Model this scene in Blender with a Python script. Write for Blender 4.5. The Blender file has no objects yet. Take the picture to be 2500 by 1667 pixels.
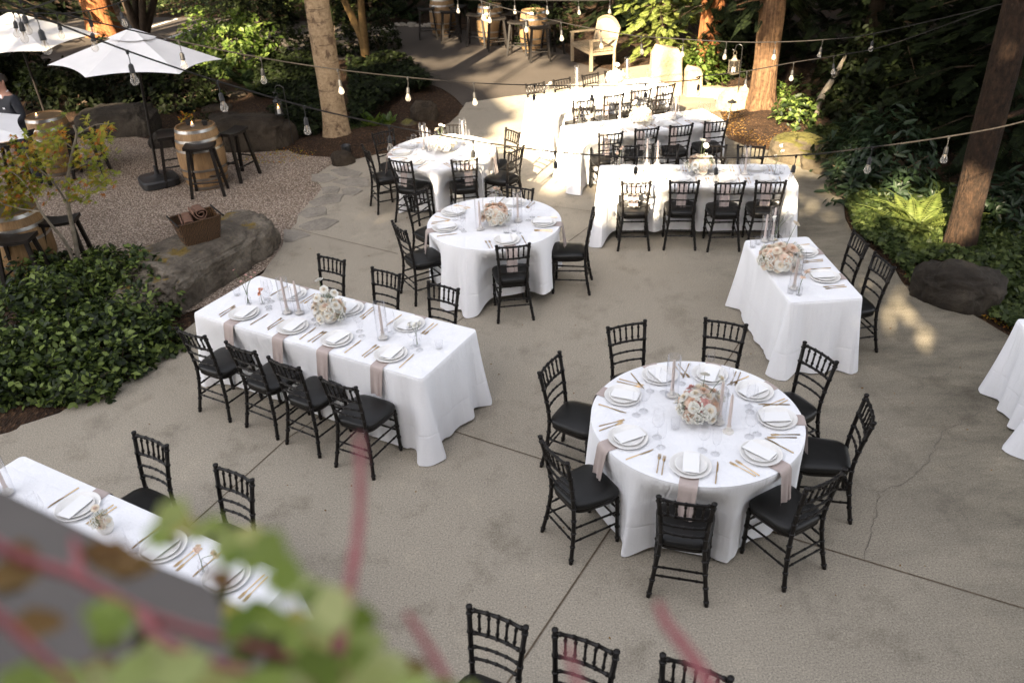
import bpy, bmesh, math, random
import numpy as np
from mathutils import Vector, Matrix, noise

random.seed(7)
RNG = np.random.default_rng(7)
S = bpy.context.scene
COL = S.collection
PI = math.pi

# ------------------------------------------------------------------ camera
F_PX, PITCH, ROLL, CAM_H = 2024.08, 0.542616, -0.0441884, 4.395
_c, _s, _cp, _sp = math.cos(ROLL), math.sin(ROLL), math.cos(PITCH), math.sin(PITCH)
_F = Vector((0, _cp, -_sp)); _U = Vector((0, _sp, _cp)); _X = Vector((1, 0, 0))
_R = _c * _X + _s * _U
_UP = -_s * _X + _c * _U
CAM = Vector((0, 0, CAM_H))
cam_d = bpy.data.cameras.new('camera')
cam_d.sensor_width = 36.0
cam_d.lens = F_PX / 2500 * 36.0
cam_d.clip_start = 0.05
cam_d.clip_end = 600
cam_d.dof.use_dof = True
cam_d.dof.focus_distance = 7.6
cam_d.dof.aperture_fstop = 2.0
cam = bpy.data.objects.new('camera', cam_d)
COL.objects.link(cam)
cam.matrix_world = Matrix(((_R.x, _UP.x, -_F.x, 0), (_R.y, _UP.y, -_F.y, 0), (_R.z, _UP.z, -_F.z, CAM_H), (0, 0, 0, 1)))
S.camera = cam

# ------------------------------------------------------------------ light
SUN_EL = math.radians(27.0)
LX, LY = 0.38, 0.925                       # horizontal heading of the sunlight
_n = math.hypot(LX, LY); LX /= _n; LY /= _n
TANE = math.tan(SUN_EL)
world = bpy.data.worlds.new('World'); S.world = world
world.use_nodes = True
wn, wl = world.node_tree.nodes, world.node_tree.links
wn.clear()
sky = wn.new('ShaderNodeTexSky'); sky.sky_type = 'NISHITA'; sky.sun_disc = False
sky.sun_elevation = SUN_EL
sky.sun_rotation = math.atan2(-LX, -LY)
sky.air_density = 1.0; sky.dust_density = 2.0
hs = wn.new('ShaderNodeHueSaturation'); hs.inputs['Saturation'].default_value = 0.34
tint = wn.new('ShaderNodeMix'); tint.data_type = 'RGBA'; tint.blend_type = 'MULTIPLY'
tint.inputs[0].default_value = 1.0; tint.inputs[7].default_value = (1.0, 0.95, 0.915, 1)
bg = wn.new('ShaderNodeBackground'); bg.inputs['Strength'].default_value = 0.10
wo = wn.new('ShaderNodeOutputWorld')
wl.new(sky.outputs[0], hs.inputs['Color']); wl.new(hs.outputs[0], tint.inputs[6])
wl.new(tint.outputs[2], bg.inputs['Color']); wl.new(bg.outputs[0], wo.inputs[0])
sun_d = bpy.data.lights.new('sun', 'SUN'); sun_d.energy = 5.0; sun_d.angle = math.radians(0.5)
sun_d.color = (1.0, 0.83, 0.58)
sun = bpy.data.objects.new('sun', sun_d); COL.objects.link(sun)
sun.rotation_euler = Vector((LX * math.cos(SUN_EL), LY * math.cos(SUN_EL), -math.sin(SUN_EL))).to_track_quat('-Z', 'Y').to_euler()
sun.location = (-10, -20, 20)
S.view_settings.view_transform = 'Standard'
S.view_settings.look = 'None'
S.view_settings.exposure = 3.04
S.view_settings.gamma = 1.0
S.render.engine = 'CYCLES'
S.cycles.use_denoising = True
S.cycles.max_bounces = 7
S.cycles.diffuse_bounces = 3
S.cycles.glossy_bounces = 3
S.cycles.transmission_bounces = 3
S.cycles.transparent_max_bounces = 14
S.cycles.caustics_reflective = False
S.cycles.caustics_refractive = False


# ------------------------------------------------------------------ geometry helpers
def ray(px, py):
    x = (px - 1250) / F_PX; y = (833.5 - py) / F_PX
    return _R * x + _UP * y + _F

def at(px, py, z=0.0):
    """the point at height z seen at pixel (px, py) of the 2500 x 1667 photograph"""
    d = ray(px, py)
    return CAM + d * ((z - CAM_H) / d.z)

def along(px, py, dist):
    return CAM + ray(px, py).normalized() * dist

def proj(p):
    v = Vector(p) - CAM
    zz = v.dot(_F)
    return 1250 + F_PX * v.dot(_R) / zz, 833.5 - F_PX * v.dot(_UP) / zz

def V2(p): return Vector((p[0], p[1], 0))

def tag(o, label=None, cat=None, group=None, kind=None):
    if label: o['label'] = label
    if cat: o['category'] = cat
    if group: o['group'] = group
    if kind: o['kind'] = kind
    return o

def empty(name, loc=(0, 0, 0), rz=0.0):
    o = bpy.data.objects.new(name, None)
    o.empty_display_size = 0.1
    COL.objects.link(o)
    o.location = loc
    o.rotation_euler = (0, 0, rz)
    return o

def link_mesh(name, me, mats=None, parent=None, loc=None, rot=None, scale=None):
    o = bpy.data.objects.new(name, me)
    COL.objects.link(o)
    if mats is not None:
        for m in (mats if isinstance(mats, (list, tuple)) else [mats]):
            me.materials.append(m)
    if parent is not None: o.parent = parent
    if loc is not None: o.location = loc
    if rot is not None: o.rotation_euler = rot
    if scale is not None: o.scale = scale if hasattr(scale, '__len__') else (scale,) * 3
    return o

def copy_tree(o, parent=None):
    c = o.copy()
    COL.objects.link(c)
    if parent is not None: c.parent = parent
    for ch in list(o.children):
        copy_tree(ch, c)
    return c

class MB:
    """collects shapes into one mesh"""
    def __init__(self): self.v = []; self.f = []; self.m = []; self.mi = 0; self.M = None
    def _add(self, vs, fs):
        b = len(self.v)
        if self.M is not None: vs = [self.M @ Vector(v) for v in vs]
        self.v += [tuple(v) for v in vs]
        self.f += [tuple(i + b for i in f) for f in fs]
        self.m += [self.mi] * len(fs)
        return self
    def box(self, c, s, M=None, taper=1.0):
        x, y, z = s[0] / 2, s[1] / 2, s[2] / 2
        vs = []
        for k, zz in ((taper, -z), (1.0, z)):
            vs += [Vector((-x * k, -y * k, zz)), Vector((x * k, -y * k, zz)), Vector((x * k, y * k, zz)), Vector((-x * k, y * k, zz))]
        if M is not None: vs = [M @ v for v in vs]
        c = Vector(c)
        vs = [v + c for v in vs]
        return self._add(vs, [(3, 2, 1, 0), (4, 5, 6, 7), (0, 1, 5, 4), (1, 2, 6, 5), (2, 3, 7, 6), (3, 0, 4, 7)])
    def tube(self, pts, rad, n=8, cap=True, squash=None):
        pts = [Vector(p) for p in pts]
        if not hasattr(rad, '__len__'): rad = [rad] * len(pts)
        t0 = (pts[1] - pts[0]).normalized()
        a = Vector((0, 0, 1)) if abs(t0.z) < 0.9 else Vector((1, 0, 0))
        u = t0.cross(a).normalized(); w = t0.cross(u)
        vs = []
        for i, p in enumerate(pts):
            t = (pts[min(i + 1, len(pts) - 1)] - pts[max(i - 1, 0)])
            if t.length < 1e-9: t = t0.copy()
            t.normalize()
            u = (u - t * u.dot(t)).normalized(); w = t.cross(u)
            for k in range(n):
                an = 2 * PI * k / n
                r = rad[i]
                q = u * math.cos(an) * r + w * math.sin(an) * r
                if squash: q = q * 1.0; q.z *= squash
                vs.append(p + q)
        fs = []
        for i in range(len(pts) - 1):
            for k in range(n):
                k2 = (k + 1) % n
                fs.append((i * n + k, i * n + k2, (i + 1) * n + k2, (i + 1) * n + k))
        if cap:
            fs.append(tuple(range(n))[::-1]); fs.append(tuple((len(pts) - 1) * n + k for k in range(n)))
        return self._add(vs, fs)
    def lathe(self, prof, n=16, c=(0, 0, 0), cap0=False, cap1=False):
        c = Vector(c); vs = []; fs = []
        for r, z in prof:
            for k in range(n):
                a = 2 * PI * k / n
                vs.append(c + Vector((r * math.cos(a), r * math.sin(a), z)))
        for i in range(len(prof) - 1):
            for k in range(n):
                k2 = (k + 1) % n
                fs.append((i * n + k, i * n + k2, (i + 1) * n + k2, (i + 1) * n + k))
        if cap0: fs.append(tuple(range(n))[::-1])
        if cap1: fs.append(tuple((len(prof) - 1) * n + k for k in range(n)))
        return self._add(vs, fs)
    def poly(self, pts): return self._add(pts, [tuple(range(len(pts)))])
    def prism(self, pts, z0, z1):
        n = len(pts)
        vs = [Vector((p[0], p[1], z0)) for p in pts] + [Vector((p[0], p[1], z1)) for p in pts]
        fs = [tuple(range(n))[::-1], tuple(range(n, 2 * n))] + [(i, (i + 1) % n, n + (i + 1) % n, n + i) for i in range(n)]
        return self._add(vs, fs)
    def grid(self, fn, nu, nv, closed=False):
        vs = [fn(i / (nu if closed else nu - 1), j / (nv - 1)) for j in range(nv) for i in range(nu)]
        fs = []
        for j in range(nv - 1):
            for i in range(nu if closed else nu - 1):
                i2 = (i + 1) % nu
                fs.append((j * nu + i, j * nu + i2, (j + 1) * nu + i2, (j + 1) * nu + i))
        return self._add(vs, fs)
    def mesh(self, name, smooth=True, angle=None):
        me = bpy.data.meshes.new(name)
        me.from_pydata(self.v, [], self.f)
        if any(self.m): me.polygons.foreach_set('material_index', self.m)
        if smooth: me.polygons.foreach_set('use_smooth', [True] * len(self.f))
        me.update()
        if smooth and angle:
            me.set_sharp_from_angle(angle=math.radians(angle))
        return me
    def build(self, name, mats, parent=None, smooth=True, angle=40, **k):
        return link_mesh(name, self.mesh(name, smooth, angle), mats, parent, **k)

# leaf scatter: many copies of a small template in one mesh
T_LEAF = (np.array([(0, 0, 0), (.27, .42, .05), (.17, .8, .02), (0, 1, -.06), (-.17, .8, .02), (-.27, .42, .05), (0, .5, -.02)], float),
          [(0, 1, 6), (1, 2, 3, 6), (6, 3, 4, 5), (0, 6, 5)])
T_QUAD = (np.array([(0, 0, 0), (.3, .45, .06), (0, 1, -.05), (-.3, .45, .06)], float), [(0, 1, 2), (0, 2, 3)])
T_LONG = (np.array([(0, 0, 0), (.14, .3, .03), (.13, .7, .01), (0, 1, -.1), (-.13, .7, .01), (-.14, .3, .03), (0, .5, -.03)], float),
          [(0, 1, 6), (1, 2, 3, 6), (6, 3, 4, 5), (0, 6, 5)])
def _maple():
    vs = [(0, 0, 0)]
    tips = [(-100, .42), (-62, .62), (-30, .88), (0, 1.0), (30, .88), (62, .62), (100, .42)]
    for i, (a, r) in enumerate(tips):
        a = math.radians(a)
        vs.append((r * math.sin(a), r * math.cos(a), -.08 * r))
        if i < len(tips) - 1:
            a2 = math.radians((tips[i][0] + tips[i + 1][0]) / 2)
            vs.append((.27 * math.sin(a2), .27 * math.cos(a2) + .05, .03))
    return np.array(vs, float), [(0, i + 1, i) for i in range(1, len(vs) - 1)]
T_MAPLE = _maple()
def _ivy():
    pts = [(0, 0), (.3, -.12), (.62, .1), (.42, .32), (.5, .62), (.18, .62), (0, 1), (-.18, .62), (-.5, .62), (-.42, .32), (-.62, .1), (-.3, -.12)]
    vs = [(0, .3, .06)] + [(x * .9, y * .9, -.04 * abs(x)) for x, y in pts]
    n = len(pts)
    return np.array(vs, float), [(0, 1 + i, 1 + (i + 1) % n) for i in range(n)]
T_IVY = _ivy()
def _spray(n=9):
    vs, fs = [], []
    def blade(a, b, w):
        a = np.array(a); b = np.array(b); d = b - a
        p = np.array((-d[1], d[0], 0)); p = p / np.linalg.norm(p) * w
        k = len(vs)
        m = a * .45 + b * .55
        vs.extend([a, m + p, b, m - p]); fs.append((k, k + 1, k + 2, k + 3))
    blade((0, 0, 0), (0, 1, -.12), .035)
    for i in range(n):
        t = .08 + .86 * i / n
        L = .42 * (1 - t * .75)
        for sgn in (-1, 1):
            blade((0, t, -.12 * t), (sgn * L * .8, t + L * .62, -.12 * t - .1 * L), .05)
    return np.array(vs, float), fs
T_SPRAY = _spray()

def scatter(name, P, D, N, size, tmpl, mats, parent=None, **k):
    tv, tf = tmpl
    P = np.asarray(P, float); D = np.asarray(D, float); N = np.asarray(N, float)
    n = len(P)
    size = np.broadcast_to(np.asarray(size, float), (n,))
    D = D / (np.linalg.norm(D, axis=1, keepdims=True) + 1e-9)
    X = np.cross(D, N); X /= (np.linalg.norm(X, axis=1, keepdims=True) + 1e-9)
    Z = np.cross(X, D)
    kx = len(tv)
    v = (P[:, None, :] + size[:, None, None] * (tv[None, :, 0:1] * X[:, None, :] + tv[None, :, 1:2] * D[:, None, :] + tv[None, :, 2:3] * Z[:, None, :]))
    v = v.reshape(-1, 3)
    lens = np.array([len(f) for f in tf]); flat = np.array([i for f in tf for i in f])
    loops = (flat[None, :] + (np.arange(n) * kx)[:, None]).reshape(-1)
    tot = np.tile(lens, n)
    start = np.concatenate(([0], np.cumsum(tot)[:-1]))
    me = bpy.data.meshes.new(name)
    me.vertices.add(len(v)); me.vertices.foreach_set('co', v.astype(np.float32).ravel())
    me.loops.add(len(loops)); me.loops.foreach_set('vertex_index', loops.astype(np.int32))
    me.polygons.add(len(tot)); me.polygons.foreach_set('loop_start', start.astype(np.int32))
    me.polygons.foreach_set('loop_total', tot.astype(np.int32))
    me.polygons.foreach_set('use_smooth', np.ones(len(tot), bool))
    me.update(calc_edges=True)
    me.validate()
    return link_mesh(name, me, mats, parent, **k)

def rdirs(n, rng):
    d = rng.normal(size=(n, 3)); return d / np.linalg.norm(d, axis=1, keepdims=True)

def vnoise(x, y, seed=0):
    """2-D value noise 0..1, vectorised"""
    x = np.asarray(x, float); y = np.asarray(y, float)
    xi = np.floor(x).astype(np.int64); yi = np.floor(y).astype(np.int64)
    fx = x - xi; fy = y - yi
    fx = fx * fx * (3 - 2 * fx); fy = fy * fy * (3 - 2 * fy)
    def h(a, b):
        n = (a * 374761393 + b * 668265263 + seed * 974634777) & 0x7fffffff
        n = ((n ^ (n >> 13)) * 1274126177) & 0x7fffffff
        return ((n ^ (n >> 16)) & 0xffff) / 65535.0
    return (h(xi, yi) * (1 - fx) + h(xi + 1, yi) * fx) * (1 - fy) + (h(xi, yi + 1) * (1 - fx) + h(xi + 1, yi + 1) * fx) * fy

def in_poly(x, y, poly):
    ins = np.zeros(np.shape(x), bool)
    n = len(poly)
    for i in range(n):
        x0, y0 = poly[i]; x1, y1 = poly[(i + 1) % n]
        c = ((y0 > y) != (y1 > y)) & (x < (x1 - x0) * (y - y0) / ((y1 - y0) if y1 != y0 else 1e-9) + x0)
        ins ^= c
    return ins

# ------------------------------------------------------------------ materials
def newmat(name):
    m = bpy.data.materials.new(name); m.use_nodes = True
    nt = m.node_tree; nt.nodes.clear()
    out = nt.nodes.new('ShaderNodeOutputMaterial')
    return m, nt, out

def N(nt, t, **k):
    n = nt.nodes.new(t)
    for a, b in k.items(): setattr(n, a, b)
    return n

def ramp(nt, fac, stops):
    r = N(nt, 'ShaderNodeValToRGB')
    el = r.color_ramp.elements
    while len(el) > 1: el.remove(el[0])
    el[0].position = stops[0][0]; el[0].color = tuple(stops[0][1]) + (1,)
    for p, c in stops[1:]:
        e = el.new(p); e.color = tuple(c) + (1,)
    nt.links.new(fac, r.inputs[0])
    return r.outputs[0]

def texco(nt, kind='Object', scale=None):
    tc = N(nt, 'ShaderNodeTexCoord')
    o = tc.outputs[kind]
    if scale is not None:
        mp = N(nt, 'ShaderNodeMapping'); mp.inputs['Scale'].default_value = scale
        nt.links.new(o, mp.inputs[0]); o = mp.outputs[0]
    return o

def noisef(nt, co, scale, detail=4, rough=.55):
    n = N(nt, 'ShaderNodeTexNoise'); n.inputs['Scale'].default_value = scale; n.inputs['Detail'].default_value = detail
    n.inputs['Roughness'].default_value = rough
    nt.links.new(co, n.inputs['Vector'])
    return n.outputs[0]

def mixc(nt, fac, a, b, mode='MIX'):
    m = N(nt, 'ShaderNodeMix', data_type='RGBA', blend_type=mode)
    for i, v in ((0, fac), (6, a), (7, b)):
        if hasattr(v, 'is_output'): nt.links.new(v, m.inputs[i])
        elif i == 0: m.inputs[0].default_value = v
        else: m.inputs[i].default_value = tuple(v) + (1,)
    return m.outputs[2]

def bumpn(nt, h, strength=.3, dist=.01):
    b = N(nt, 'ShaderNodeBump'); b.inputs['Strength'].default_value = strength; b.inputs['Distance'].default_value = dist
    nt.links.new(h, b.inputs['Height'])
    return b.outputs[0]

def bsdf(nt, out, col, rough=.5, metal=0., spec=.5, normal=None, **k):
    p = N(nt, 'ShaderNodeBsdfPrincipled')
    if hasattr(col, 'is_output'): nt.links.new(col, p.inputs['Base Color'])
    else: p.inputs['Base Color'].default_value = tuple(col) + (1,)
    if hasattr(rough, 'is_output'): nt.links.new(rough, p.inputs['Roughness'])
    else: p.inputs['Roughness'].default_value = rough
    p.inputs['Metallic'].default_value = metal
    p.inputs['Specular IOR Level'].default_value = spec
    for a, b in k.items(): p.inputs[a.replace('_', ' ')].default_value = b
    if normal is not None: nt.links.new(normal, p.inputs['Normal'])
    if out is not None: nt.links.new(p.outputs[0], out.inputs[0])
    return p

def simple(name, c1, c2=None, scale=8., rough=.5, metal=0., spec=.5, bump=0., bscale=None, bdist=.004, stretch=None, coords='Object', **k):
    m, nt, out = newmat(name)
    co = texco(nt, coords, stretch)
    col = c1
    if c2 is not None: col = ramp(nt, noisef(nt, co, scale), [(.3, c1), (.7, c2)])
    nrm = bumpn(nt, noisef(nt, co, bscale or scale * 4), bump, bdist) if bump else None
    bsdf(nt, out, col, rough, metal, spec, nrm, **k)
    return m

def leafmat(name, stops, transl=.3, rough=.5, spec=.25):
    m, nt, out = newmat(name)
    g = N(nt, 'ShaderNodeNewGeometry')
    col = ramp(nt, g.outputs['Random Per Island'], stops)
    p = bsdf(nt, None, col, rough, 0, spec)
    t = N(nt, 'ShaderNodeBsdfTranslucent')
    hsn = N(nt, 'ShaderNodeHueSaturation'); hsn.inputs['Value'].default_value = 1.5; hsn.inputs['Saturation'].default_value = 1.15
    nt.links.new(col, hsn.inputs['Color']); nt.links.new(hsn.outputs[0], t.inputs[0])
    mx = N(nt, 'ShaderNodeMixShader'); mx.inputs[0].default_value = transl
    nt.links.new(p.outputs[0], mx.inputs[1]); nt.links.new(t.outputs[0], mx.inputs[2]); nt.links.new(mx.outputs[0], out.inputs[0])
    return m

def thinglass(name, tintc=(.992, .992, .994), gain=.80, base=.038):
    m, nt, out = newmat(name)
    lw = N(nt, 'ShaderNodeLayerWeight'); lw.inputs[0].default_value = .5
    pw = N(nt, 'ShaderNodeMath', operation='POWER'); pw.inputs[1].default_value = 3.2
    ml = N(nt, 'ShaderNodeMath', operation='MULTIPLY_ADD'); ml.inputs[1].default_value = gain; ml.inputs[2].default_value = base
    nt.links.new(lw.outputs['Facing'], pw.inputs[0]); nt.links.new(pw.outputs[0], ml.inputs[0])
    t = N(nt, 'ShaderNodeBsdfTransparent'); t.inputs[0].default_value = tuple(tintc) + (1,)
    g = N(nt, 'ShaderNodeBsdfGlossy'); g.inputs['Roughness'].default_value = .03; g.inputs[0].default_value = (.9, .9, .92, 1)
    mx = N(nt, 'ShaderNodeMixShader')
    nt.links.new(ml.outputs[0], mx.inputs[0]); nt.links.new(t.outputs[0], mx.inputs[1]); nt.links.new(g.outputs[0], mx.inputs[2])
    nt.links.new(mx.outputs[0], out.inputs[0])
    return m

def bulbglass():
    m, nt, out = newmat('bulb_glass')
    lw = N(nt, 'ShaderNodeLayerWeight'); lw.inputs[0].default_value = .5
    f = ramp(nt, lw.outputs['Facing'], [(.0, (.13, .13, .13)), (.55, (.24, .24, .24)), (.9, (.70, .70, .70))])
    t = N(nt, 'ShaderNodeBsdfTransparent'); t.inputs[0].default_value = (.97, .95, .92, 1)
    p = bsdf(nt, None, (.80, .76, .70), .12, 0, .8)
    mx = N(nt, 'ShaderNodeMixShader')
    nt.links.new(f, mx.inputs[0]); nt.links.new(t.outputs[0], mx.inputs[1]); nt.links.new(p.outputs[0], mx.inputs[2]); nt.links.new(mx.outputs[0], out.inputs[0])
    return m

def m_concrete():
    m, nt, out = newmat('patio_concrete')
    co = texco(nt)
    fine = noisef(nt, co, 150, 2, .7)
    spk = noisef(nt, co, 80, 3, .85)
    mid = noisef(nt, co, 3.0, 5, .6)
    big = noisef(nt, co, .55, 5, .62)
    c = ramp(nt, big, [(.3, (.215, .19, .152)), (.5, (.29, .260, .212)), (.7, (.345, .312, .258))])
    c = mixc(nt, .45, c, ramp(nt, mid, [(.3, (.23, .21, .18)), (.7, (.36, .33, .285))]))
    c = mixc(nt, .55, c, ramp(nt, fine, [(.36, (.12, .106, .085)), (.5, (.28, .252, .208)), (.66, (.47, .43, .37))]))
    c = mixc(nt, .66, c, ramp(nt, spk, [(.34, (.07, .062, .05)), (.46, (.25, .225, .186)), (.55, (.31, .28, .232)), (.68, (.50, .46, .39))]))
    stain = noisef(nt, texco(nt, 'Object', (1.6, 1.0, 1)), 1.1, 6, .7)
    c = mixc(nt, ramp(nt, stain, [(.56, (0, 0, 0)), (.72, (.55, .55, .55))]), c, (.125, .11, .092))
    # older, streaked slabs at right, with the frame's vignetting painted in as well
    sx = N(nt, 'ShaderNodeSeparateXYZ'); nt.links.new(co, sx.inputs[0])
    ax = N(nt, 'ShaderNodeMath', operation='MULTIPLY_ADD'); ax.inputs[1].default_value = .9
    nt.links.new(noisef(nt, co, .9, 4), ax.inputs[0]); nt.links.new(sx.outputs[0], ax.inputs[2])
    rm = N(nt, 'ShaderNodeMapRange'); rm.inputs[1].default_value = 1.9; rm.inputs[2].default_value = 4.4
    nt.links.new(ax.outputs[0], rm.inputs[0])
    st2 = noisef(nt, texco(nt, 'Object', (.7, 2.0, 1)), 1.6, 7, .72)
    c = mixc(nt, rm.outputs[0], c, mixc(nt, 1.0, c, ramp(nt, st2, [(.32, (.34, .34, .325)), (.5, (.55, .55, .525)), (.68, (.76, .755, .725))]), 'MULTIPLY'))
    bl = noisef(nt, co, 1.9, 7, .68)
    c = mixc(nt, 1.0, c, ramp(nt, bl, [(.30, (.70, .69, .67)), (.46, (1, 1, 1)), (.58, (1, 1, 1)), (.74, (1.18, 1.17, 1.14))]), 'MULTIPLY')
    c = mixc(nt, 1.0, c, (1.085, 1.055, 1.005), 'MULTIPLY')
    bsdf(nt, out, c, .82, 0, .3, bumpn(nt, fine, .35, .003))
    return m

def m_gravel():
    m, nt, out = newmat('garden_gravel')
    co = texco(nt)
    v = N(nt, 'ShaderNodeTexVoronoi'); v.inputs['Scale'].default_value = 42
    nt.links.new(co, v.inputs['Vector'])
    sep = N(nt, 'ShaderNodeSeparateColor'); nt.links.new(v.outputs['Color'], sep.inputs[0])
    c = ramp(nt, sep.outputs[0], [(.0, (.13, .092, .065)), (.3, (.36, .275, .21)), (.6, (.51, .41, .325)), (1, (.68, .58, .48))])
    c = mixc(nt, 1.0, c, ramp(nt, v.outputs['Distance'], [(.25, (1, 1, 1)), (.62, (.25, .22, .2))]), 'MULTIPLY')
    c = mixc(nt, .3, c, ramp(nt, noisef(nt, co, 1.0), [(.3, (.19, .142, .105)), (.7, (.39, .31, .24))]))
    inv = N(nt, 'ShaderNodeMath', operation='SUBTRACT'); inv.inputs[0].default_value = 1.0
    nt.links.new(v.outputs['Distance'], inv.inputs[1])
    bsdf(nt, out, c, .85, 0, .3, bumpn(nt, inv.outputs[0], 1.0, .02))
    return m

def m_soil():
    m, nt, out = newmat('bark_mulch')
    co = texco(nt)
    v = N(nt, 'ShaderNodeTexVoronoi'); v.inputs['Scale'].default_value = 30
    nt.links.new(texco(nt, 'Object', (1.5, .8, 1)), v.inputs['Vector'])
    sep = N(nt, 'ShaderNodeSeparateColor'); nt.links.new(v.outputs['Color'], sep.inputs[0])
    c = ramp(nt, sep.outputs[0], [(0, (.009, .005, .003)), (.5, (.030, .0155, .0085)), (.85, (.065, .034, .017)), (1, (.13, .075, .04))])
    c = mixc(nt, .4, c, ramp(nt, noisef(nt, co, 1.3, 6), [(.35, (.012, .007, .004)), (.65, (.05, .027, .013))]))
    bsdf(nt, out, c, .9, 0, .2, bumpn(nt, v.outputs['Distance'], .9, .02))
    return m

def m_asphalt():
    m, nt, out = newmat('drive_asphalt')
    co = texco(nt)
    c = ramp(nt, noisef(nt, co, 110, 3, .75), [(.3, (.028, .022, .018)), (.55, (.062, .050, .041)), (.75, (.14, .118, .10))])
    c = mixc(nt, .35, c, ramp(nt, noisef(nt, co, .8, 5), [(.3, (.038, .031, .026)), (.7, (.080, .066, .055))]))
    bsdf(nt, out, c, .9, 0, .3, bumpn(nt, noisef(nt, co, 150, 2), .5, .004))
    return m

def m_cloth():
    m, nt, out = newmat('white_linen')
    co = texco(nt)
    a = noisef(nt, texco(nt, 'Object', (1, 1, 6)), 90, 2, .7)
    b = noisef(nt, texco(nt, 'Object', (6, 6, 1)), 60, 2, .7)
    w = N(nt, 'ShaderNodeMath', operation='ADD'); nt.links.new(a, w.inputs[0]); nt.links.new(b, w.inputs[1])
    big = noisef(nt, co, 3.2, 3, .5)
    b0 = N(nt, 'ShaderNodeBump'); b0.inputs['Strength'].default_value = .55; b0.inputs['Distance'].default_value = .035
    nt.links.new(noisef(nt, texco(nt, 'Object', (3.4, 3.4, .55)), 2.6, 4, .55), b0.inputs['Height'])
    b1 = N(nt, 'ShaderNodeBump'); b1.inputs['Strength'].default_value = .16; b1.inputs['Distance'].default_value = .012
    nt.links.new(noisef(nt, co, 8.5, 4, .6), b1.inputs['Height']); nt.links.new(b0.outputs[0], b1.inputs['Normal'])
    # pressed fold creases every 62 cm
    sx = N(nt, 'ShaderNodeSeparateXYZ'); nt.links.new(co, sx.inputs[0])
    prev = None
    for ax, period, off in ((0, .62, .31), (1, .62, .31), (2, .50, .24)):
        ad = N(nt, 'ShaderNodeMath', operation='ADD'); ad.inputs[1].default_value = off + period * 8; nt.links.new(sx.outputs[ax], ad.inputs[0])
        pp = N(nt, 'ShaderNodeMath', operation='PINGPONG'); pp.inputs[1].default_value = period / 2; nt.links.new(ad.outputs[0], pp.inputs[0])
        mr = N(nt, 'ShaderNodeMapRange'); mr.inputs[1].default_value = 0; mr.inputs[2].default_value = .014; mr.interpolation_type = 'SMOOTHSTEP'
        nt.links.new(pp.outputs[0], mr.inputs[0])
        if prev is None: prev = mr.outputs[0]
        else:
            mn = N(nt, 'ShaderNodeMath', operation='MULTIPLY'); nt.links.new(prev, mn.inputs[0]); nt.links.new(mr.outputs[0], mn.inputs[1]); prev = mn.outputs[0]
    b3 = N(nt, 'ShaderNodeBump'); b3.inputs['Strength'].default_value = .45; b3.inputs['Distance'].default_value = .006
    nt.links.new(prev, b3.inputs['Height']); nt.links.new(b1.outputs[0], b3.inputs['Normal']); b1 = b3
    b2 = N(nt, 'ShaderNodeBump'); b2.inputs['Strength'].default_value = .25; b2.inputs['Distance'].default_value = .002
    nt.links.new(w.outputs[0], b2.inputs['Height']); nt.links.new(b1.outputs[0], b2.inputs['Normal'])
    bsdf(nt, out, ramp(nt, w.outputs[0], [(.7, (.745, .748, .775)), (1.25, (.80, .803, .825))]), .9, 0, .15, b2.outputs[0])
    return m

def m_rock(name, c1, c2, c3, moss=None, mossamt=.5):
    m, nt, out = newmat(name)
    co = texco(nt)
    big = noisef(nt, co, 2.2, 8, .65); fine = noisef(nt, co, 22, 6, .7)
    c = ramp(nt, big, [(.3, c1), (.5, c2), (.72, c3)])
    c = mixc(nt, .6, c, ramp(nt, fine, [(.35, c1), (.7, c3)]), 'OVERLAY')
    mus = N(nt, 'ShaderNodeTexVoronoi', feature='DISTANCE_TO_EDGE'); mus.inputs['Scale'].default_value = 2.3
    wv = mixc(nt, .35, co, noisef(nt, co, 3, 4)) if False else co
    nt.links.new(wv, mus.inputs['Vector'])
    c = mixc(nt, ramp(nt, mus.outputs['Distance'], [(.0, (.35, .35, .35)), (.02, (0, 0, 0))]), c, c1)
    if moss:
        g = N(nt, 'ShaderNodeNewGeometry'); sp = N(nt, 'ShaderNodeSeparateXYZ'); nt.links.new(g.outputs['Normal'], sp.inputs[0])
        mm = N(nt, 'ShaderNodeMath', operation='MULTIPLY'); nt.links.new(sp.outputs[2], mm.inputs[0])
        mn = noisef(nt, co, 2.6, 6, .7); nt.links.new(mn, mm.inputs[1])
        f = ramp(nt, mm.outputs[0], [(mossamt, (0, 0, 0)), (mossamt + .08, (.9, .9, .9))])
        c = mixc(nt, f, c, ramp(nt, fine, [(.3, [x * .5 for x in moss]), (.7, moss)]))
    ad = N(nt, 'ShaderNodeMath', operation='MULTIPLY_ADD'); ad.inputs[1].default_value = 2.0
    nt.links.new(big, ad.inputs[0]); nt.links.new(fine, ad.inputs[2])
    bsdf(nt, out, c, .88, 0, .3, bumpn(nt, ad.outputs[0], .9, .03))
    return m

def m_bark(name, c1, c2, c3, vs=(9, 9, 1.2), scale=3.0, dist=.03, rough=.9):
    m, nt, out = newmat(name)
    st = noisef(nt, texco(nt, 'Object', vs), scale, 7, .65)
    fine = noisef(nt, texco(nt, 'Object', (1, 1, 1)), 14, 6, .7)
    c = ramp(nt, st, [(.3, c1), (.5, c2), (.7, c3)])
    c = mixc(nt, .35, c, ramp(nt, fine, [(.35, c1), (.65, c3)]))
    bsdf(nt, out, c, rough, 0, .2, bumpn(nt, st, 1.0, dist))
    return m

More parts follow.
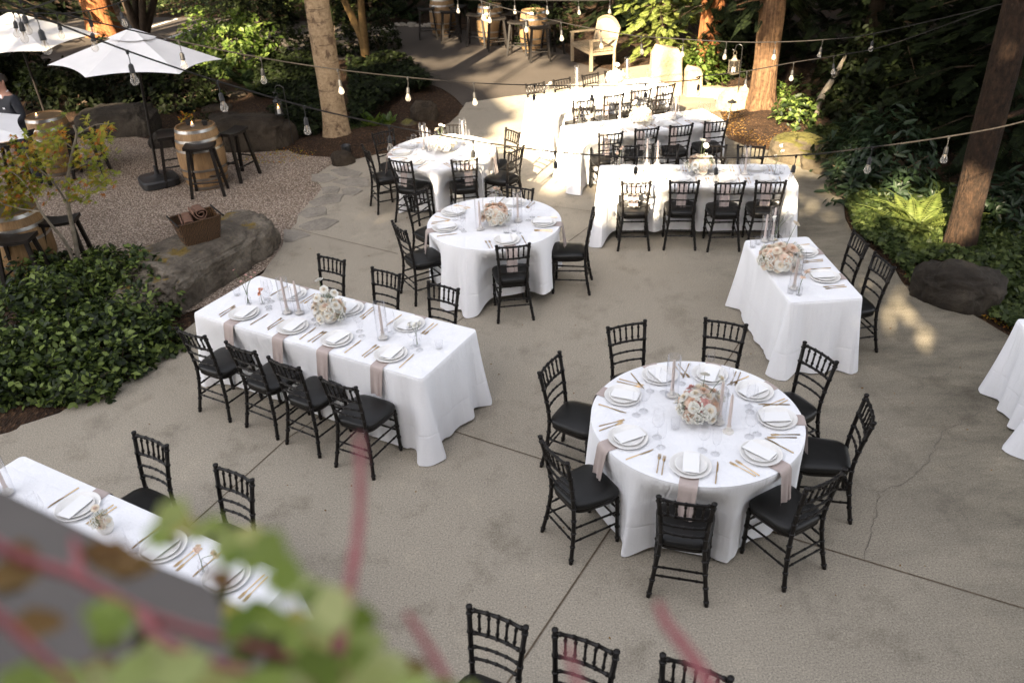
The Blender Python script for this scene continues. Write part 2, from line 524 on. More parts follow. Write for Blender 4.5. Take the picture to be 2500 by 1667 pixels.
def m_birch():
    m, nt, out = newmat('pale_alder_bark')
    co = texco(nt)
    hz = noisef(nt, texco(nt, 'Object', (1.2, 1.2, 7)), 2.6, 6, .65)
    bl = noisef(nt, texco(nt, 'Object', (1.6, 1.6, 1.0)), 3.4, 7, .7)
    fine = noisef(nt, co, 20, 6, .7)
    c = ramp(nt, fine, [(.3, (.175, .115, .062)), (.7, (.36, .265, .165))])
    c = mixc(nt, ramp(nt, hz, [(.57, (0, 0, 0)), (.66, (.8, .8, .8))]), c, (.085, .052, .032))
    c = mixc(nt, ramp(nt, bl, [(.55, (0, 0, 0)), (.63, (.9, .9, .9))]), c, (.075, .045, .027))
    bsdf(nt, out, c, .85, 0, .25, bumpn(nt, bl, .8, .025))
    return m

def m_barrel():
    m, nt, out = newmat('oak_staves')
    g = texco(nt)
    sp = N(nt, 'ShaderNodeSeparateXYZ'); nt.links.new(g, sp.inputs[0])
    at2 = N(nt, 'ShaderNodeMath', operation='ARCTAN2'); nt.links.new(sp.outputs[1], at2.inputs[0]); nt.links.new(sp.outputs[0], at2.inputs[1])
    ml = N(nt, 'ShaderNodeMath', operation='MULTIPLY'); ml.inputs[1].default_value = 4.3; nt.links.new(at2.outputs[0], ml.inputs[0])
    fl = N(nt, 'ShaderNodeMath', operation='FLOOR'); nt.links.new(ml.outputs[0], fl.inputs[0])
    fr = N(nt, 'ShaderNodeMath', operation='FRACT'); nt.links.new(ml.outputs[0], fr.inputs[0])
    wn_ = N(nt, 'ShaderNodeTexWhiteNoise', noise_dimensions='1D'); nt.links.new(fl.outputs[0], wn_.inputs['W'])
    c = ramp(nt, wn_.outputs['Value'], [(0, (.15, .082, .033)), (.5, (.215, .122, .052)), (1, (.30, .18, .082))])
    gr = noisef(nt, texco(nt, 'Object', (14, 14, 1)), 5, 6, .7)
    c = mixc(nt, .5, c, ramp(nt, gr, [(.3, (.14, .075, .03)), (.7, (.38, .25, .13))]))
    c = mixc(nt, ramp(nt, fr.outputs[0], [(0, (.8, .8, .8)), (.05, (0, 0, 0))]), c, (.05, .028, .014))
    bsdf(nt, out, c, .6, 0, .35, bumpn(nt, gr, .3, .005))
    return m

def m_wicker():
    m, nt, out = newmat('woven_wicker')
    co = texco(nt)
    w1 = N(nt, 'ShaderNodeTexWave', bands_direction='Z'); w1.inputs['Scale'].default_value = 26; w1.inputs['Distortion'].default_value = 5.0
    nt.links.new(co, w1.inputs['Vector'])
    w2 = N(nt, 'ShaderNodeTexWave', bands_direction='X'); w2.inputs['Scale'].default_value = 20; w2.inputs['Distortion'].default_value = 6.0
    nt.links.new(co, w2.inputs['Vector'])
    h = N(nt, 'ShaderNodeMath', operation='MULTIPLY'); nt.links.new(w1.outputs['Fac'], h.inputs[0]); nt.links.new(w2.outputs['Fac'], h.inputs[1])
    c = ramp(nt, h.outputs[0], [(.02, (.018, .008, .003)), (.2, (.095, .044, .014)), (.8, (.27, .135, .045))])
    bsdf(nt, out, c, .55, 0, .4, bumpn(nt, h.outputs[0], 1.0, .012))
    return m

M = {}
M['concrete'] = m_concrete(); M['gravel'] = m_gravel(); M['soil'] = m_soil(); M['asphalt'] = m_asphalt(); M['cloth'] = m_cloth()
M['joint'] = simple('joint_dirt', (.06, .042, .026), (.13, .095, .062), 30, .95)
M['crack'] = simple('crack_dirt', (.09, .078, .062), (.16, .14, .115), 40, .95)
M['lacquer'] = simple('black_lacquer', (.0075, .0065, .006), (.012, .010, .009), 12, .34, spec=.22)
M['leather'] = simple('black_leather', (.0085, .008, .0075), (.012, .0115, .011), 7, .40, spec=.30, bump=.25, bscale=60, bdist=.002)
M['ceramic'] = simple('stoneware', (.76, .745, .72), (.80, .79, .77), 20, .28, spec=.5)
M['card'] = simple('menu_paper', (.80, .80, .80), rough=.8)
M['napkin'] = simple('taupe_napkin', (.39, .322, .298), (.45, .375, .35), 9, .75, bump=.3, bscale=40, bdist=.003)
M['gold'] = simple('brushed_gold', (.60, .41, .21), (.68, .49, .28), 30, .30, metal=1.0)
M['glass'] = thinglass('clear_glass')
M['candle'] = simple('taupe_wax', (.58, .49, .455), rough=.5)
M['holder'] = simple('pale_stone', (.60, .57, .53), (.70, .67, .63), 25, .5)
M['metal'] = simple('hoop_steel', (.28, .27, .26), (.42, .41, .40), 9, .38, metal=1.0)
M['barrel'] = m_barrel()
M['barreltop'] = simple('barrel_head', (.085, .055, .028), (.14, .092, .046), 5, .45, stretch=(1, 12, 1))
M['stool'] = simple('black_wood', (.008, .0065, .0055), (.014, .011, .0095), 9, .5, spec=.2, stretch=(3, 12, 3))
M['umb'] = simple('canvas', (.70, .69, .70), (.75, .74, .745), 4, .85, bump=.15, bscale=5, bdist=.02)
M['black'] = simple('black_metal', (.012, .012, .012), rough=.45)
M['plastic'] = simple('black_plastic', (.010, .010, .011), (.016, .016, .017), 20, .5)
M['rubber'] = simple('black_rubber', (.014, .013, .013), rough=.6)
M['cable'] = simple('cable_rubber', (.014, .012, .011), (.028, .024, .021), 40, .6, spec=.2)
M['bulb'] = bulbglass()
M['bulbcore'] = simple('bulb_stem', (.62, .52, .40), rough=.4)
M['teak'] = simple('weathered_teak', (.17, .128, .08), (.255, .20, .132), 6, .7, stretch=(2, 2, 14), bump=.3, bdist=.004)
M['wicker'] = m_wicker()
M['blanket'] = simple('brown_fleece', (.095, .046, .028), (.16, .085, .055), 7, .9, bump=.5, bscale=30, bdist=.008)
M['rock'] = m_rock('grey_rock', (.06, .05, .04), (.19, .165, .135), (.36, .325, .275), (.20, .13, .015), .50)
M['rockdark'] = m_rock('dark_rock', (.026, .021, .016), (.062, .051, .039), (.135, .115, .088))
M['rockbrown'] = m_rock('brown_rock', (.028, .020, .013), (.068, .051, .034), (.13, .102, .072))
M['rockmoss'] = m_rock('mossy_rock', (.07, .058, .04), (.14, .115, .08), (.22, .19, .14), (.105, .095, .02), .30)
M['stone'] = m_rock('pale_stone_slab', (.26, .21, .15), (.40, .34, .26), (.52, .46, .37))
M['flag'] = m_rock('flagstone', (.23, .21, .18), (.33, .305, .27), (.42, .39, .35))
M['birch'] = m_birch()
M['cedar'] = m_bark('cedar_bark', (.022, .012, .007), (.12, .064, .032), (.31, .185, .10), (14, 14, .45), 2.4, .10)
M['redbark'] = m_bark('redwood_bark', (.07, .022, .009), (.24, .085, .03), (.42, .18, .07), (8, 8, .7), 3.0, .06)
M['fir'] = m_bark('fir_bark', (.007, .005, .0035), (.020, .012, .0075), (.058, .032, .018), (6, 6, 2.2), 5.0, .06)
M['darkbark'] = m_bark('dark_bark', (.015, .010, .007), (.035, .024, .016), (.06, .042, .028))
M['yellowbark'] = m_bark('ochre_bark', (.06, .036, .013), (.12, .072, .027), (.18, .115, .048), (4, 4, 1))
M['greybark'] = m_bark('grey_twig_bark', (.09, .075, .055), (.20, .17, .13), (.33, .29, .23), (5, 5, 2))
M['stem'] = simple('green_stem', (.09, .13, .04), rough=.5)
M['twig'] = simple('brown_twig', (.07, .045, .025), rough=.7)
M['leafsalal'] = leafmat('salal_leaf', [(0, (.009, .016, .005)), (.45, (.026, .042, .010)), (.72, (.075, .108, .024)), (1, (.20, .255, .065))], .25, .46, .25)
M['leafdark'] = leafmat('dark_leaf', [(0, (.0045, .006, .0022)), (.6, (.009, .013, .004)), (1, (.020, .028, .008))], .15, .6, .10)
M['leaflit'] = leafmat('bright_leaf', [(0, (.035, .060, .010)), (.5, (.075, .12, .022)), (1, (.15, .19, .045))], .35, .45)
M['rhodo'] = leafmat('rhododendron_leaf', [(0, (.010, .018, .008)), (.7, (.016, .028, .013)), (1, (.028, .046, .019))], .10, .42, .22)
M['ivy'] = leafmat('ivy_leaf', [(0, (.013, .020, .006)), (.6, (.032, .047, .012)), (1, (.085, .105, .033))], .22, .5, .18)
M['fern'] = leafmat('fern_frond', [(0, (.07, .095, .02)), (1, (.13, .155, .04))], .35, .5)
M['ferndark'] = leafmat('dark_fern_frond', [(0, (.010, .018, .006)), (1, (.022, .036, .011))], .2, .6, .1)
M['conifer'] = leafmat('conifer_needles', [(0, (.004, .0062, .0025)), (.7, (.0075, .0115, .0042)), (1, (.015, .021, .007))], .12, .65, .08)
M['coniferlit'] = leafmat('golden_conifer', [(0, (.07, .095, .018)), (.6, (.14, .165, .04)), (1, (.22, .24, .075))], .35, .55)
M['maple'] = leafmat('maple_leaf', [(0, (.20, .19, .02)), (.35, (.27, .22, .025)), (.6, (.32, .18, .02)), (.8, (.34, .12, .016)), (1, (.24, .07, .016))], .38, .5)
M['maplegreen'] = leafmat('maple_leaf_green', [(0, (.12, .15, .018)), (.6, (.20, .23, .03)), (1, (.30, .28, .04))], .38, .5)
M['vine'] = leafmat('vine_leaf', [(0, (.10, .15, .015)), (.4, (.22, .28, .065)), (.8, (.38, .41, .18)), (1, (.36, .29, .05))], .35, .5)
M['vinered'] = simple('red_vine_stem', (.17, .034, .042), (.27, .072, .078), 14, .5)
M['vinerust'] = leafmat('rust_vine_leaf', [(0, (.13, .06, .018)), (1, (.20, .125, .04))], .3, .5)
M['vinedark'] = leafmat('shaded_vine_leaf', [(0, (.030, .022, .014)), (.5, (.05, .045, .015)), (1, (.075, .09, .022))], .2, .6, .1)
M['ledge'] = simple('grey_membrane', (.070, .060, .054), (.088, .077, .069), 5, .8)
M['skin'] = simple('skin', (.40, .21, .15), rough=.5)
M['hair'] = simple('dark_hair', (.02, .014, .01), rough=.6)
M['suit'] = simple('navy_suit', (.011, .013, .019), (.016, .018, .025), 30, .8)
M['shirt'] = simple('white_shirt', (.72, .72, .75), rough=.8)
M['paint'] = simple('road_paint', (.55, .55, .55), (.70, .70, .68), 18, .7)
M['siding'] = simple('lodge_siding', (.10, .075, .055), (.14, .105, .08), 3, .8, stretch=(1, 1, 14))
M['rooftile'] = simple('lodge_shingles', (.05, .047, .045), (.08, .075, .07), 14, .9)
M['window'] = simple('lodge_glass', (.02, .024, .028), rough=.08)
FL = {}
def petal(name, c1, c2):
    m, nt, out = newmat(name)
    col = ramp(nt, noisef(nt, texco(nt), 30), [(.3, c1), (.7, c2)])
    p = bsdf(nt, None, col, .6, 0, .2)
    t = N(nt, 'ShaderNodeBsdfTranslucent'); nt.links.new(col, t.inputs[0])
    mx = N(nt, 'ShaderNodeMixShader'); mx.inputs[0].default_value = .35
    nt.links.new(p.outputs[0], mx.inputs[1]); nt.links.new(t.outputs[0], mx.inputs[2]); nt.links.new(mx.outputs[0], out.inputs[0])
    return m
for k_, c_, d_ in (('white', (.82, .81, .75), (.86, .85, .81)), ('cream', (.80, .71, .57), (.85, .78, .67)), ('blush', (.80, .62, .50), (.84, .71, .61)),
                   ('pink', (.66, .34, .31), (.74, .46, .42)), ('peach', (.74, .33, .20), (.80, .42, .27)), ('green', (.42, .48, .22), (.62, .64, .40)), ('peachy', (.80, .56, .42), (.83, .66, .53))):
    FL[k_] = petal(k_ + '_petal', c_, d_)
def m_flame():
    m, nt, out = newmat('candle_flame')
    e = N(nt, 'ShaderNodeEmission'); e.inputs[0].default_value = (1, .45, .12, 1); e.inputs[1].default_value = 4.0
    nt.links.new(e.outputs[0], out.inputs[0]); return m
M['flame'] = m_flame()

# ------------------------------------------------------------------ the setting
def px_poly(pts, z=0.0): return [at(x, y, z) for x, y in pts]

def smooth_closed(pts, k=4):
    """Catmull-Rom through a closed list of points"""
    n = len(pts); out = []
    for i in range(n):
        a, b, c, d = pts[i - 1], pts[i], pts[(i + 1) % n], pts[(i + 2) % n]
        for j in range(k):
            t = j / k
            out.append(.5 * ((2 * b) + (c - a) * t + (2 * a - 5 * b + 4 * c - d) * t * t + (3 * b - a - 3 * c + d) * t ** 3))
    return out

def crom(pts, k=8):
    pts = [Vector(p) for p in pts]; n = len(pts); out = []
    for i in range(n - 1):
        a, b, c, d = pts[max(i - 1, 0)], pts[i], pts[i + 1], pts[min(i + 2, n - 1)]
        for j in range(k):
            t = j / k
            out.append(.5 * ((2 * b) + (c - a) * t + (2 * a - 5 * b + 4 * c - d) * t * t + (3 * b - a - 3 * c + d) * t ** 3))
    out.append(pts[-1])
    return out

def tri_sheet(name, pts, z, m, kind='structure', edge=0.0):
    bm = bmesh.new()
    vs = [bm.verts.new((p[0], p[1], z)) for p in pts]
    f = bm.faces.new(vs); f.normal_update()
    if f.normal.z < 0: f.normal_flip()
    if edge > 0:
        r = bmesh.ops.extrude_face_region(bm, geom=[f])
        for g in r['geom']:
            if isinstance(g, bmesh.types.BMVert): g.co.z += 0
        for v in vs: v.co.z -= edge
    bmesh.ops.triangulate(bm, faces=bm.faces[:])
    me = bpy.data.meshes.new(name); bm.to_mesh(me); bm.free()
    o = link_mesh(name, me, m)
    return tag(o, kind=kind)

# ground: soil and bark mulch everywhere, reaching far beyond the trees
g = MB()
nx = 90
def gfn(u, v):
    x = -150 + 300 * u; y = -120 + 300 * v
    return Vector((x, y, -0.030))
g.grid(gfn, 31, 31)
tag(g.build('ground', M['soil'], smooth=False), kind='structure')

# mulch mounds rising beside the patio
def mound(name, cx, cy, rx, ry, h, rot=0, seed=0, m='soil'):
    b = MB()
    def fn(u, v):
        a = 2 * PI * u
        r = v * (1 + .12 * noise.noise((math.cos(a) * 1.5 + seed, math.sin(a) * 1.5, 0)))
        x, y = rx * r * math.cos(a), ry * r * math.sin(a)
        xx, yy = x * math.cos(rot) - y * math.sin(rot), x * math.sin(rot) + y * math.cos(rot)
        z = h * (.5 + .5 * math.cos(PI * min(v, 1))) + .02 * noise.noise((xx * 4 + seed, yy * 4, 1)) * (1 - v)
        return Vector((cx + xx, cy + yy, z - .029))
    b.grid(fn, 64, 18, closed=True)
    return tag(b.build(name, M[m]), kind='structure')

# gravel garden
GR = px_poly([(690, 600), (694, 576), (724, 545), (727, 524), (765, 488), (788, 459), (762, 432), (800, 408), (826, 392), (838, 378), (820, 360), (700, 366), (560, 372), (430, 350), (250, 322), (100, 318), (-300, 330), (-700, 430), (-700, 700), (-200, 720), (230, 720), (460, 760), (640, 660)])
tri_sheet('gravel', smooth_closed(GR, 3), -0.008, M['gravel'])

# asphalt drive behind the patio and the parking lane beyond
DR = px_poly([(1142, 262), (1110, 236), (1075, 214), (1030, 196), (985, 158), (960, 128), (930, 110), (935, 76), (985, 63), (1080, 66), (1180, 80), (1290, 92), (1385, 128), (1400, 150), (1520, 176), (1560, 200), (1480, 236), (1300, 246), (1212, 252)])
tri_sheet('drive', smooth_closed(DR, 3), -0.012, M['asphalt'])
LN = px_poly([(100, 150), (300, 140), (430, 150), (700, 150), (960, 140), (1020, 110), (1000, 70), (900, 66), (800, 56), (760, 52), (640, 48), (480, 42), (420, 42), (330, 40), (170, 36), (60, 60)])
tri_sheet('parking_lane', LN, -0.016, M['asphalt'])
b = MB()
def strip(bld, pts, w, z):
    pts = [Vector((p[0], p[1], z)) for p in pts]
    for i in range(len(pts) - 1):
        d = (pts[i + 1] - pts[i]); d.z = 0; d.normalize(); n = Vector((-d.y, d.x, 0)) * w / 2
        bld.poly([pts[i] - n, pts[i + 1] - n, pts[i + 1] + n, pts[i] + n])
strip(b, [at(338, 74), at(432, 46)], .12, -.010)
strip(b, [at(470, 72), at(400, 96)], .10, -.010)
tag(b.build('painted_line', M['paint'], smooth=False), kind='structure')
b = MB(); rng = random.Random(4)
for x, y in ((938, 72), (985, 60), (1030, 62)):
    for i in range(40):
        p = at(x + rng.uniform(-28, 28), y + rng.uniform(-3, 3))
        r = rng.uniform(.03, .08)
        b.lathe([(r * .3, -r * .3), (r, 0), (r * .8, r * .5), (r * .1, r * .7)], 6, (p.x, p.y, -.01), cap1=True)
tag(b.build('pebble_edging', M['flag']), 'band of pale pebbles edging the far drive beside the ferns', 'pebbles', kind='stuff')

# concrete patio
PT = px_poly([(-700, 1010), (-200, 990), (0, 988), (153, 986), (214, 984), (283, 944), (340, 912), (383, 883), (420, 846), (440, 815), (480, 780), (560, 720), (640, 668), (690, 600), (694, 576), (724, 545), (727, 524), (765, 488), (788, 459), (762, 432), (800, 408), (826, 392), (838, 390), (865, 390), (914, 379), (985, 350), (1060, 318), (1098, 300), (1118, 281), (1131, 262), (1136, 251), (1212, 240), (1292, 230), (1400, 205), (1520, 168), (1640, 150), (1720, 190), (1735, 219), (1770, 300), (1776, 337), (1804, 350), (1855, 362), (1906, 375), (1935, 400), (1990, 425), (2030, 430), (2048, 440), (2040, 465), (2060, 487), (2063, 532), (2078, 563), (2105, 590), (2136, 614), (2165, 640), (2182, 652), (2200, 685), (2216, 705), (2258, 730), (2312, 747), (2354, 757), (2404, 784), (2440, 806), (2480, 829), (2500, 839), (2700, 920), (3200, 1300)])
PTs = PT + [Vector((9, -1.5, 0)), Vector((-9, -1.5, 0))]
# slightly irregular edge
pt2 = []
for i in range(len(PTs)):
    a, c = PTs[i], PTs[(i + 1) % len(PTs)]
    k = max(1, int((c - a).length / .25)) if (c - a).length < 3 else 1
    for j in range(k):
        p = a.lerp(c, j / k)
        if k > 1: p = p + Vector((noise.noise((p.x * 3, p.y * 3, 0)), noise.noise((p.x * 3, p.y * 3, 5)), 0)) * .03
        pt2.append(p)
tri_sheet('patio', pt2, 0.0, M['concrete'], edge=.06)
b = MB()
def joint(pts, w=.011):
    strip(b, [at(x, y) for x, y in pts], w, .004)
joint([(432, 833), (466, 843), (1105, 1052), (1341, 1127), (2014, 1339), (2700, 1545)])
joint([(300, 1432), (467, 1281), (697, 1074), (1118, 785), (1397, 584), (1460, 538)])
joint([(1230, 1680), (1281, 1605), (1483, 1302), (1772, 886), (1844, 780)], .013)
joint([(700, 555), (835, 588), (972, 620)], .009)
joint([(1316, 500), (1446, 517), (1476, 520)], .007)
tag(b.build('patio_joint', M['joint'], smooth=False), kind='structure')
b = MB(); rng = random.Random(9)
def crack(pts, w=.006):
    pts = [at(x, y) for x, y in pts]; q = []
    for i in range(len(pts) - 1):
        k = max(2, int((pts[i + 1] - pts[i]).length / .045))
        for j in range(k):
            q.append(pts[i].lerp(pts[i + 1], j / k) + Vector((rng.uniform(-1, 1), rng.uniform(-1, 1), 0)) * .012)
    q.append(pts[-1])
    for i in range(len(q) - 1): strip(b, q[i:i + 2], w * rng.uniform(.5, 1.2), .004)
crack([(2408, 1002), (2345, 1025), (2345, 1036), (2301, 1053), (2293, 1075), (2262, 1130), (2226, 1168), (2190, 1185), (2145, 1202), (2140, 1250), (2125, 1300), (2111, 1366)])
crack([(2357, 890), (2375, 905)], .006); crack([(2440, 872), (2460, 880)], .005)
crack([(1690, 600), (1740, 640)], .003)
c0 = at(2238, 880)
for a0, a1 in ((-.2, 2.6), (3.6, 5.6)):
    pts = [c0 + Vector((math.cos(a0 + (a1 - a0) * i / 24) * .31, math.sin(a0 + (a1 - a0) * i / 24) * .31, 0)) for i in range(25)]
    strip(b, pts, .005, .004)
tag(b.build('patio_crack', M['crack'], smooth=False), kind='structure')

# flagstones set along the patio edge
FS = [[(1985, 1115), (2100, 1110), (2160, 1140), (2070, 1172), (1985, 1152)], [(2105, 1088), (2200, 1068), (2310, 1105), (2290, 1130), (2170, 1125)],
      [(2110, 1165), (2240, 1132), (2352, 1140), (2356, 1193), (2235, 1195)], [(2050, 1203), (2120, 1187), (2172, 1200), (2155, 1235), (2060, 1240)],
      [(2180, 1207), (2240, 1200), (2322, 1215), (2262, 1250), (2185, 1245)], [(1970, 1292), (2080, 1245), (2200, 1240), (2165, 1292), (2010, 1322)],
      [(1898, 1372), (1960, 1328), (2080, 1322), (2088, 1368), (1962, 1395)], [(1900, 1442), (2060, 1388), (2168, 1412), (2080, 1468), (1965, 1475)],
      [(1815, 1462), (1940, 1482), (1980, 1502), (1870, 1545), (1812, 1545)]]
FSL = ['irregular grey flagstone, farthest left beside the gravel and small rock', 'small grey flagstone nearest the round rock by the patio edge', 'wide grey flagstone beside the back left round table chairs',
       'small squarish flagstone in the third row from the rock', 'narrow grey flagstone right of the small squarish flagstone', 'pointed light grey flagstone in the middle of the stone edging',
       'pale rectangular flagstone beside the gravel, third nearest the boulder', 'dark pointed flagstone with a white cement edge, second nearest the boulder', 'flagstone touching the right end of the big mossy boulder']
for pp, lb in zip(FS, FSL):
    raw = [at(x / 2.6133, y / 2.6133) for x, y in pp]; pts = []
    for i in range(len(raw)):
        a_, c_ = raw[i], raw[(i + 1) % len(raw)]
        pts += [a_.lerp(c_, q) for q in (.06, .2, .4, .6, .8, .94)]
    bm = bmesh.new()
    cc = sum(pts, Vector()) / len(pts)
    lo = [bm.verts.new((p.x + noise.noise((p.x * 6, p.y * 6, 2)) *   .025, p.y + noise.noise((p.x * 6, p.y * 6, 7)) * .025, -.01)) for p in pts]
    hi = [bm.verts.new((v.co.x, v.co.y, .006)) for v in lo]
    ins = [bm.verts.new((v.co.x * .96 + cc.x * .04, v.co.y * .96 + cc.y * .04, .012)) for v in lo]
    n = len(pts)
    for i in range(n):
        bm.faces.new((lo[i], lo[(i + 1) % n], hi[(i + 1) % n], hi[i])); bm.faces.new((hi[i], hi[(i + 1) % n], ins[(i + 1) % n], ins[i]))
    bm.faces.new(ins)
    bmesh.ops.recalc_face_normals(bm, faces=bm.faces[:])
    me = bpy.data.meshes.new('flagstone'); bm.to_mesh(me); bm.free()
    tag(link_mesh('flagstone', me, M['flag']), lb, 'flagstone', 'flagstones along the patio edge')

# mulch beds
mound('mulch_bed', 4.75, 14.2, 1.35, 2.0, .16, -.3, 3)
mound('mulch_bed', -2.3, 14.6, 1.9, 1.6, .14, .2, 5)
mound('garden_bed', -6.0, 6.6, 2.6, 1.5, .12, .1, 8)
mound('garden_bed', 7.6, 9.0, 2.2, 3.2, .14, .5, 11)

# ------------------------------------------------------------------ where sunlight reaches the ground
def px_zone(pts): return [(p.x, p.y) for p in px_poly(pts)]
Z_MAIN = [(0.55, 15.7), (-0.6, 14.0), (-.45, 13.5), (-.35, 12.7), (.0, 12.05), (.5, 11.8), (1.2, 11.35), (1.7, 11.0), (2.6, 10.65), (3.9, 10.8), (4.3, 11.6), (5.1, 13.4), (5.9, 15.5), (5.3, 18.0), (5.0, 20.5), (2.5, 20.5), (.9, 18.6), (-.4, 17.9), (-2.5, 19.2), (-3.2, 18), (-1.2, 15.7)]
Z_B2 = [(1.75, 11.75), (2.4, 11.6), (3.75, 11.9), (4.05, 13.0), (3.85, 13.75), (3.0, 13.75), (2.1, 13.3)]
Z_B1 = [(1.2, 10.4), (4.4, 10.2), (4.4, 11.7), (1.6, 11.9)]
Z_SPOT = px_zone([(2175, 712), (2198, 714), (2271, 791), (2259, 808), (2184, 801), (2149, 787), (2144, 770)])
Z_FERN = px_zone([(2062, 505), (2150, 465), (2300, 440), (2385, 460), (2375, 560), (2330, 602), (2290, 592), (2180, 552), (2100, 552), (2066, 535)])
Z_FERN2 = px_zone([(2275, 590), (2345, 585), (2340, 640), (2290, 632)])
Z_GRD = px_zone([(1945, 395), (2030, 440), (2055, 500), (1960, 520), (1930, 440)])
Z_MULCH = px_zone([(2225, 715), (2262, 722), (2250, 738)])
_sc = (sum(p[0] for p in Z_SPOT) / len(Z_SPOT), sum(p[1] for p in Z_SPOT) / len(Z_SPOT))
Z_SPOT = [(_sc[0] + (p[0] - _sc[0]) * 1.38, _sc[1] + (p[1] - _sc[1]) * 1.38) for p in Z_SPOT]
def light_at(x, y):
    """share of sunlight let through to ground point (x, y): 1 open sun, 0 shade"""
    x = np.asarray(x, float); y = np.asarray(y, float)
    L = np.zeros(x.shape)
    n1 = vnoise(x * 1.5 + 3, y * 1.1, 1); n2 = vnoise(x * 3.1, y * 2.3, 2); nn = .6 * n1 + .4 * n2
    dap = ((y > 16.2) & (y < 24) & (x > -5) & (x < 3.2))
    L = np.where(dap & (nn > .59), 1., L)
    L = np.where((y >= 24) & (x > -14) & (x < -3) & (nn > .55), 1., L)
    L = np.where((y >= 26) & (x < -6) & (x > -16) & (nn > .36), 1., L)
    L = np.where((y >= 20.5) & (x > 1.2) & (x < 6.2) & (nn > .40), 1., L)
    L = np.where((x > -9.5) & (x < -4.6) & (y > 20.6) & (y < 25) & (nn > .47), 1., L)
    L = np.where(in_poly(x, y, Z_MAIN), 1., L)
    L = np.where(in_poly(x, y, Z_MAIN) & (y > 16.4) & (x < 1.2) & (nn < .5), 0., L)
    L = np.where((x > 4.4) & (y > 14.5) & (y < 19) & (x < 6) & (nn < .55), 0., L)
    L = np.where(in_poly(x, y, Z_B1), (nn > .47) * 1., L)
    L = np.where((x > 1.5) & (x < 3.5) & (y > 19.1) & (y < 21.4), (nn > .52) * 1., L)
    L = np.where(in_poly(x, y, Z_B2), 0., L)
    L = np.where(in_poly(x, y, Z_GRD), (nn > .5) * 1., L)
    L = np.where(in_poly(x, y, Z_FERN), (nn > .36) * 1., L)
    for z in (Z_SPOT, Z_FERN2, Z_MULCH):
        L = np.where(in_poly(x, y, z), 1., L)
    return L

def shade_keep(P, pad=.17):
    """True for the leaves whose shadow is wanted"""
    t = P[:, 2] / TANE
    x, y = P[:, 0] + LX * t, P[:, 1] + LY * t
    return (light_at(x, y) < .5) & (light_at(x + pad, y) < .5) & (light_at(x - pad, y) < .5) & (light_at(x, y + pad * 2) < .5) & (light_at(x, y - pad * 2) < .5)

# ------------------------------------------------------------------ unseen lodge added behind the camera, outline shaped to shade the patio
t_ = empty('added_shade_lodge', (0, 0, 0))
tag(t_, 'unseen timber lodge added behind the terrace, gable and wings shaped to shade the patio', 'building')
YW = -10.0
def wall_prism(name, outline, y0, y1, m, skew=0.0):
    w = MB()
    n = len(outline)
    vs = [Vector((x, y1, z)) for x, z in outline] + [Vector((x + skew, y0, z)) for x, z in outline]
    w._add(vs, [tuple(range(n)), tuple(range(n, 2 * n))[::-1]] + [(i, n + i, n + (i + 1) % n, (i + 1) % n) for i in range(n)])
    return w.build(name, M[m], t_, smooth=False)
wall_prism('wall', [(-22, -.02), (-10.62, -.02), (-10.62, 13.1), (-10.2, 14.02), (-11.6, 15.15), (-14.2, 16.6), (-22, 12.5)], -18, YW, 'siding', -5.6)
wall_prism('wall', [(-12.2, -.02), (-5.2, -.02), (-5.2, 10.9), (-12.2, 10.9)], -18, YW - .01, 'siding')
wall_prism('wall', [(-5.195, -.02), (16, -.02), (16, 8.6), (-5.195, 8.6)], -18, YW - .02, 'siding')
wall_prism('roof', [(-12.1, 10.905), (-5.0, 10.905), (-5.0, 11.1), (-12.1, 11.1)], -18.4, YW - .02, 'rooftile')
wall_prism('roof', [(-4.995, 8.605), (16.4, 8.605), (16.4, 8.8), (-4.995, 8.8)], -18.4, YW + .3, 'rooftile')
for k in range(7):
    for zz in (1.2, 4.4, 7.0):
        x = -19 + 5.0 * k
        if zz > 6.5 and x > -4: continue
        w = MB(); w.box((x, YW + .02, zz + .8), (1.2, .05, 1.6)); w.build('window', M['window'], t_, smooth=False)

def leafcards(name, P, size, m, parent=None, rng=RNG, tmpl=T_QUAD, **k):
    n = len(P)
    return scatter(name, P, rdirs(n, rng), rdirs(n, rng), size * rng.uniform(.7, 1.3, n), tmpl, m, parent, **k)

def trunk(name, base, top, r0, r1, m, parent=None, flare=.35, seed=0, n=24, rings=36, lump=.08, bend=.0):
    base = Vector(base); top = Vector(top); h = (top - base).length
    w = MB()
    def fn(u, v):
        a = 2 * PI * u
        p = base.lerp(top, v)
        p = p + Vector((math.sin(v * 5 + seed), math.cos(v * 4 + seed * 2), 0)) * bend * v
        r = r0 + (r1 - r0) * v
        z = v * h
        r *= 1 + flare * math.exp(-z / .22) * (1 + .45 * math.cos(a * 5 + seed)) 
        r *= 1 + lump * noise.noise((math.cos(a) * 1.3 + seed, math.sin(a) * 1.3, z * .9)) + lump * .6 * noise.noise((math.cos(a) * 3 + seed, math.sin(a) * 3, z * 2.2 + 9))
        return p + Vector((math.cos(a) * r, math.sin(a) * r, 0))
    w.grid(fn, n, rings, closed=True)
    return w.build(name, m, parent, angle=None)

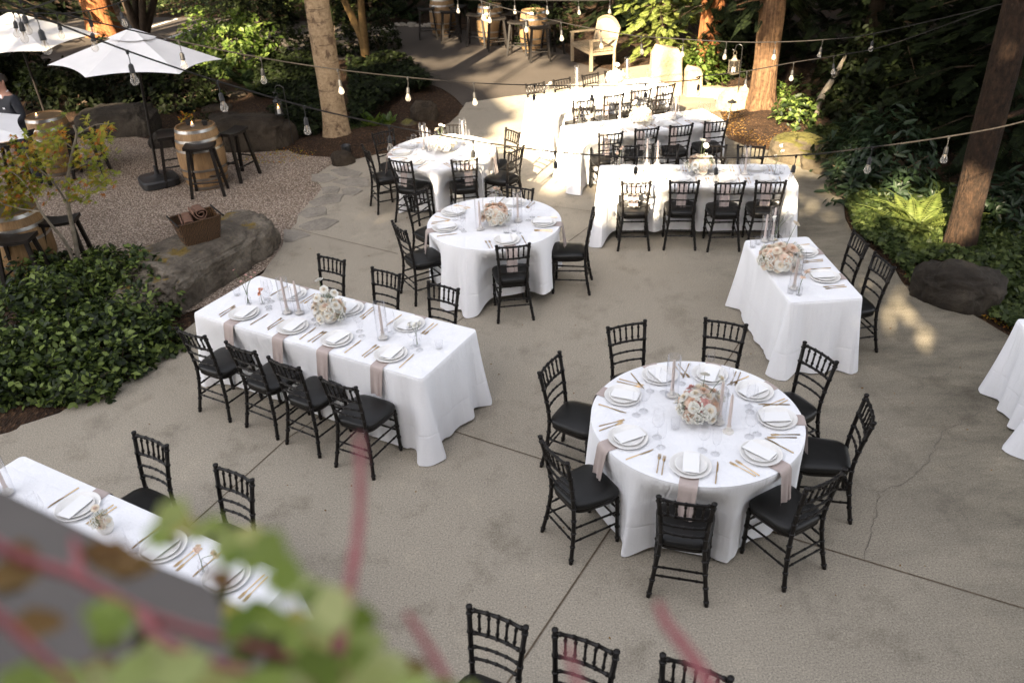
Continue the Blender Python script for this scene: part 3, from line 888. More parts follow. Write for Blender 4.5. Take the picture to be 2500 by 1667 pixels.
# unseen trees added to block the sun: crowns only let the light through where the photograph has sun
def added_shade_tree(x, y, zt, rx, rz, n, seed, label):
    t = empty('added_shade_tree', (x, y, 0))
    rng = np.random.default_rng(seed)
    tag(t, label, 'tree', 'added shade trees behind the terrace')
    trunk('trunk', (0, 0, -.03), (0, 0, zt + rz * .3), .11, .03, M['darkbark'], t, seed=seed, rings=8, n=10)
    d = rdirs(n, rng); r = rng.uniform(0, 1, (n, 1)) ** (1 / 3)
    P = d * r * np.array([rx, 1.7, rz]) + np.array([0, 0, zt])
    W = P + np.array([x, y, 0])
    P = P[shade_keep(W) & (W[:, 2] < 17.6 + 2.2 * (W[:, 0] < -9))]
    leafcards('crown', P, .44, M['leafdark'], t, rng)
sh = [(-34, 15, 5.5, 8), (-28, 15.5, 5, 8), (-23, 17, 4.6, 7.5), (-18, 19.5, 4.6, 5.5), (-14, 19.2, 4.4, 5.5), (-10.5, 18, 4.4, 6), (-7, 17.5, 4.4, 7), (-7.4, 9.4, 3.8, 3.4), (-4.2, 9.0, 3.6, 3.6), (-3.2, 17.5, 4, 7), (-1, 8.8, 3.4, 3.8), (1, 16.5, 4.4, 8), (4, 8.8, 4.0, 4.0), (1.6, 8.4, 3.6, 3.4), (-5.6, 7.6, 3.4, 3.0), (-2.4, 7.4, 3.4, 3.2), (-10.8, 9.6, 3.4, 4.2), (6, 16.5, 5, 8), (10, 13, 5, 7)]
SHL = ['leftmost', 'second from the left', 'third from the left', 'fourth from the left', 'fifth from the left', 'sixth from the left', 'tall seventh', 'low eighth', 'low ninth', 'tall tenth', 'low eleventh', 'tall twelfth', 'low thirteenth', 'low fourteenth', 'low fifteenth', 'low sixteenth', 'low seventeenth', 'tall eighteenth', 'rightmost']
for i, (x, z, rx, rz) in enumerate(sh):
    added_shade_tree(x, -8.6 + (i % 3) * .6, z, rx, rz, int(20 * rx * rz * (8.5 if z < 10 or x < -8 else 5.5)), 100 + i, 'unseen tree added behind the terrace for shade, %s of the row' % SHL[i])

# ------------------------------------------------------------------ chairs
def rod_r(L, r, n_ring, bump=1.32):
    """sample positions 0..1 and radii of a bamboo-turned rod"""
    ts, rs = [0.0], [r]
    w = .006 / L
    for k in range(n_ring):
        c = (k + .5) / n_ring
        ts += [c - 1.6 * w, c - .8 * w, c + .8 * w, c + 1.6 * w]; rs += [r, r * bump, r * bump, r]
    ts.append(1.0); rs.append(r)
    return ts, rs

def bez(pts, t):
    """piecewise smooth curve through pts at parameter t"""
    n = len(pts) - 1
    i = min(int(t * n), n - 1); u = t * n - i
    a, b, c, d = [Vector(pts[max(min(i + k, n), 0)]) for k in (-1, 0, 1, 2)]
    return .5 * ((2 * b) + (c - a) * u + (2 * a - 5 * b + 4 * c - d) * u * u + (3 * b - a - 3 * c + d) * u ** 3)

def rod(b, pts, r, rings, n=8, bump=1.32):
    L = sum((Vector(pts[i + 1]) - Vector(pts[i])).length for i in range(len(pts) - 1))
    ts, rs = rod_r(L, r, rings, bump)
    b.tube([bez(pts, t) for t in ts], rs, n)

def post_pts(s):
    return [(s * .192, -.235, 0), (s * .165, -.195, .22), (s * .142, -.178, .45), (s * .150, -.200, .66), (s * .168, -.245, .90)]

def post_at(s, z):
    p = post_pts(s)
    for i in range(4):
        if p[i][2] <= z <= p[i + 1][2]:
            return bez(p, (i + (z - p[i][2]) / (p[i + 1][2] - p[i][2])) / 4)

def make_chair():
    t = empty('banquet_chair')
    # cushion: rounded trapezoid, slightly domed
    def outline(u, k, y0=0.0):
        a = 2 * PI * u
        c, s_ = math.cos(a), math.sin(a)
        e = .42
        x = math.copysign(abs(c) ** e, c); y = math.copysign(abs(s_) ** e, s_)
        hw = .190 + .018 * y
        return x * hw * k, y * .195 * k + .012
    b = MB()
    prof = [(.90, .432), (.985, .438), (1.0, .452), (.985, .468), (.93, .480), (.75, .489), (.45, .494), (.0006, .496)]
    def cf(u, v):
        k, z = prof[int(round(v * (len(prof) - 1)))]
        x, y = outline(u, k)
        return Vector((x, y, z - .010 * (y + .19) * 0))
    b.grid(cf, 40, len(prof), closed=True)
    b.build('seat', M['leather'], t, angle=None)
    b = MB()
    pr = [(.80, .398), (.93, .398), (.955, .405), (.955, .428), (.90, .434)]
    b.grid(lambda u, v: Vector((*outline(u, pr[int(round(v * 4))][0]), pr[int(round(v * 4))][1])), 40, 5, closed=True)
    b.build('seat_frame', M['lacquer'], t, angle=35)
    for s in (-1, 1):
        b = MB(); rod(b, [(s * .180, .178, 0), (s * .178, .172, .2), (s * .176, .168, .42)], .0150, 4); b.build('leg', M['lacquer'], t)
        b = MB(); rod(b, post_pts(s), .0155, 9)
        p = post_at(s, .90); b.lathe([(.0155, 0), (.019, .004), (.018, .012), (.010, .017), (.001, .018)], 10, (p.x, p.y, p.z - .004))
        b.build('back_post', M['lacquer'], t)
    def rail(name, z, r, rings, dip=.018):
        a, c = post_at(-1, z), post_at(1, z)
        m = (a + c) / 2 + Vector((0, -dip, 0))
        b = MB(); rod(b, [a, a.lerp(m, .5) + Vector((0, -dip * .25, 0)), m, m.lerp(c, .5) + Vector((0, -dip * .25, 0)), c], r, rings, 7)
        b.build(name, M['lacquer'], t)
        return a, m, c
    t1 = rail('top_rail', .872, .0115, 5); t2 = rail('back_rail', .735, .0105, 5)
    rail('back_rail', .650, .0090, 5); rail('back_rail', .568, .0090, 5)
    for k in range(5):
        u = (k + 1) / 6
        def on(tr):
            a, m, c = tr
            p = a.lerp(c, u); p.y = p.y - .018 * (1 - (2 * u - 1) ** 2); return p
        b = MB(); rod(b, [on(t2), on(t1).lerp(on(t2), .5), on(t1)], .0078, 2, 6, 1.5); b.build('spindle', M['lacquer'], t)
    def st(a, c, rings=3):
        b.tube([Vector(a).lerp(Vector(c), x) for x in rod_r(.34, .0085, rings)[0]], rod_r(.34, .0085, rings)[1], 6)
    for s in (-1, 1):
        b = MB()
        for z, zb in ((.285, .285), (.175, .175)):
            q = post_at(s, zb); st((s * .178, .171, z), (q.x, q.y, zb))
        b.build('stretcher', M['lacquer'], t)
    b = MB(); st((-.178, .173, .31), (.178, .173, .31)); st((-.179, .175, .215), (.179, .175, .215)); b.build('stretcher', M['lacquer'], t)
    b = MB(); q = post_at(1, .25); st((-q.x, q.y, .25), (q.x, q.y, .25)); q = post_at(1, .18); st((-q.x, q.y, .18), (q.x, q.y, .18)); b.build('stretcher', M['lacquer'], t)
    return t

CHAIR = make_chair()
_used = []
CHAIRS = []
def push_off_chairs(v):
    """cloth hanging where a chair stands is pressed back behind the chair's front legs"""
    for org, f in CHAIRS:
        dx, dy = v.x - org.x, v.y - org.y
        if abs(dx) > .6 or abs(dy) > .6: continue
        ly = dx * f.x + dy * f.y; lx = -dx * f.y + dy * f.x
        lim = .200
        if ly < lim and ly > -.3 and abs(lx) < .40:
            wz = min(1, max(0, (.745 - v.z) / .27)); wx = min(1, max(0, (.40 - abs(lx)) / .22))
            wz = wz * wz * (3 - 2 * wz); wx = wx * wx * (3 - 2 * wx)
            k = (lim - ly) * wz * wx
            v = Vector((v.x + f.x * k, v.y + f.y * k, v.z))
    return v
DEFER = []
def rect_table(name, c, u, hl, hw, *a, **k):
    u = Vector(u).normalized()
    DEFER.append((rect_table_now, (name, c, u, hl, hw) + a, k))
    return c, u, Vector((-u.y, u.x, 0))
def round_table(*a, **k): DEFER.append((round_table_now, a, k))
def place_chair(p1, p2, face, label, group):
    """p1, p2: pixels of the two post tops; face: a point the chair faces"""
    A, B = at(p1[0], p1[1], .905), at(p2[0], p2[1], .905)
    mid = (A + B) / 2; lat = (B - A); lat.z = 0; lat.normalize()
    f = Vector((-lat.y, lat.x, 0))
    if f.dot(V2(face) - V2(mid)) < 0: f = -f
    o = CHAIR if not _used else copy_tree(CHAIR)
    _used.append(o)
    org = V2(mid) + f * .245
    o.location = org
    o.rotation_euler = (0, 0, math.atan2(f.y, f.x) - PI / 2)
    tag(o, label, 'chair', group)
    CHAIRS.append((org.copy(), f.copy()))
    return org, f

# ------------------------------------------------------------------ tables and their cloths
ZT = .765
def fold(s, k, seed):
    return noise.noise((s * k, seed * 7.3, 0)) + .5 * noise.noise((s * k * 2.3, seed * 3.1, 4))

def rect_table_now(name, c, u, hl, hw, label, clabel, seed, hem=.012, flares=(1, 1, 1, 1), hemf=None):
    """c centre, u unit vector along the length, hl/hw half sizes; hem height along the four sides (near, right, far, left)"""
    u = Vector(u).normalized(); v = Vector((-u.y, u.x, 0))
    rz = math.atan2(u.y, u.x)
    t = empty(name, (c.x, c.y, 0), rz)
    tag(t, label, 'table', 'long rectangular banquet tables')
    b = MB(); b.box((0, 0, .735), (2 * hl - .03, 2 * hw - .03, .03)); b.build('tabletop', M['stool'], t, smooth=False)
    for sx in (-1, 1):
        for sy in (-1, 1):
            b = MB(); b.tube([(sx * (hl - .25), sy * (hw - .1), 0), (sx * (hl - .25), sy * (hw - .1), .72)], .016, 8); b.build('leg', M['black'], t)
    # the cloth
    rc = .035
    seg = []                                   # perimeter samples: point, normal, distance to nearest corner, side index
    per = [((-1, -1), (1, -1), (0, -1)), ((1, -1), (1, 1), (1, 0)), ((1, 1), (-1, 1), (0, 1)), ((-1, 1), (-1, -1), (-1, 0))]
    for k, (a, d, nn) in enumerate(per):
        A = Vector((a[0] * hl, a[1] * hw, 0)); D = Vector((d[0] * hl, d[1] * hw, 0)); L = (D - A).length; T = (D - A) / L
        n = int(L / .022)
        for i in range(n):
            s = rc + (L - 2 * rc) * i / (n - 1)
            dc = min(s, L - s)
            seg.append((A + T * s, Vector((nn[0], nn[1], 0)), dc, k, flares[k] if s < L / 2 else flares[(k + 1) % 4]))
        cen = D - T * rc - Vector((nn[0], nn[1], 0)) * rc
        nn2 = per[(k + 1) % 4][2]
        for i in range(1, 10):
            an = i / 10 * PI / 2
            dn = Vector((nn[0], nn[1], 0)) * math.cos(an) + Vector((nn2[0], nn2[1], 0)) * math.sin(an)
            seg.append((cen + dn * rc, dn, 0.0, k + .5, flares[(k + 1) % 4]))
    levels = [0, .006, .015, .04, .09, .16, .25, .35, .46, .57, .67, .74, .80]
    b = MB(); vs = []
    npp = len(seg)
    hh = hem if hasattr(hem, '__len__') else (hem,) * 4
    for li, lv in enumerate(levels):
        for i, (p, nn, dc, k, fl) in enumerate(seg):
            s = i * .022
            hz = hh[int(k) % 4] if k == int(k) else (hh[int(k)] + hh[(int(k) + 1) % 4]) / 2
            ck = math.exp(-(dc / .085) ** 2)
            hz = hz * (1 - ck) + .006 * ck + .012 * max(0, fold(s, 1.6, seed + 5))
            drop = (ZT - hz) * min(lv / .80, 1)
            h = drop / ZT
            off = .004 + .006 * min(1, drop / .02) + h * .028
            off += h ** 1.2 * .040 * fold(s, 2.6, seed) + h ** 1.6 * .026 * fold(s, 6.0, seed + 2)
            off += fl * ck * (.02 * h + .085 * h ** 1.4)
            off -= fl * .042 * h * math.exp(-((dc - .16) / .055) ** 2) * (1 if k == int(k) else 0)
            off += fl * .022 * h * math.exp(-((dc - .28) / .06) ** 2) * (1 if k == int(k) else 0)
            off = max(off, .004 + .01 * h)
            q = p + nn * off
            w_ = push_off_chairs(Vector((c.x + u.x * q.x + v.x * q.y, c.y + u.y * q.x + v.y * q.y, ZT - drop))) - c
            vs.append(Vector((w_.x * u.x + w_.y * u.y, w_.x * v.x + w_.y * v.y, ZT - drop)))
    fs = [tuple(range(npp))]
    for li in range(len(levels) - 1):
        for i in range(npp):
            i2 = (i + 1) % npp
            fs.append((li * npp + i, (li + 1) * npp + i, (li + 1) * npp + i2, li * npp + i2))
    b._add(vs, fs)
    cl = b.build('tablecloth', M['cloth'], angle=50)
    cl.location = (c.x, c.y, 0); cl.rotation_euler = (0, 0, rz)
    tag(cl, clabel, 'tablecloth', 'white floor-length tablecloths')
    return c, u, v

def round_table_now(c, R, label, clabel, seed, hem, rot=0.0, corner=(.1, .1, .1, .1)):
    t = empty('round_table', (c.x, c.y, 0))
    tag(t, label, 'table', 'round banquet tables')
    b = MB(); b.lathe([(0.001, .72), (R - .02, .72), (R - .02, .75), (.001, .75)], 40); b.build('tabletop', M['stool'], t, smooth=False)
    for k in range(4):
        a = k * PI / 2 + .6
        b = MB(); b.tube([(math.cos(a) * .52, math.sin(a) * .52, 0), (math.cos(a) * .45, math.sin(a) * .45, .72)], .014, 8); b.build('leg', M['black'], t)
    n = 360
    levels = [0, .008, .02, .05, .1, .17, .26, .36, .47, .58, .68, .74, .78]
    vs = []
    for lv in levels:
        for i in range(n):
            a = 2 * PI * i / n
            s = a * R
            # a square cloth: long pointed corners, raised middles
            ka = [math.exp(-((((a - rot - k * PI / 2) + PI) % (2 * PI) - PI) / .15) ** 2) for k in range(4)]
            ck = max(ka); cf = corner[ka.index(ck)]
            hz = hem(a) * (1 - ck) + .006 * ck
            drop = (ZT - hz) * lv / .78
            h = drop / ZT
            cyc = lambda kk, sd: noise.noise((math.cos(a) * kk, math.sin(a) * kk, sd))
            f1 = cyc(3.4, seed); f2 = cyc(7.5, seed + 3)
            off = .004 * min(1, drop / .01) + h * .03 + h ** 1.1 * .11 * f1 + h ** 1.15 * .075 * f2 + ck * cf * h ** 1.5
            off = max(off, .004 - .06 * h)
            w_ = push_off_chairs(Vector((c.x + (R + off) * math.cos(a), c.y + (R + off) * math.sin(a), ZT - drop)))
            vs.append(Vector((w_.x - c.x, w_.y - c.y, ZT - drop)))
    fs = [tuple(range(n))]
    for li in range(len(levels) - 1):
        for i in range(n):
            i2 = (i + 1) % n
            fs.append((li * n + i, (li + 1) * n + i, (li + 1) * n + i2, li * n + i2))
    b = MB(); b._add(vs, fs)
    cl = b.build('tablecloth', M['cloth'], angle=50); cl.location = (c.x, c.y, 0)
    tag(cl, clabel, 'tablecloth', 'white floor-length tablecloths')

# ------------------------------------------------------------------ things on the tables
def proto(name, b, m, smooth=True, angle=40): return b.mesh(name, smooth, angle), m
def _plate(r, h):
    b = MB(); b.lathe([(r * .55, 0), (r * .62, 0), (r * .96, h * .55), (r, h), (r * .975, h + .002), (r * .90, h * .75), (r * .80, .006), (.001, .005)], 48, cap0=True); return b
ME = {}
ME['dinner_plate'] = proto('dinner_plate', _plate(.142, .020), M['ceramic'])
ME['salad_plate'] = proto('salad_plate', _plate(.108, .016), M['ceramic'])
b = MB(); b.box((0, 0, .0012), (.108, .205, .0024)); ME['menu_card'] = proto('menu_card', b, M['card'], False)
def _fork():
    b = MB()
    b.tube([(0, -.105, .004), (0, -.05, .005), (0, .0, .004), (0, .035, .004)], [.0042, .0036, .0026, .0026], 6)
    b.tube([(0, .03, .004), (0, .045, .003), (0, .06, .003)], [.003, .0085, .0105], 8, squash=.35)
    for k in range(4):
        x = (k - 1.5) * .0058; b.tube([(x, .058, .003), (x, .08, .0015), (x * .95, .098, .004)], [.0020, .0018, .0012], 5)
    return b
def _knife():
    b = MB()
    b.tube([(0, -.11, .004), (0, -.05, .0045), (0, .0, .004)], [.0045, .0040, .0032], 6)
    b.prism([(-.0035, 0), (.0035, 0), (.0085, .03), (.0085, .085), (.002, .115), (-.0035, .118)], .003, .0048); return b
ME['fork'] = proto('fork', _fork(), M['gold']); ME['knife'] = proto('knife', _knife(), M['gold'])
b = MB(); b.lathe([(.001, .002), (.034, .001), (.035, .003), (.01, .006), (.0042, .012), (.0038, .085), (.006, .095), (.026, .106), (.041, .130), (.044, .155), (.040, .190), (.034, .222), (.0325, .222)], 24)
ME['wine_glass'] = proto('wine_glass', b, M['glass'], True, 60)
b = MB(); b.lathe([(.001, .002), (.031, .001), (.032, .003), (.009, .006), (.0040, .012), (.0038, .070), (.008, .082), (.024, .100), (.031, .128), (.032, .160), (.029, .205), (.0275, .205)], 24)
ME['flute_glass'] = proto('flute_glass', b, M['glass'], True, 60)
b = MB(); b.lathe([(.001, .004), (.028, .003), (.031, .006), (.034, .075), (.0325, .075), (.029, .012), (.001, .011)], 24)
ME['votive_glass'] = proto('votive_glass', b, M['glass'], True, 50)
def _cyl(r, h):
    b = MB(); b.lathe([(.001, .003), (r - .002, .002), (r, .006), (r, h - .002), (r - .0015, h), (r - .003, h - .003), (r - .003, .01), (.001, .009)], 32); return b
ME['hurricane_glass'] = proto('hurricane_glass', _cyl(.050, .36), M['glass'], True, 50)
ME['low_hurricane_glass'] = proto('hurricane_glass', _cyl(.046, .29), M['glass'], True, 50)
def _napkin():
    b = MB()
    prof = [(.17, .0025), (.10, .0030), (.02, .0035), (-.008, .002), (-.018, -.008), (-.026, -.03), (-.034, -.10), (-.044, -.18), (-.052, -.255)]
    def fn(u, v):
        k = v * (len(prof) - 1); i = min(int(k), len(prof) - 2); f = k - i
        y = prof[i][0] * (1 - f) + prof[i + 1][0] * f; z = prof[i][1] * (1 - f) + prof[i + 1][1] * f
        w = .062 - .006 * max(0, -z) / .25
        x = (u - .5) * 2 * w
        fl = max(0, -z) / .25
        return Vector((x + .01 * fl * math.sin(z * 9), y - .010 * fl * math.cos(u * 9 + 1) - (.018 * fl if u > .78 else 0), z))
    b.grid(fn, 18, 28)
    # the folded under layer
    def fn2(u, v):
        p = fn(u, v); return Vector((p.x * .93 + .004, p.y + .0045 + .004 * max(0, -p.z), p.z - .0016 + (.012 * v)))
    b.grid(fn2, 18, 28)
    return b
ME['napkin'] = proto('napkin', _napkin(), M['napkin'], True, 60)
for k_, (me_, m_) in ME.items(): me_.materials.append(m_)

def put(key, loc, rz, label, cat, group, tilt=None, sc=1.0):
    o = bpy.data.objects.new(ME[key][0].name.split('.')[0], ME[key][0]); COL.objects.link(o)
    o.location = loc; o.rotation_euler = (tilt[0], tilt[1], rz) if tilt else (0, 0, rz)
    if sc != 1.0: o.scale = (sc, sc, sc)
    return tag(o, label, cat, group)

_srng = random.Random(21)
def place_setting(E, d, seat, table, glasses=True):
    """E: point on the table edge, d: unit vector from the seat towards the table's middle"""
    d = Vector((d.x, d.y, 0)).normalized(); r = Vector((d.y, -d.x, 0)); E = V2(E)
    rz = math.atan2(d.y, d.x) - PI / 2
    z = ZT + .0005
    w = 'at %s of %s' % (seat, table)
    P = E + d * .185
    j = lambda a: _srng.uniform(-a, a)
    put('napkin', Vector((E.x, E.y, z)), rz + j(.05), 'taupe folded napkin %s' % w, 'napkin', 'taupe napkins hanging off the tables')
    put('dinner_plate', (P.x, P.y, z + .0045), rz, 'white dinner plate %s' % w, 'plate', 'white dinner plates')
    Q = P + d * .004 + r * j(.006)
    put('salad_plate', (Q.x, Q.y, z + .0115), rz, 'small upper white plate %s' % w, 'plate', 'white salad plates')
    put('menu_card', (Q.x + d.x * .012, Q.y + d.y * .012, z + .0300), rz + j(.14), 'white menu card %s' % w, 'menu card', 'white menu cards', tilt=(j(.01) + .008, j(.01)))
    f1 = E + d * (.165 + j(.01)) - r * .178; f2 = E + d * (.175 + j(.015)) - r * .212
    put('fork', (f1.x, f1.y, z), rz + j(.07), 'inner gold fork %s' % w, 'fork', 'gold forks')
    put('fork', (f2.x, f2.y, z), rz + j(.07), 'outer gold fork %s' % w, 'fork', 'gold forks')
    k = E + d * (.165 + j(.01)) + r * (.182 + j(.01))
    put('knife', (k.x, k.y, z), rz + j(.07), 'gold table knife %s' % w, 'knife', 'gold knives')
    if glasses:
        g1 = E + d * (.375 + j(.02)) + r * (.085 + j(.02)); g2 = E + d * (.345 + j(.02)) + r * (.165 + j(.02))
        put('wine_glass', (g1.x, g1.y, z), j(3), 'wide stemmed wine glass %s' % w, 'wine glass', 'stemmed wine glasses')
        put('flute_glass', (g2.x, g2.y, z), j(3), 'narrow stemmed glass %s' % w, 'wine glass', 'narrow stemmed glasses')

# candles
def make_candle(h):
    t = empty('candlestick')
    b = MB(); b.lathe([(.038, 0), (.040, .004), (.036, .010), (.018, .014), (.017, .045), (.019, .050), (.013, .050)], 24, cap0=True); b.build('holder', M['holder'], t)
    b = MB(); b.lathe([(.0125, .045), (.0118, .05 + h * .6), (.0100, .05 + h * .93), (.005, .05 + h), (.001, .052 + h)], 14); b.build('candle', M['candle'], t)
    b = MB(); b.tube([(0, 0, .05 + h), (.001, 0, .062 + h)], .0012, 5); b.build('wick', M['black'], t)
    return t
CANDLE = make_candle(.27)
_cused = []
def candle(px, py, where, hurr=None, cand=True, sc=1.0):
    p = at(px, py, ZT)
    if cand:
        o = CANDLE if not _cused else copy_tree(CANDLE)
        _cused.append(o)
        o.location = (p.x, p.y, ZT + (.010 if hurr else .0005)); o.scale = (1, 1, sc)
        o.rotation_euler = (0, 0, _srng.uniform(0, 6))
        tag(o, 'taupe taper candle %s' % where, 'candle', 'taupe taper candles')
    if hurr:
        put(hurr, (p.x, p.y, ZT + .0005), 0, 'clear glass candle cylinder %s' % where, 'glass cylinder', 'glass candle cylinders')

def votive(px, py, where):
    p = at(px, py, ZT)
    put('votive_glass', (p.x, p.y, ZT + .0005), 0, 'small clear votive glass %s' % where, 'votive glass', 'clear votive glasses')

# flowers
def rose_mesh(name, m, m2, seed, petals=(4, 5, 6, 6)):
    rng = random.Random(seed); b = MB()
    for ring, n in enumerate(petals):
        R = .008 + .0085 * ring; open_ = .12 + .30 * ring; H = .030 - .0035 * ring; W = .012 + .0055 * ring
        b.mi = 1 if ring < 2 else 0
        for k in range(n):
            a = 2 * PI * (k + ring * .5 + rng.uniform(-.2, .2)) / n
            ca, sa = math.cos(a), math.sin(a)
            H2 = H * rng.uniform(.85, 1.15)
            def fn(u, v):
                x = (u - .5) * 2
                rad = R * .5 + v * (R * .5) + open_ * .022 * v * v + (.006 + .002 * ring) * max(0, v - .7) * 3 * (.4 + .2 * ring)
                w = W * (.35 + .9 * math.sin(min(v * 1.05, 1) * PI * .62)) * x
                z = H2 * v * (1 - .28 * x * x * v) - .005 * ring - .25 * open_ * .012 * v * v
                q = rad - .35 * w * w / max(W, .001)
                return Vector((ca * q - sa * w, sa * q + ca * w, z))
            b.grid(fn, 5, 5)
    me = b.mesh(name, True, None); me.materials.append(m); me.materials.append(m2)
    return me
HEART = {'white': FL['green'] if False else FL['cream'], 'cream': FL['blush'], 'blush': FL['peachy'], 'pink': FL['pink'], 'peach': FL['peach']}
ROSE = {k: [rose_mesh('rose', FL[k], HEART[k], i) for i in range(3)] for k in ('white', 'cream', 'blush', 'pink', 'peach')}
def _filler():
    rng = random.Random(3); b = MB()
    for i in range(26):
        a = rng.uniform(0, 6.28); r = .035 * math.sqrt(rng.random()); z = .03 + rng.uniform(-.006, .012)
        p = Vector((r * math.cos(a), r * math.sin(a), z))
        b.mi = 1; b.tube([(0, 0, -.03), p], .0007, 4)
        b.mi = 0
        for k in range(4):
            an = k * PI / 2 + a
            b._add([p, p + Vector((math.cos(an) * .006, math.sin(an) * .006, .004)), p + Vector((math.cos(an + .8) * .007, math.sin(an + .8) * .007, .006)), p + Vector((math.cos(an + 1.5) * .006, math.sin(an + 1.5) * .006, .004))], [(0, 1, 2, 3)])
    me = b.mesh('filler_sprig', True, None)
    me.materials.append(FL['white']); me.materials.append(M['stem'])
    return me
FILLER = _filler()
b = MB(); b.lathe([(.001, .004), (.045, .002), (.052, .008), (.072, .045), (.074, .07), (.062, .095), (.056, .097), (.064, .07), (.06, .04), (.001, .012)], 32)
ME_BOWL = b.mesh('bowl', True, 60); ME_BOWL.materials.append(M['holder'])

def arrangement(px, py, palette, n, label, seed, rad=.13, tall=0, z0=.09, sc=1.0):
    rng = random.Random(seed); p = at(px, py, ZT)
    t = empty('flower_arrangement', (p.x, p.y, ZT + .0005), rng.uniform(0, 6))
    tag(t, label, 'flowers', 'rose centrepieces')
    t.scale = (sc, sc, sc)
    link_mesh('bowl', ME_BOWL, None, t)
    n = int(n * 1.45)
    for i in range(n):
        # golden-angle dome
        v = 1 - (i + .5) / n * 1.35
        a = i * 2.39996 + rng.uniform(-.2, .2)
        s = math.sqrt(max(0, 1 - v * v)) if v > -1 else 0
        d = Vector((s * math.cos(a), s * math.sin(a), v))
        rr = rad * rng.uniform(.80, 1.26)
        o = link_mesh('rose', ROSE[rng.choice(palette)][rng.randrange(3)], None, t)
        o.location = Vector((d.x * rr, d.y * rr, .12 + d.z * rr * .75))
        o.rotation_euler = (d + Vector((0, 0, .35))).to_track_quat('Z', 'Y').to_euler()
        o.scale = (rng.uniform(.60, .92),) * 3
    for i in range(max(4, n // 4)):
        a = rng.uniform(0, 6.28); v = rng.uniform(-.2, .7); s = math.sqrt(1 - v * v)
        d = Vector((s * math.cos(a), s * math.sin(a), v))
        o = link_mesh('filler_sprig', FILLER, None, t)
        o.location = Vector((d.x, d.y, d.z * .75)) * rad * 1.02 + Vector((0, 0, .12)); o.rotation_euler = d.to_track_quat('Z', 'Y').to_euler(); o.scale = (1.3,) * 3
    for i in range(tall):
        a = rng.uniform(0, 6.28); q = Vector((math.cos(a) * rad * 1.0, math.sin(a) * rad * 1.0, .12 + rad + rng.uniform(.05, .16)))
        b = MB(); b.tube(crom([(0, 0, .1), q * .6 + Vector((0, 0, .05)), q], 5), .0022, 5); b.build('stem', M['stem'], t)
        o = link_mesh('rose', ROSE[rng.choice(palette)][rng.randrange(3)], None, t)
        o.location = q; o.rotation_euler = (Vector((q.x, q.y, .12))).to_track_quat('Z', 'Y').to_euler(); o.scale = (.6,) * 3
    return t

def daisy(b, p, d, r, n=12, mi=0):
    d = Vector(d).normalized(); a0 = d.orthogonal().normalized(); a1 = d.cross(a0)
    b.mi = mi
    for ring, (k, rr) in enumerate(((n, r), (n - 3, r * .65))):
        for i in range(k):
            an = 2 * PI * i / k + ring * .3
            q = a0 * math.cos(an) + a1 * math.sin(an); w = d.cross(q) * rr * .30
            up = d * (rr * (.25 + .45 * ring))
            b._add([p, p + q * rr * .6 + w + up * .6, p + q * rr + up, p + q * rr * .6 - w + up * .6], [(0, 1, 2, 3)])

b = MB(); b.lathe([(.001, .003), (.026, .002), (.029, .006), (.029, .07), (.016, .092), (.0145, .108), (.017, .113), (.0155, .113), (.013, .107), (.014, .092), (.0265, .068), (.026, .009), (.001, .008)], 24)
ME_BUD = b.mesh('vase', True, 60); ME_BUD.materials.append(M['glass'])
def bud_vase(px, py, stems, col, label, seed, kind='daisy', sc=1.0):
    """stems: list of (dx right, dy back, height, flower radius)"""
    rng = random.Random(seed); p = at(px, py, ZT)
    t = empty('bud_vase', (p.x, p.y, ZT + .0005)); t.scale = (sc,) * 3
    tag(t, label, 'bud vase', 'glass bud vases')
    link_mesh('vase', ME_BUD, None, t)
    for dx, dy, h, r in stems:
        q = Vector((dx, dy, h))
        b = MB(); b.tube(crom([(-dx * .12, -dy * .12, .012), (dx * .06, dy * .06, .11), (dx * .35, dy * .35, .11 + (h - .11) * .5), q], 6), .0017, 5); b.build('stem', M['stem'], t)
        b = MB(); dd = Vector((dx * .5, dy * .5 - .02, .10))
        if kind == 'daisy': daisy(b, q, dd, r, 14); m = FL[col]
        elif kind == 'calla':
            def fn(u, v):
                a = 2 * PI * u; rr = r * (.12 + v ** 1.5 * (.75 + .5 * math.cos(a)))
                return q + Vector((math.cos(a) * rr + dx * .5 * v, math.sin(a) * rr, v * r * 2.3 * (1 + .2 * math.cos(a)) - r * .5))
            b.grid(fn, 16, 8, closed=True); m = FL[col]
        else:
            m = FL[col]
            for i in range(5):
                daisy(b, q + Vector((rng.uniform(-1, 1), rng.uniform(-1, 1), rng.uniform(-1, 1))) * r * .5, dd + Vector((rng.uniform(-.1, .1), rng.uniform(-.1, .1), 0)), r * .7, 8)
        b.build('flower', m, t, angle=None)
    return t

# ------------------------------------------------------------------ the banquet
def round_group(c, R, chairs, tname, gname):
    for p1, p2, seat in chairs:
        org, f = place_chair(p1, p2, c, 'black bamboo-turned chair at %s of %s' % (seat, tname), gname)
        out = (V2(org) - V2(c)).normalized()
        # seats look straight at the table centre, roughly
        place_setting(V2(c) + out * R, -out, seat, tname)

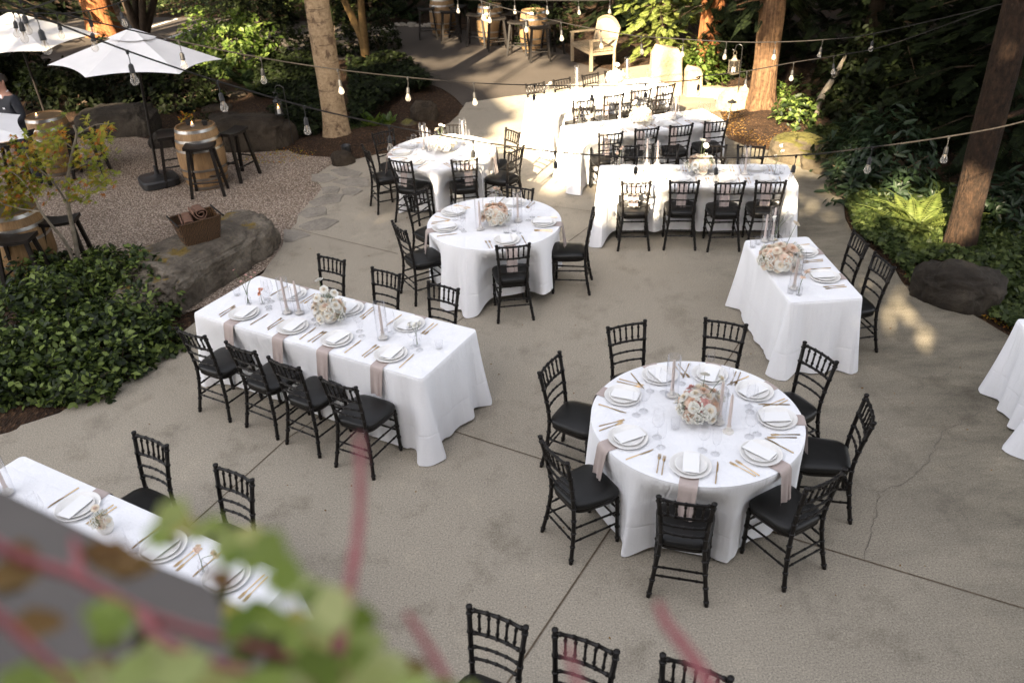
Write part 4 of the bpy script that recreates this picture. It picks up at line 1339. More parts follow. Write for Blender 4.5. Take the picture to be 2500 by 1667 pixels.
T1 = Vector((1.31, 4.84, 0)); T2 = Vector((-.14, 8.62, 0)); T3 = Vector((-.85, 11.18, 0))
round_table(T1, .755, 'round banquet table nearest the camera, under its white cloth', 'white cloth over the front round table nearest the camera', 11,
            lambda a: .03 + .07 * max(0, math.cos(2 * (a + .35))) + .01 * math.sin(5 * a), rot=-2.38, corner=(.13, .12, .05, .05))
round_table(T2, .745, 'middle round banquet table, under its white cloth', 'white cloth with a raised hem over the middle round table', 12,
            lambda a: .02 + .11 * max(0, math.cos(a + .75)) ** 1.2 + .01 * math.sin(6 * a), rot=-1.92, corner=(.12, .07, .04, .05))
round_table(T3, .74, 'farthest round banquet table near the pale tree, under its white cloth', 'white cloth over the far round table, half lit by the sun', 13,
            lambda a: .02 + .03 * math.sin(3 * a + 1) ** 2, rot=-1.1, corner=(.12, .10, .06, .06))
round_group(T1, .755, [((1607, 1211), (1746, 1230), 'the nearest seat'), ((1973, 1190), (2061, 1146), 'the lower right seat'), ((2116.6, 965), (2133.8, 1030), 'the right seat'),
                       ((1966, 836), (2042, 882.7), 'the upper right seat'), ((1721.7, 776), (1823, 792.7), 'the far right seat'), ((1483.8, 799), (1575, 782), 'the far left seat'),
                       ((1316.6, 909), (1366, 858.7), 'the upper left seat'), ((1318, 1064), (1386, 1131), 'the lower left seat')], 'the front round table', 'chairs around the front round table')
round_group(T2, .745, [((1211, 601), (1293.4, 593.8), 'the nearest seat'), ((1449.5, 505), (1444, 537), 'the right seat'), ((958.4, 540), (989, 562.7), 'the lower left seat'),
                       ((989.8, 477.7), (1038.8, 459.8), 'the upper left seat'), ((1237.8, 453), (1302, 461), 'the far right seat')], 'the middle round table', 'chairs around the middle round table')
round_group(T3, .74, [((885.7, 355), (898.5, 368), 'the left seat'), ((912.5, 325.4), (955, 315.7), 'the upper left seat'), ((950, 387.7), (1003.6, 394.3), 'the near left seat'),
                      ((1102.6, 391.5), (1164.5, 386), 'the near right seat'), ((1246, 370), (1275.5, 356), 'the right seat'), ((1238, 313), (1266.6, 324), 'the upper right seat'),
                      ((1086, 303), (1125.5, 303), 'the far seat')], 'the far round table', 'chairs around the far round table')

def long_group(tab, hw, near, far, tname, gname, settings=True):
    c, u, v = tab
    for sgn, rows in ((-1, near), (1, far)):
        for p1, p2, seat in rows:
            side = V2(c) + v * sgn * hw
            org, f = place_chair(p1, p2, c + u * ((at((p1[0] + p2[0]) / 2, (p1[1] + p2[1]) / 2, .905) - c).dot(u)), 'black bamboo-turned chair at %s of %s' % (seat, tname), gname)
            E = side + u * ((V2(org) - V2(c)).dot(u))
            if settings: place_setting(E, -v * sgn, seat, tname)

UL = (2.21, -1.27, 0)
tb = rect_table('banquet_table', Vector((-1.62, 6.507, 0)), UL, 1.272, .425, 'long banquet table beside the boulder, under its white cloth', 'white cloth over the left long table beside the boulder', 21, hem=(.02, .03, .015, .015), flares=(.6, 1.15, .9, .6))
long_group(tb, .425, [((430.5, 799.6), (500.5, 820.7), 'the leftmost near seat'), ((548.3, 833), (624.5, 859), 'the second near seat'), ((652.4, 870), (731.6, 898), 'the third near seat'), ((781, 920.6), (869.5, 946), 'the rightmost near seat')],
           [((775, 620), (843, 636), 'the left far seat'), ((906.6, 652), (978, 670), 'the middle far seat'), ((1045, 687), (1119.5, 705.6), 'the right far seat')], 'the left long table', 'chairs at the left long table')
tb = rect_table('banquet_table', Vector((2.36, 9.82, 0)), (4.65, -.55, 0), 1.175, .37, 'nearest of the three long tables at the back, under its white cloth', 'white cloth with a lifted hem over the nearest of three back tables', 22, hem=(.085, .02, .02, .03), flares=(1.2, .5, .5, .6))
long_group(tb, .37, [((1518.6, 443.9), (1589, 442.6), 'the leftmost near seat'), ((1636.7, 441), (1706, 441), 'the second near seat'), ((1749.5, 443.9), (1818.4, 442.6), 'the third near seat'), ((1848, 441.3), (1918.4, 441.3), 'the rightmost near seat')],
           [((1499, 355), (1558, 354.6), 'the leftmost far seat'), ((1594, 354.6), (1655, 353), 'the second far seat'), ((1710, 354), (1772.4, 354.6), 'the third far seat'), ((1803.8, 354.6), (1865.6, 355.9), 'the rightmost far seat')], 'the nearest back table', 'chairs at the nearest back table')
tb = rect_table('banquet_table', Vector((2.06, 12.03, 0)), (2.215, .56, 0), 1.15, .36, 'middle one of the three long tables at the back, under its white cloth', 'white cloth over the middle of three back tables', 23, hem=.02, flares=(1.3, .6, .5, .8))
long_group(tb, .36, [((1464, 327), (1519, 321.8), 'the leftmost near seat'), ((1553.6, 315), (1606, 309.8), 'the second near seat'), ((1637.8, 307.3), (1690.6, 301.4), 'the third near seat'), ((1724.5, 297), (1774.7, 292.5), 'the rightmost near seat')],
           [((1401, 264), (1448.5, 260.6), 'the left far seat'), ((1504.6, 253.7), (1548, 247.9), 'the middle far seat'), ((1593, 242), (1640, 239), 'the right far seat')], 'the middle back table', 'chairs at the middle back table')
B3N = [((1407.7, 246), (1442.6, 242)), ((1479, 234), (1520, 228)), ((1546, 221.3), (1586, 216.7)), ((1608, 210.4), (1646, 204))]
B3F = [((1285.7, 206), (1326.5, 200)), ((1352, 195.8), (1390, 188.7)), ((1426.5, 183), (1455, 177.7)), ((1477.8, 173.9), (1515, 168))]
_mid = lambda L: sum((at((a[0] + b_[0]) / 2, (a[1] + b_[1]) / 2, .905) for a, b_ in L), Vector()) / len(L)
_e = lambda q: at((q[0][0] + q[1][0]) / 2, (q[0][1] + q[1][1]) / 2, .905)
c3 = V2((_mid(B3N) + _mid(B3F)) / 2); u3 = V2(_e(B3N[3]) - _e(B3N[0]) + _e(B3F[3]) - _e(B3F[0]))
tb = rect_table('banquet_table', c3, u3, 1.2, .38, 'sunlit farthest of the three long tables at the back, under its white cloth', 'glaring sunlit white cloth over the farthest back table', 24, hem=.02, flares=(1.2, .7, .6, .9))
sn = ['the leftmost near seat', 'the second near seat', 'the third near seat', 'the rightmost near seat']
sf = ['the leftmost far seat', 'the second far seat', 'the third far seat', 'the rightmost far seat']
long_group(tb, .38, [(a, b_, s_) for (a, b_), s_ in zip(B3N, sn)], [(a, b_, s_) for (a, b_), s_ in zip(B3F, sf)], 'the sunlit farthest table', 'chairs at the sunlit farthest table')
tb = rect_table('banquet_table', Vector((2.81, 7.17, 0)), (.04, -1, 0), .675, .33, 'short banquet table at right with two chairs, under its white cloth', 'white cloth over the short right table with two chairs', 25, hem=(.02, .015, .03, .03), flares=(.9, .8, .5, 1.1))
long_group(tb, .33, [], [((2087.7, 564.2), (2117.3, 592.9), 'the far seat'), ((2142, 619.7), (2178.6, 648), 'the near seat')], 'the short right table', 'chairs at the short right table')
tb = rect_table('banquet_table', Vector((-2.645, 3.735, 0)), UL, 1.275, .425, 'long banquet table behind the grey ledge, under its white cloth', 'white cloth over the table partly hidden by the grey ledge', 26, flares=(.8, .8, .6, .6))
LT2 = tb
long_group(tb, .425, [], [((323.3, 1053.7), (409.4, 1088), 'the left far seat'), ((523, 1132.8), (618, 1172), 'the right far seat')], 'the table behind the ledge', 'chairs at the table behind the ledge')
# one more place on that table, half hidden by leaves
c_, u_, v_ = LT2
place_setting(c_ + v_ * .425 + u_ * .92, -v_, 'the chairless far seat', 'the table behind the ledge', False)
# the table just below the frame, whose chairs show their backs
tb = rect_table('banquet_table', Vector((.12, 1.72, 0)), UL, 1.275, .425, 'long banquet table just below the picture edge, under its white cloth', 'white cloth of the table just below the picture edge', 27, flares=(.8, .8, 1.2, .6))
c_, u_, v_ = tb
for (p1, p2), lb in zip((((1145, 1478.7), (1283.7, 1529.8)), ((1355, 1536), (1505.6, 1589.7)), ((1617, 1597.4), (1786, 1655))),
                        ('left chair of three cut off by the bottom picture edge', 'middle chair of three cut off by the bottom picture edge', 'right chair of three cut off by the bottom picture edge')):
    place_chair(p1, p2, V2(at((p1[0] + p2[0]) / 2, (p1[1] + p2[1]) / 2, .905)) - v_ * 2, 'black bamboo-turned ' + lb, 'chairs at the table below the frame')
# table at the right edge of the picture
cr = V2(at(2590, 905, ZT))
ur = Vector((1, -.12, 0)).normalized(); vr = Vector((-ur.y, ur.x, 0))
rect_table('banquet_table', cr + ur * 1.2 + vr * .4, ur, 1.2, .4, 'banquet table cut off by the right picture edge, under its white cloth', 'white cloth of the table cut off by the right picture edge', 28, hem=(.05, .02, .02, .02), flares=(1.9, .8, .5, .9))

for fn_, a_, k_ in DEFER: fn_(*a_, **k_)

# centrepieces and candles
arrangement(1707, 1020, ['cream', 'white', 'blush', 'pink', 'white'], 30, 'cream and pink rose centrepiece in the middle of the front round table', 1, .125, 2)
candle(1640, 968, 'left of the roses on the front round table', 'hurricane_glass', sc=1.0)
candle(1755, 1033, 'right behind the roses on the front round table', 'low_hurricane_glass', sc=1.1)
candle(1778, 1054, 'farthest right on the front round table', None, sc=1.0)
votive(1648, 1045, 'beside the roses on the front round table')
votive(1735, 880, 'behind the roses on the front round table')
arrangement(1210, 548.5, ['cream', 'blush', 'blush', 'white'], 28, 'blush rose centrepiece in a pale bowl on the middle round table', 2, .125, 1)
candle(1173, 561, 'left of the roses on the middle round table', 'hurricane_glass')
candle(1265, 542, 'right of the roses on the middle round table', 'hurricane_glass')
votive(1236, 568.6, 'nearest the camera on the middle round table'); votive(1254.5, 565, 'right of another votive on the middle round table')
arrangement(1087, 372, ['white', 'white', 'cream'], 26, 'sunlit white rose centrepiece on the far round table', 3, .13, 1)
candle(1036, 364, 'farthest left on the far round table', 'hurricane_glass'); candle(1047, 369, 'second from the left on the far round table', 'low_hurricane_glass'); candle(1132, 352, 'right of the roses on the far round table', 'hurricane_glass')
bud_vase(1079.6, 345, [(.0, .0, .24, .030), (.04, .02, .21, .022)], 'white', 'bud vase with white blossoms behind the roses of the far round table', 31, 'cluster')
arrangement(807, 785, ['white', 'white', 'cream', 'white'], 24, 'white flower centrepiece with tall pink blooms on the left long table', 4, .115, 4)
candle(702.5, 764.5, 'farthest left on the left long table', 'hurricane_glass', sc=1.12); candle(732, 766, 'second from the left on the left long table', 'low_hurricane_glass', sc=1.02); candle(936, 827, 'right of the flowers on the left long table', 'hurricane_glass')
bud_vase(608, 743, [(-.02, -.02, .25, .014), (.02, .03, .29, .015), (.075, .0, .28, .014), (.10, .05, .30, .014), (-.09, .06, .33, .014)], 'pink', 'bud vase with five thin stems of small pink daisies on the left long table', 32)
bud_vase(641, 741.6, [(-.015, -.01, .13, .028), (.01, .01, .165, .032)], 'peach', 'small bud vase with two peach blooms on the left long table', 33, 'cluster', .85)
bud_vase(1019, 845, [(-.05, .02, .20, .03), (.03, .03, .19, .03), (.0, -.02, .22, .03)], 'white', 'bud vase with white blossoms near the right end of the left long table', 34, 'cluster')
votive(580, 721, 'on the far left corner of the left long table'); votive(1072.5, 850, 'at the right end of the left long table')
arrangement(1901, 656, ['cream', 'blush', 'cream', 'white'], 38, 'large cream rose centrepiece on the short right table', 5, .165, 1)
candle(1866, 590, 'behind the roses on the short right table', 'low_hurricane_glass', sc=.9); candle(1884, 587, 'tall and farthest back on the short right table', 'hurricane_glass', sc=1.1); candle(1938, 706, 'in front of the roses on the short right table', 'hurricane_glass', sc=.95)
bud_vase(1890, 597, [(.06, .0, .30, .026), (-.03, .0, .26, .024), (.09, .02, .25, .022)], 'white', 'bud vase with three white calla lilies on the short right table', 35, 'calla')
bud_vase(1950, 720, [(.01, .0, .17, .028), (.06, .03, .22, .034)], 'blush', 'bud vase with two blush blooms at the near end of the short right table', 36, 'cluster')
votive(1838, 604, 'at the far left corner of the short right table'); votive(1850, 597, 'behind the roses of the short right table'); votive(1930, 715, 'beside the blush bud vase on the short right table')
arrangement(1706, 425, ['white', 'cream', 'green', 'white'] if 'green' in ROSE else ['white', 'cream'], 26, 'white and cream rose centrepiece on the nearest back table', 6, .125, 2)
candle(1578.6, 402, 'farthest left on the nearest back table', 'hurricane_glass', sc=1.05); candle(1604, 404, 'second from the left on the nearest back table', 'low_hurricane_glass'); candle(1818, 426, 'right of the roses on the nearest back table', 'hurricane_glass')
bud_vase(1512, 404, [(-.03, .0, .16, .03), (.03, .02, .22, .03)], 'blush', 'bud vase with pale blooms at the left end of the nearest back table', 37, 'cluster')
bud_vase(1891, 426, [(.04, .0, .36, .03), (.06, .03, .28, .028), (-.01, .02, .22, .028)], 'white', 'tall white stems in a bud vase at the right end of the nearest back table', 38, 'cluster')
votive(1869, 428, 'near the tall white stems on the nearest back table'); votive(1908, 424, 'at the right end of the nearest back table')
arrangement(1566, 303.5, ['white', 'cream', 'blush'], 24, 'pale rose centrepiece on the middle back table', 7, .13, 1)
candle(1512.8, 301, 'left of the roses on the middle back table', None, sc=1.1); candle(1648, 293, 'right of the roses on the middle back table', 'hurricane_glass')
bud_vase(1438.8, 311, [(-.02, .0, .14, .035), (.03, .0, .17, .035)], 'blush', 'bud vase with blush blooms at the left end of the middle back table', 39, 'cluster')
bud_vase(1415, 305, [(-.05, .0, .30, .02)], 'white', 'bud vase with one tall thin stem on the middle back table', 42, 'calla')
arrangement(1500, 205, ['white'], 20, 'overexposed white centrepiece on the sunlit farthest table', 8, .12, 1)
candle(1408, 214, 'left of the flowers on the sunlit farthest table', 'hurricane_glass'); candle(1530, 192, 'right of the flowers on the sunlit farthest table', 'hurricane_glass')
bud_vase(1340, 232, [(-.02, .0, .16, .03), (.03, .0, .18, .03)], 'white', 'bud vase with white blooms at the left end of the sunlit farthest table', 40, 'cluster')
arrangement(262, 1296, ['cream', 'white'], 6, 'cream flowers beside the plates on the table behind the ledge', 9, .055, 1, sc=.7)
bud_vase(500, 1400, [(.0, .0, .20, .03), (.10, -.02, .17, .028)], 'blush', 'bud vase with brown and blush blooms on the table behind the ledge', 41, 'cluster')
candle(20, 1205, 'at the far end of the table behind the ledge', 'hurricane_glass')
votive(330, 1345, 'beside the second plate on the table behind the ledge')

# ------------------------------------------------------------------ rocks
def rock(name, c, rx, ry, h, rot, seed, m, label, cat='rock', boxy=.5, rough=.10, sub=5, sink=.12, group=None):
    bm = bmesh.new()
    bmesh.ops.create_icosphere(bm, subdivisions=sub, radius=1.0)
    o = Vector((seed * 13.7, seed * 5.1, seed * 2.3))
    e = 1 - .62 * boxy
    for v in bm.verts:
        p = v.co.copy()
        q = Vector([math.copysign(abs(x) ** e, x) for x in p]) 
        q = q * (1 / max(1, q.length) ** .35)
        pc = p; ms = (rx + ry + h) / 3; p = Vector((p.x * rx, p.y * ry, p.z * h)) / ms
        d = 1 + rough * 1.6 * noise.noise(p * 1.1 + o) + rough * .8 * noise.noise(p * 2.6 + o) + rough * .45 * noise.noise(p * 6 + o) + rough * .28 * noise.noise(p * 14 + o) + rough * .12 * noise.noise(p * 30 + o)
        cr = noise.noise(Vector((p.x * 1.9, p.y * 1.9, p.z * 2.2)) + o * 2)
        if abs(cr) < .05: d -= rough * .28 * (1 - abs(cr) / .05)
        q = q * d
        v.co = Vector((q.x * rx, q.y * ry, (q.z + .35) * h / 1.35 - sink * .3))
    me = bpy.data.meshes.new(name); bm.to_mesh(me); bm.free()
    me.polygons.foreach_set('use_smooth', [True] * len(me.polygons))
    ob = link_mesh(name, me, m, loc=(c[0], c[1], -.02), rot=(0, 0, rot))
    return tag(ob, label, cat, group)

bl, br = at(430, 770), at(672, 612)
dv = (br - bl); dl = dv.length; cc = (bl + br) / 2 + Vector((-dv.y, dv.x, 0)).normalized() * .42
BOULD = rock('boulder', cc, dl / 2 + .30, .54, .56, math.atan2(dv.y, dv.x), 3, M['rock'], 'long grey mossy boulder carrying the wicker basket', 'boulder', .75, .13, 6)
rock('boulder', at(612, 350), .82, .42, .62, -.15, 5, M['rockbrown'], 'large brown boulder behind the barrel, next to the candle lantern', 'boulder', .7, .12)
rock('boulder', at(300, 322), .72, .4, .55, .1, 6, M['rockdark'], 'dark flat-topped boulder behind the umbrella pole', 'boulder', .75, .12)
rock('boulder', at(420, 350), .35, .25, .3, .4, 7, M['rockdark'], 'small dark boulder between the umbrella pole and the barrel', 'boulder', .5, .12, 4)
rock('rock', at(838, 398), .20, .17, .27, .3, 8, M['rockbrown'], 'small round rock at the corner of the patio below the pale tree', 'rock', .25, .10)
rock('rock', at(1036, 292), .24, .20, .42, .5, 9, M['rockbrown'], 'upright brown rock in the mulch bed behind the far round table', 'rock', .45, .14)
rock('rock', at(998, 312), .17, .14, .20, .9, 10, M['rockmoss'], 'low rock half buried in the mulch beside an upright rock', 'rock', .3, .14, 4)
rock('boulder', at(1950, 388), .46, .33, .46, -.5, 11, M['rockmoss'], 'moss-topped boulder at the patio edge behind the back tables', 'boulder', .4, .12)
rock('boulder', at(2015, 408), .40, .26, .30, -.6, 12, M['rockmoss'], 'low brown boulder just right of the moss-topped boulder', 'boulder', .5, .13)
rock('boulder', at(2075, 470), .27, .22, .30, -.8, 13, M['rockdark'], 'dark boulder under the rhododendron at the patio edge', 'boulder', .6, .13)
rock('boulder', at(2330, 728), .42, .32, .46, -.62, 14, M['rockdark'], 'big dark boulder beside the ivy at right', 'boulder', .55, .13)
rock('rock', at(2215, 697), .05, .05, .05, -.6, 15, M['rock'], 'pale fist-sized rock at the patio edge beside the dark boulder', 'rock', .5, .13, 4)
rock('boulder', at(1795, 262), .33, .28, .42, .4, 16, M['stone'], 'sunlit pale boulder at the foot of the reddish cedar', 'boulder', .6, .10)
for i, (x, y) in enumerate(((545, 283), (530, 262), (560, 232))):
    rock('stepping_stone', at(x, y), .32, .2, .10, .2 * i, 30 + i, M['rockbrown'], ['lowest stepping stone in the dark bank behind the barrel', 'middle stepping stone in the dark bank', 'highest stepping stone in the dark bank'][i], 'stepping stone', .8, .10, 4, group='stepping stones in the bank')
# pale standing stone slabs behind the sunlit table
def slab(c, w, d, h, rot, seed, label, lean=0.0):
    b = MB(); n = 26
    def fn(u, v):
        a = 2 * PI * u; e = .32
        cx, sy = math.cos(a), math.sin(a)
        x = math.copysign(abs(cx) ** e, cx) * w / 2; y = math.copysign(abs(sy) ** e, sy) * d / 2
        k = 1 - .10 * v - (.22 * max(0, v - .86) / .14) + .06 * noise.noise((x * 3 + seed, y * 3, v * 2.2))
        z = v * h * (1 - .10 * (x / w + .5)) + .03 * noise.noise((x * 4, y * 4, seed))
        return Vector((x * k + lean * z, y * k, z - .05))
    b.grid(fn, 48, n, closed=True)
    b.f.append(tuple(len(b.v) - 48 + i for i in range(48))); b.m.append(0)
    o = b.build('stone_slab', M['stone'], angle=45); o.location = (c.x, c.y, 0); o.rotation_euler = (0, 0, rot)
    tag(o, label, 'standing stone')
slab(at(1622, 232), .66, .32, 1.02, .1, 1, 'tall pale standing stone glowing in the sun behind the farthest table')
slab(at(1690, 232), .34, .30, .62, .15, 2, 'shorter pale stone slab right of the tall standing stone')
slab(at(1750, 236), .85, .22, .24, -.25, 3, 'low pale stone block between the standing stones and the sunlit boulder')

# ------------------------------------------------------------------ barrels, stools
def make_barrel():
    t = empty('wine_barrel')
    H = .93; R0, R1 = .288, .352
    rad = lambda z: R0 + (R1 - R0) * math.sin(PI * min(max(z / H, 0), 1)) ** .9
    b = MB(); b.lathe([(rad(H * i / 18), H * i / 18) for i in range(19)] + [(R0 - .02, H), (R0 - .022, H - .03)], 40, cap0=True)
    b.build('staves', M['barrel'], t, angle=50)
    b = MB(); b.lathe([(R0 - .021, H - .022), (.001, H - .022)], 40); b.build('barrel_head', M['barreltop'], t)
    for z0, z1 in ((.012, .055), (.155, .195), (.30, .335), (.595, .63), (.735, .775), (.875, .918)):
        b = MB(); b.lathe([(rad(z0) + .0005, z0), (rad(z0) + .0045, z0), (rad(z1) + .0045, z1), (rad(z1) + .0005, z1)], 40)
        b.build('hoop', M['metal'], t, angle=30)
    return t
BAR = make_barrel(); _b = []
def barrel(p, label, group='wine barrel tables'):
    o = BAR if not _b else copy_tree(BAR); _b.append(o)
    o.location = (p.x, p.y, -.006); o.rotation_euler = (0, 0, 1.3 * len(_b)); tag(o, label, 'barrel', group)
    return p
W1 = barrel(Vector((-4.62, 12.45, 0)), 'oak barrel table in the middle of the gravel with three stools around it')
W2 = barrel(V2(at(106, 280, .93)), 'oak barrel table at upper left below the dark-suited person')
W3 = barrel(V2(at(22, 508, .93)), 'oak barrel table half hidden at the left edge below the maple')
barrel(V2(at(1083, 88)) + Vector((0, .25, 0)), 'leftmost of the three barrel tables on the far drive')
barrel(V2(at(1200, 110)) + Vector((0, .25, 0)), 'middle one of the three barrel tables on the far drive')
barrel(V2(at(1306, 128)) + Vector((0, .25, 0)), 'rightmost of the three barrel tables on the far drive, sun on its staves')

def make_stool():
    t = empty('bar_stool')
    b = MB()
    b.grid(lambda u, v: Vector(((u - .5) * .44, (v - .5) * .26, .735 + .028 * (2 * u - 1) ** 2)), 13, 5)
    b.grid(lambda u, v: Vector(((.5 - u) * .44, (v - .5) * .26, .700 + .018 * (2 * u - 1) ** 2)), 13, 5)
    for sx in (-1, 1):
        b._add([(sx * .22, -.13, .763), (sx * .22, .13, .763), (sx * .22, .13, .718), (sx * .22, -.13, .718)], [(0, 1, 2, 3)])
    for sy in (-1, 1):
        b.grid(lambda u, v: Vector(((u - .5) * .44, sy * .13, .735 + .028 * (2 * u - 1) ** 2 - v * (.035 + .01 * (2 * u - 1) ** 2))), 13, 2)
    b.build('seat', M['stool'], t, angle=30)
    for sx in (-1, 1):
        for sy in (-1, 1):
            b = MB()
            p0 = Vector((sx * .235, sy * .175, 0)); p1 = Vector((sx * .165, sy * .085, .712))
            w = .021
            vs = [p0 + Vector((dx * w, dy * w, 0)) for dx, dy in ((-1, -1), (1, -1), (1, 1), (-1, 1))] + [p1 + Vector((dx * w, dy * w, 0)) for dx, dy in ((-1, -1), (1, -1), (1, 1), (-1, 1))]
            b._add(vs, [(3, 2, 1, 0), (4, 5, 6, 7), (0, 1, 5, 4), (1, 2, 6, 5), (2, 3, 7, 6), (3, 0, 4, 7)])
            b.build('leg', M['stool'], t, smooth=False)
    lp = lambda sx, sy, z: Vector((sx * (.235 - .07 * z / .712), sy * (.175 - .09 * z / .712), z))
    for a, c in (((-1, -1), (1, -1)), ((-1, 1), (1, 1))):
        b = MB(); b.tube([lp(*a, .22), lp(*c, .22)], .013, 6); b.build('footrest', M['stool'], t)
    for a, c in (((-1, -1), (-1, 1)), ((1, -1), (1, 1))):
        b = MB(); b.tube([lp(*a, .30), lp(*c, .30)], .013, 6); b.build('footrest', M['stool'], t)
    return t
STO = make_stool(); _s2 = []
def stool(p, rz, label, group='black stools around the barrels'):
    o = STO if not _s2 else copy_tree(STO); _s2.append(o)
    o.location = (p.x, p.y, -.006); o.rotation_euler = (0, 0, rz); tag(o, label, 'bar stool', group)
sz = .75
stool(V2(at(486, 354, sz)), .12, 'black stool directly in front of the middle gravel barrel')
stool(V2(at(566, 318, sz)), 1.15, 'black stool right of the middle gravel barrel, before the brown boulder')
stool(V2(at(404, 328, sz)), -1.2, 'black stool left of the middle gravel barrel, behind the umbrella pole')
stool(V2(at(192, 315, sz)), .1, 'black stool right of the upper left barrel, behind the maple leaves')
stool(V2(at(35, 345, sz)), .9, 'black stool left of the upper left barrel, behind the maple')
stool(V2(at(141, 533, sz)), .15, 'black stool behind the maple stems at left, above the shrubs')
stool(V2(at(32, 578, sz)), .05, 'black stool in front of the barrel at the left picture edge')
for (x, y), rz, lb in (((1040, 20), .1, 'black stool left of the leftmost far barrel'), ((1096, 27), .15, 'black stool in front of the leftmost far barrel'),
                       ((1118, 16), .9, 'black stool behind the leftmost far barrel, to its right'),
                       ((1161, 34), -.2, 'black stool left of the middle far barrel'), ((1211, 43), .1, 'black stool in front of the middle far barrel'), ((1242, 32), .6, 'black stool right of the middle far barrel'),
                       ((1264, 52), -.3, 'black stool left of the rightmost far barrel'), ((1316, 65), .05, 'black stool in front of the rightmost far barrel'), ((1348, 52), .7, 'black stool right of the rightmost far barrel')):
    stool(V2(at(x, y, sz)), rz, lb, 'black stools on the far drive')

def jar_candle(p, z, label, lit=True):
    t = empty('candle_jar', (p.x, p.y, z)); tag(t, label, 'candle jar', 'candles on the barrel tables')
    b = MB(); b.lathe([(.001, .003), (.033, .002), (.036, .01), (.036, .085), (.034, .085), (.033, .012), (.001, .010)], 18); b.build('jar', M['glass'], t)
    b = MB(); b.lathe([(.001, .012), (.029, .012), (.029, .045), (.001, .043)], 14); b.build('wax', M['candle'], t)
    b = MB(); b.lathe([(.001, .046), (.006, .054), (.007, .062), (.003, .078), (.0005, .086)], 8); b.build('flame', M['flame'], t)
bz = .93 - .022 - .006 + .001
jar_candle(W2 + Vector((-.06, -.10, 0)), bz, 'lit candle jar on the upper left barrel')
jar_candle(W1 + Vector((-.02, -.04, 0)), bz, 'lit candle jar on the middle gravel barrel')

# small potted foliage on the middle gravel barrel
def posy(p, z, label, n, m, seed, name='posy', size=.05):
    t = empty(name, (p.x, p.y, z)); tag(t, label, 'plant')
    rng = np.random.default_rng(seed)
    b = MB(); b.lathe([(.001, 0), (.035, 0), (.045, .07), (.001, .065)], 14); b.build('pot', M['plastic'], t)
    P = rng.normal(size=(n, 3)) * np.array([.07, .07, .045]) + np.array([0, 0, .12]); D = rdirs(n, rng); D[:, 2] = abs(D[:, 2])
    scatter('foliage', P, D, rdirs(n, rng), size, T_LEAF, m, t)
posy(W1 + Vector((-.12, .10, 0)), bz, 'small posy of yellow autumn leaves on the middle gravel barrel', 40, M['maple'], 5)
posy(W1 + Vector((.14, .05, 0)), bz, 'small dark green posy on the middle gravel barrel', 45, M['leafdark'], 6)
for i, (x, y) in enumerate(((1200, 22), (1306, 36))):
    p = V2(at(x, y, .93)) + Vector((0, .1, 0)); posy(p, bz, ['pale leafy posy on the middle far barrel', 'pale leafy posy on the rightmost far barrel'][i], 50, M['leaflit'], 7 + i)

# ------------------------------------------------------------------ umbrellas
def umbrella(base, top, R, zc, zt, rot, label, seed, with_base=True):
    """pole from base to top; six-sided canopy with corner height zc and peak zt"""
    t = empty('market_umbrella', (base.x, base.y, -.006))
    tag(t, label, 'umbrella', 'white market umbrellas')
    tilt = (Vector((top.x, top.y, zt)) - Vector((base.x, base.y, 0)))
    L = tilt.length
    Q = Vector((0, 0, 1)).rotation_difference(tilt.normalized()).to_matrix().to_4x4()
    def corner(k): a = rot + k * PI / 3; return Vector((math.cos(a) * R, math.sin(a) * R, zc - zt))
    apex = Vector((0, 0, L))
    def surf(k, u, v, r0=.0):
        """u along the edge 0..1, v from peak to rim"""
        a, c = corner(k), corner(k + 1)
        e = a.lerp(c, u)
        sc = 4 * u * (1 - u)
        q = e * v
        q.z = (zc - zt) * (v ** 1.06) - .05 * sc * v * (1 - v) * 2
        q = Vector((q.x * (1 - .060 * sc * v), q.y * (1 - .060 * sc * v), q.z + .035 * sc * v * v))
        return apex + q
    b = MB()
    for k in range(6):
        b.grid(lambda u, v: surf(k, u, .10 + .90 * v), 13, 12)
    b.v = [tuple(Q @ Vector(v)) for v in b.v]
    b.build('canopy', M['umb'], t, angle=None)
    b = MB()
    for k in range(6):
        b.grid(lambda u, v: surf(k, u, .01 + .27 * v) + Vector((0, 0, .045 - .012 * v)), 13, 5)
    b.v = [tuple(Q @ Vector(v)) for v in b.v]
    b.build('vent_cap', M['umb'], t, angle=None)
    for k in range(6):
        b = MB(); b.tube([Q @ (surf(k, 0, v) + Vector((0, 0, -.014))) for v in (.05, .35, .7, .985)], .008, 6); b.build('rib', M['black'], t)
    b = MB(); b.tube([(0, 0, .05), Q @ Vector((0, 0, L * .5)), Q @ Vector((0, 0, L + .03))], .021, 12); b.build('pole', M['stool'], t)
    b = MB(); b.lathe([(.022, -.01), (.026, .02), (.02, .05), (.001, .07)], 10); b.v = [tuple(Q @ (Vector(v) + Vector((0, 0, L + .02)))) for v in b.v]; b.build('finial', M['black'], t)
    if with_base:
        b = MB()
        def bf(u, v):
            pr = [(.30, 0), (.325, .015), (.325, .10), (.30, .125), (.08, .145), (.04, .17), (.035, .30), (.02, .30)]
            k = v * (len(pr) - 1); i = min(int(k), len(pr) - 2); f = k - i
            r = pr[i][0] * (1 - f) + pr[i + 1][0] * f; z = pr[i][1] * (1 - f) + pr[i + 1][1] * f
            a = 2 * PI * u; e = .45 if r > .1 else 1.0
            c, s_ = math.cos(a), math.sin(a)
            return Vector((math.copysign(abs(c) ** e, c) * r * .88, math.copysign(abs(s_) ** e, s_) * r * .88, z))
        b.grid(bf, 48, 8, closed=True)
        bo = b.build('base', M['plastic'], t, angle=30); bo.rotation_euler = (0, 0, .55)
    return t
ub = at(390, 448)
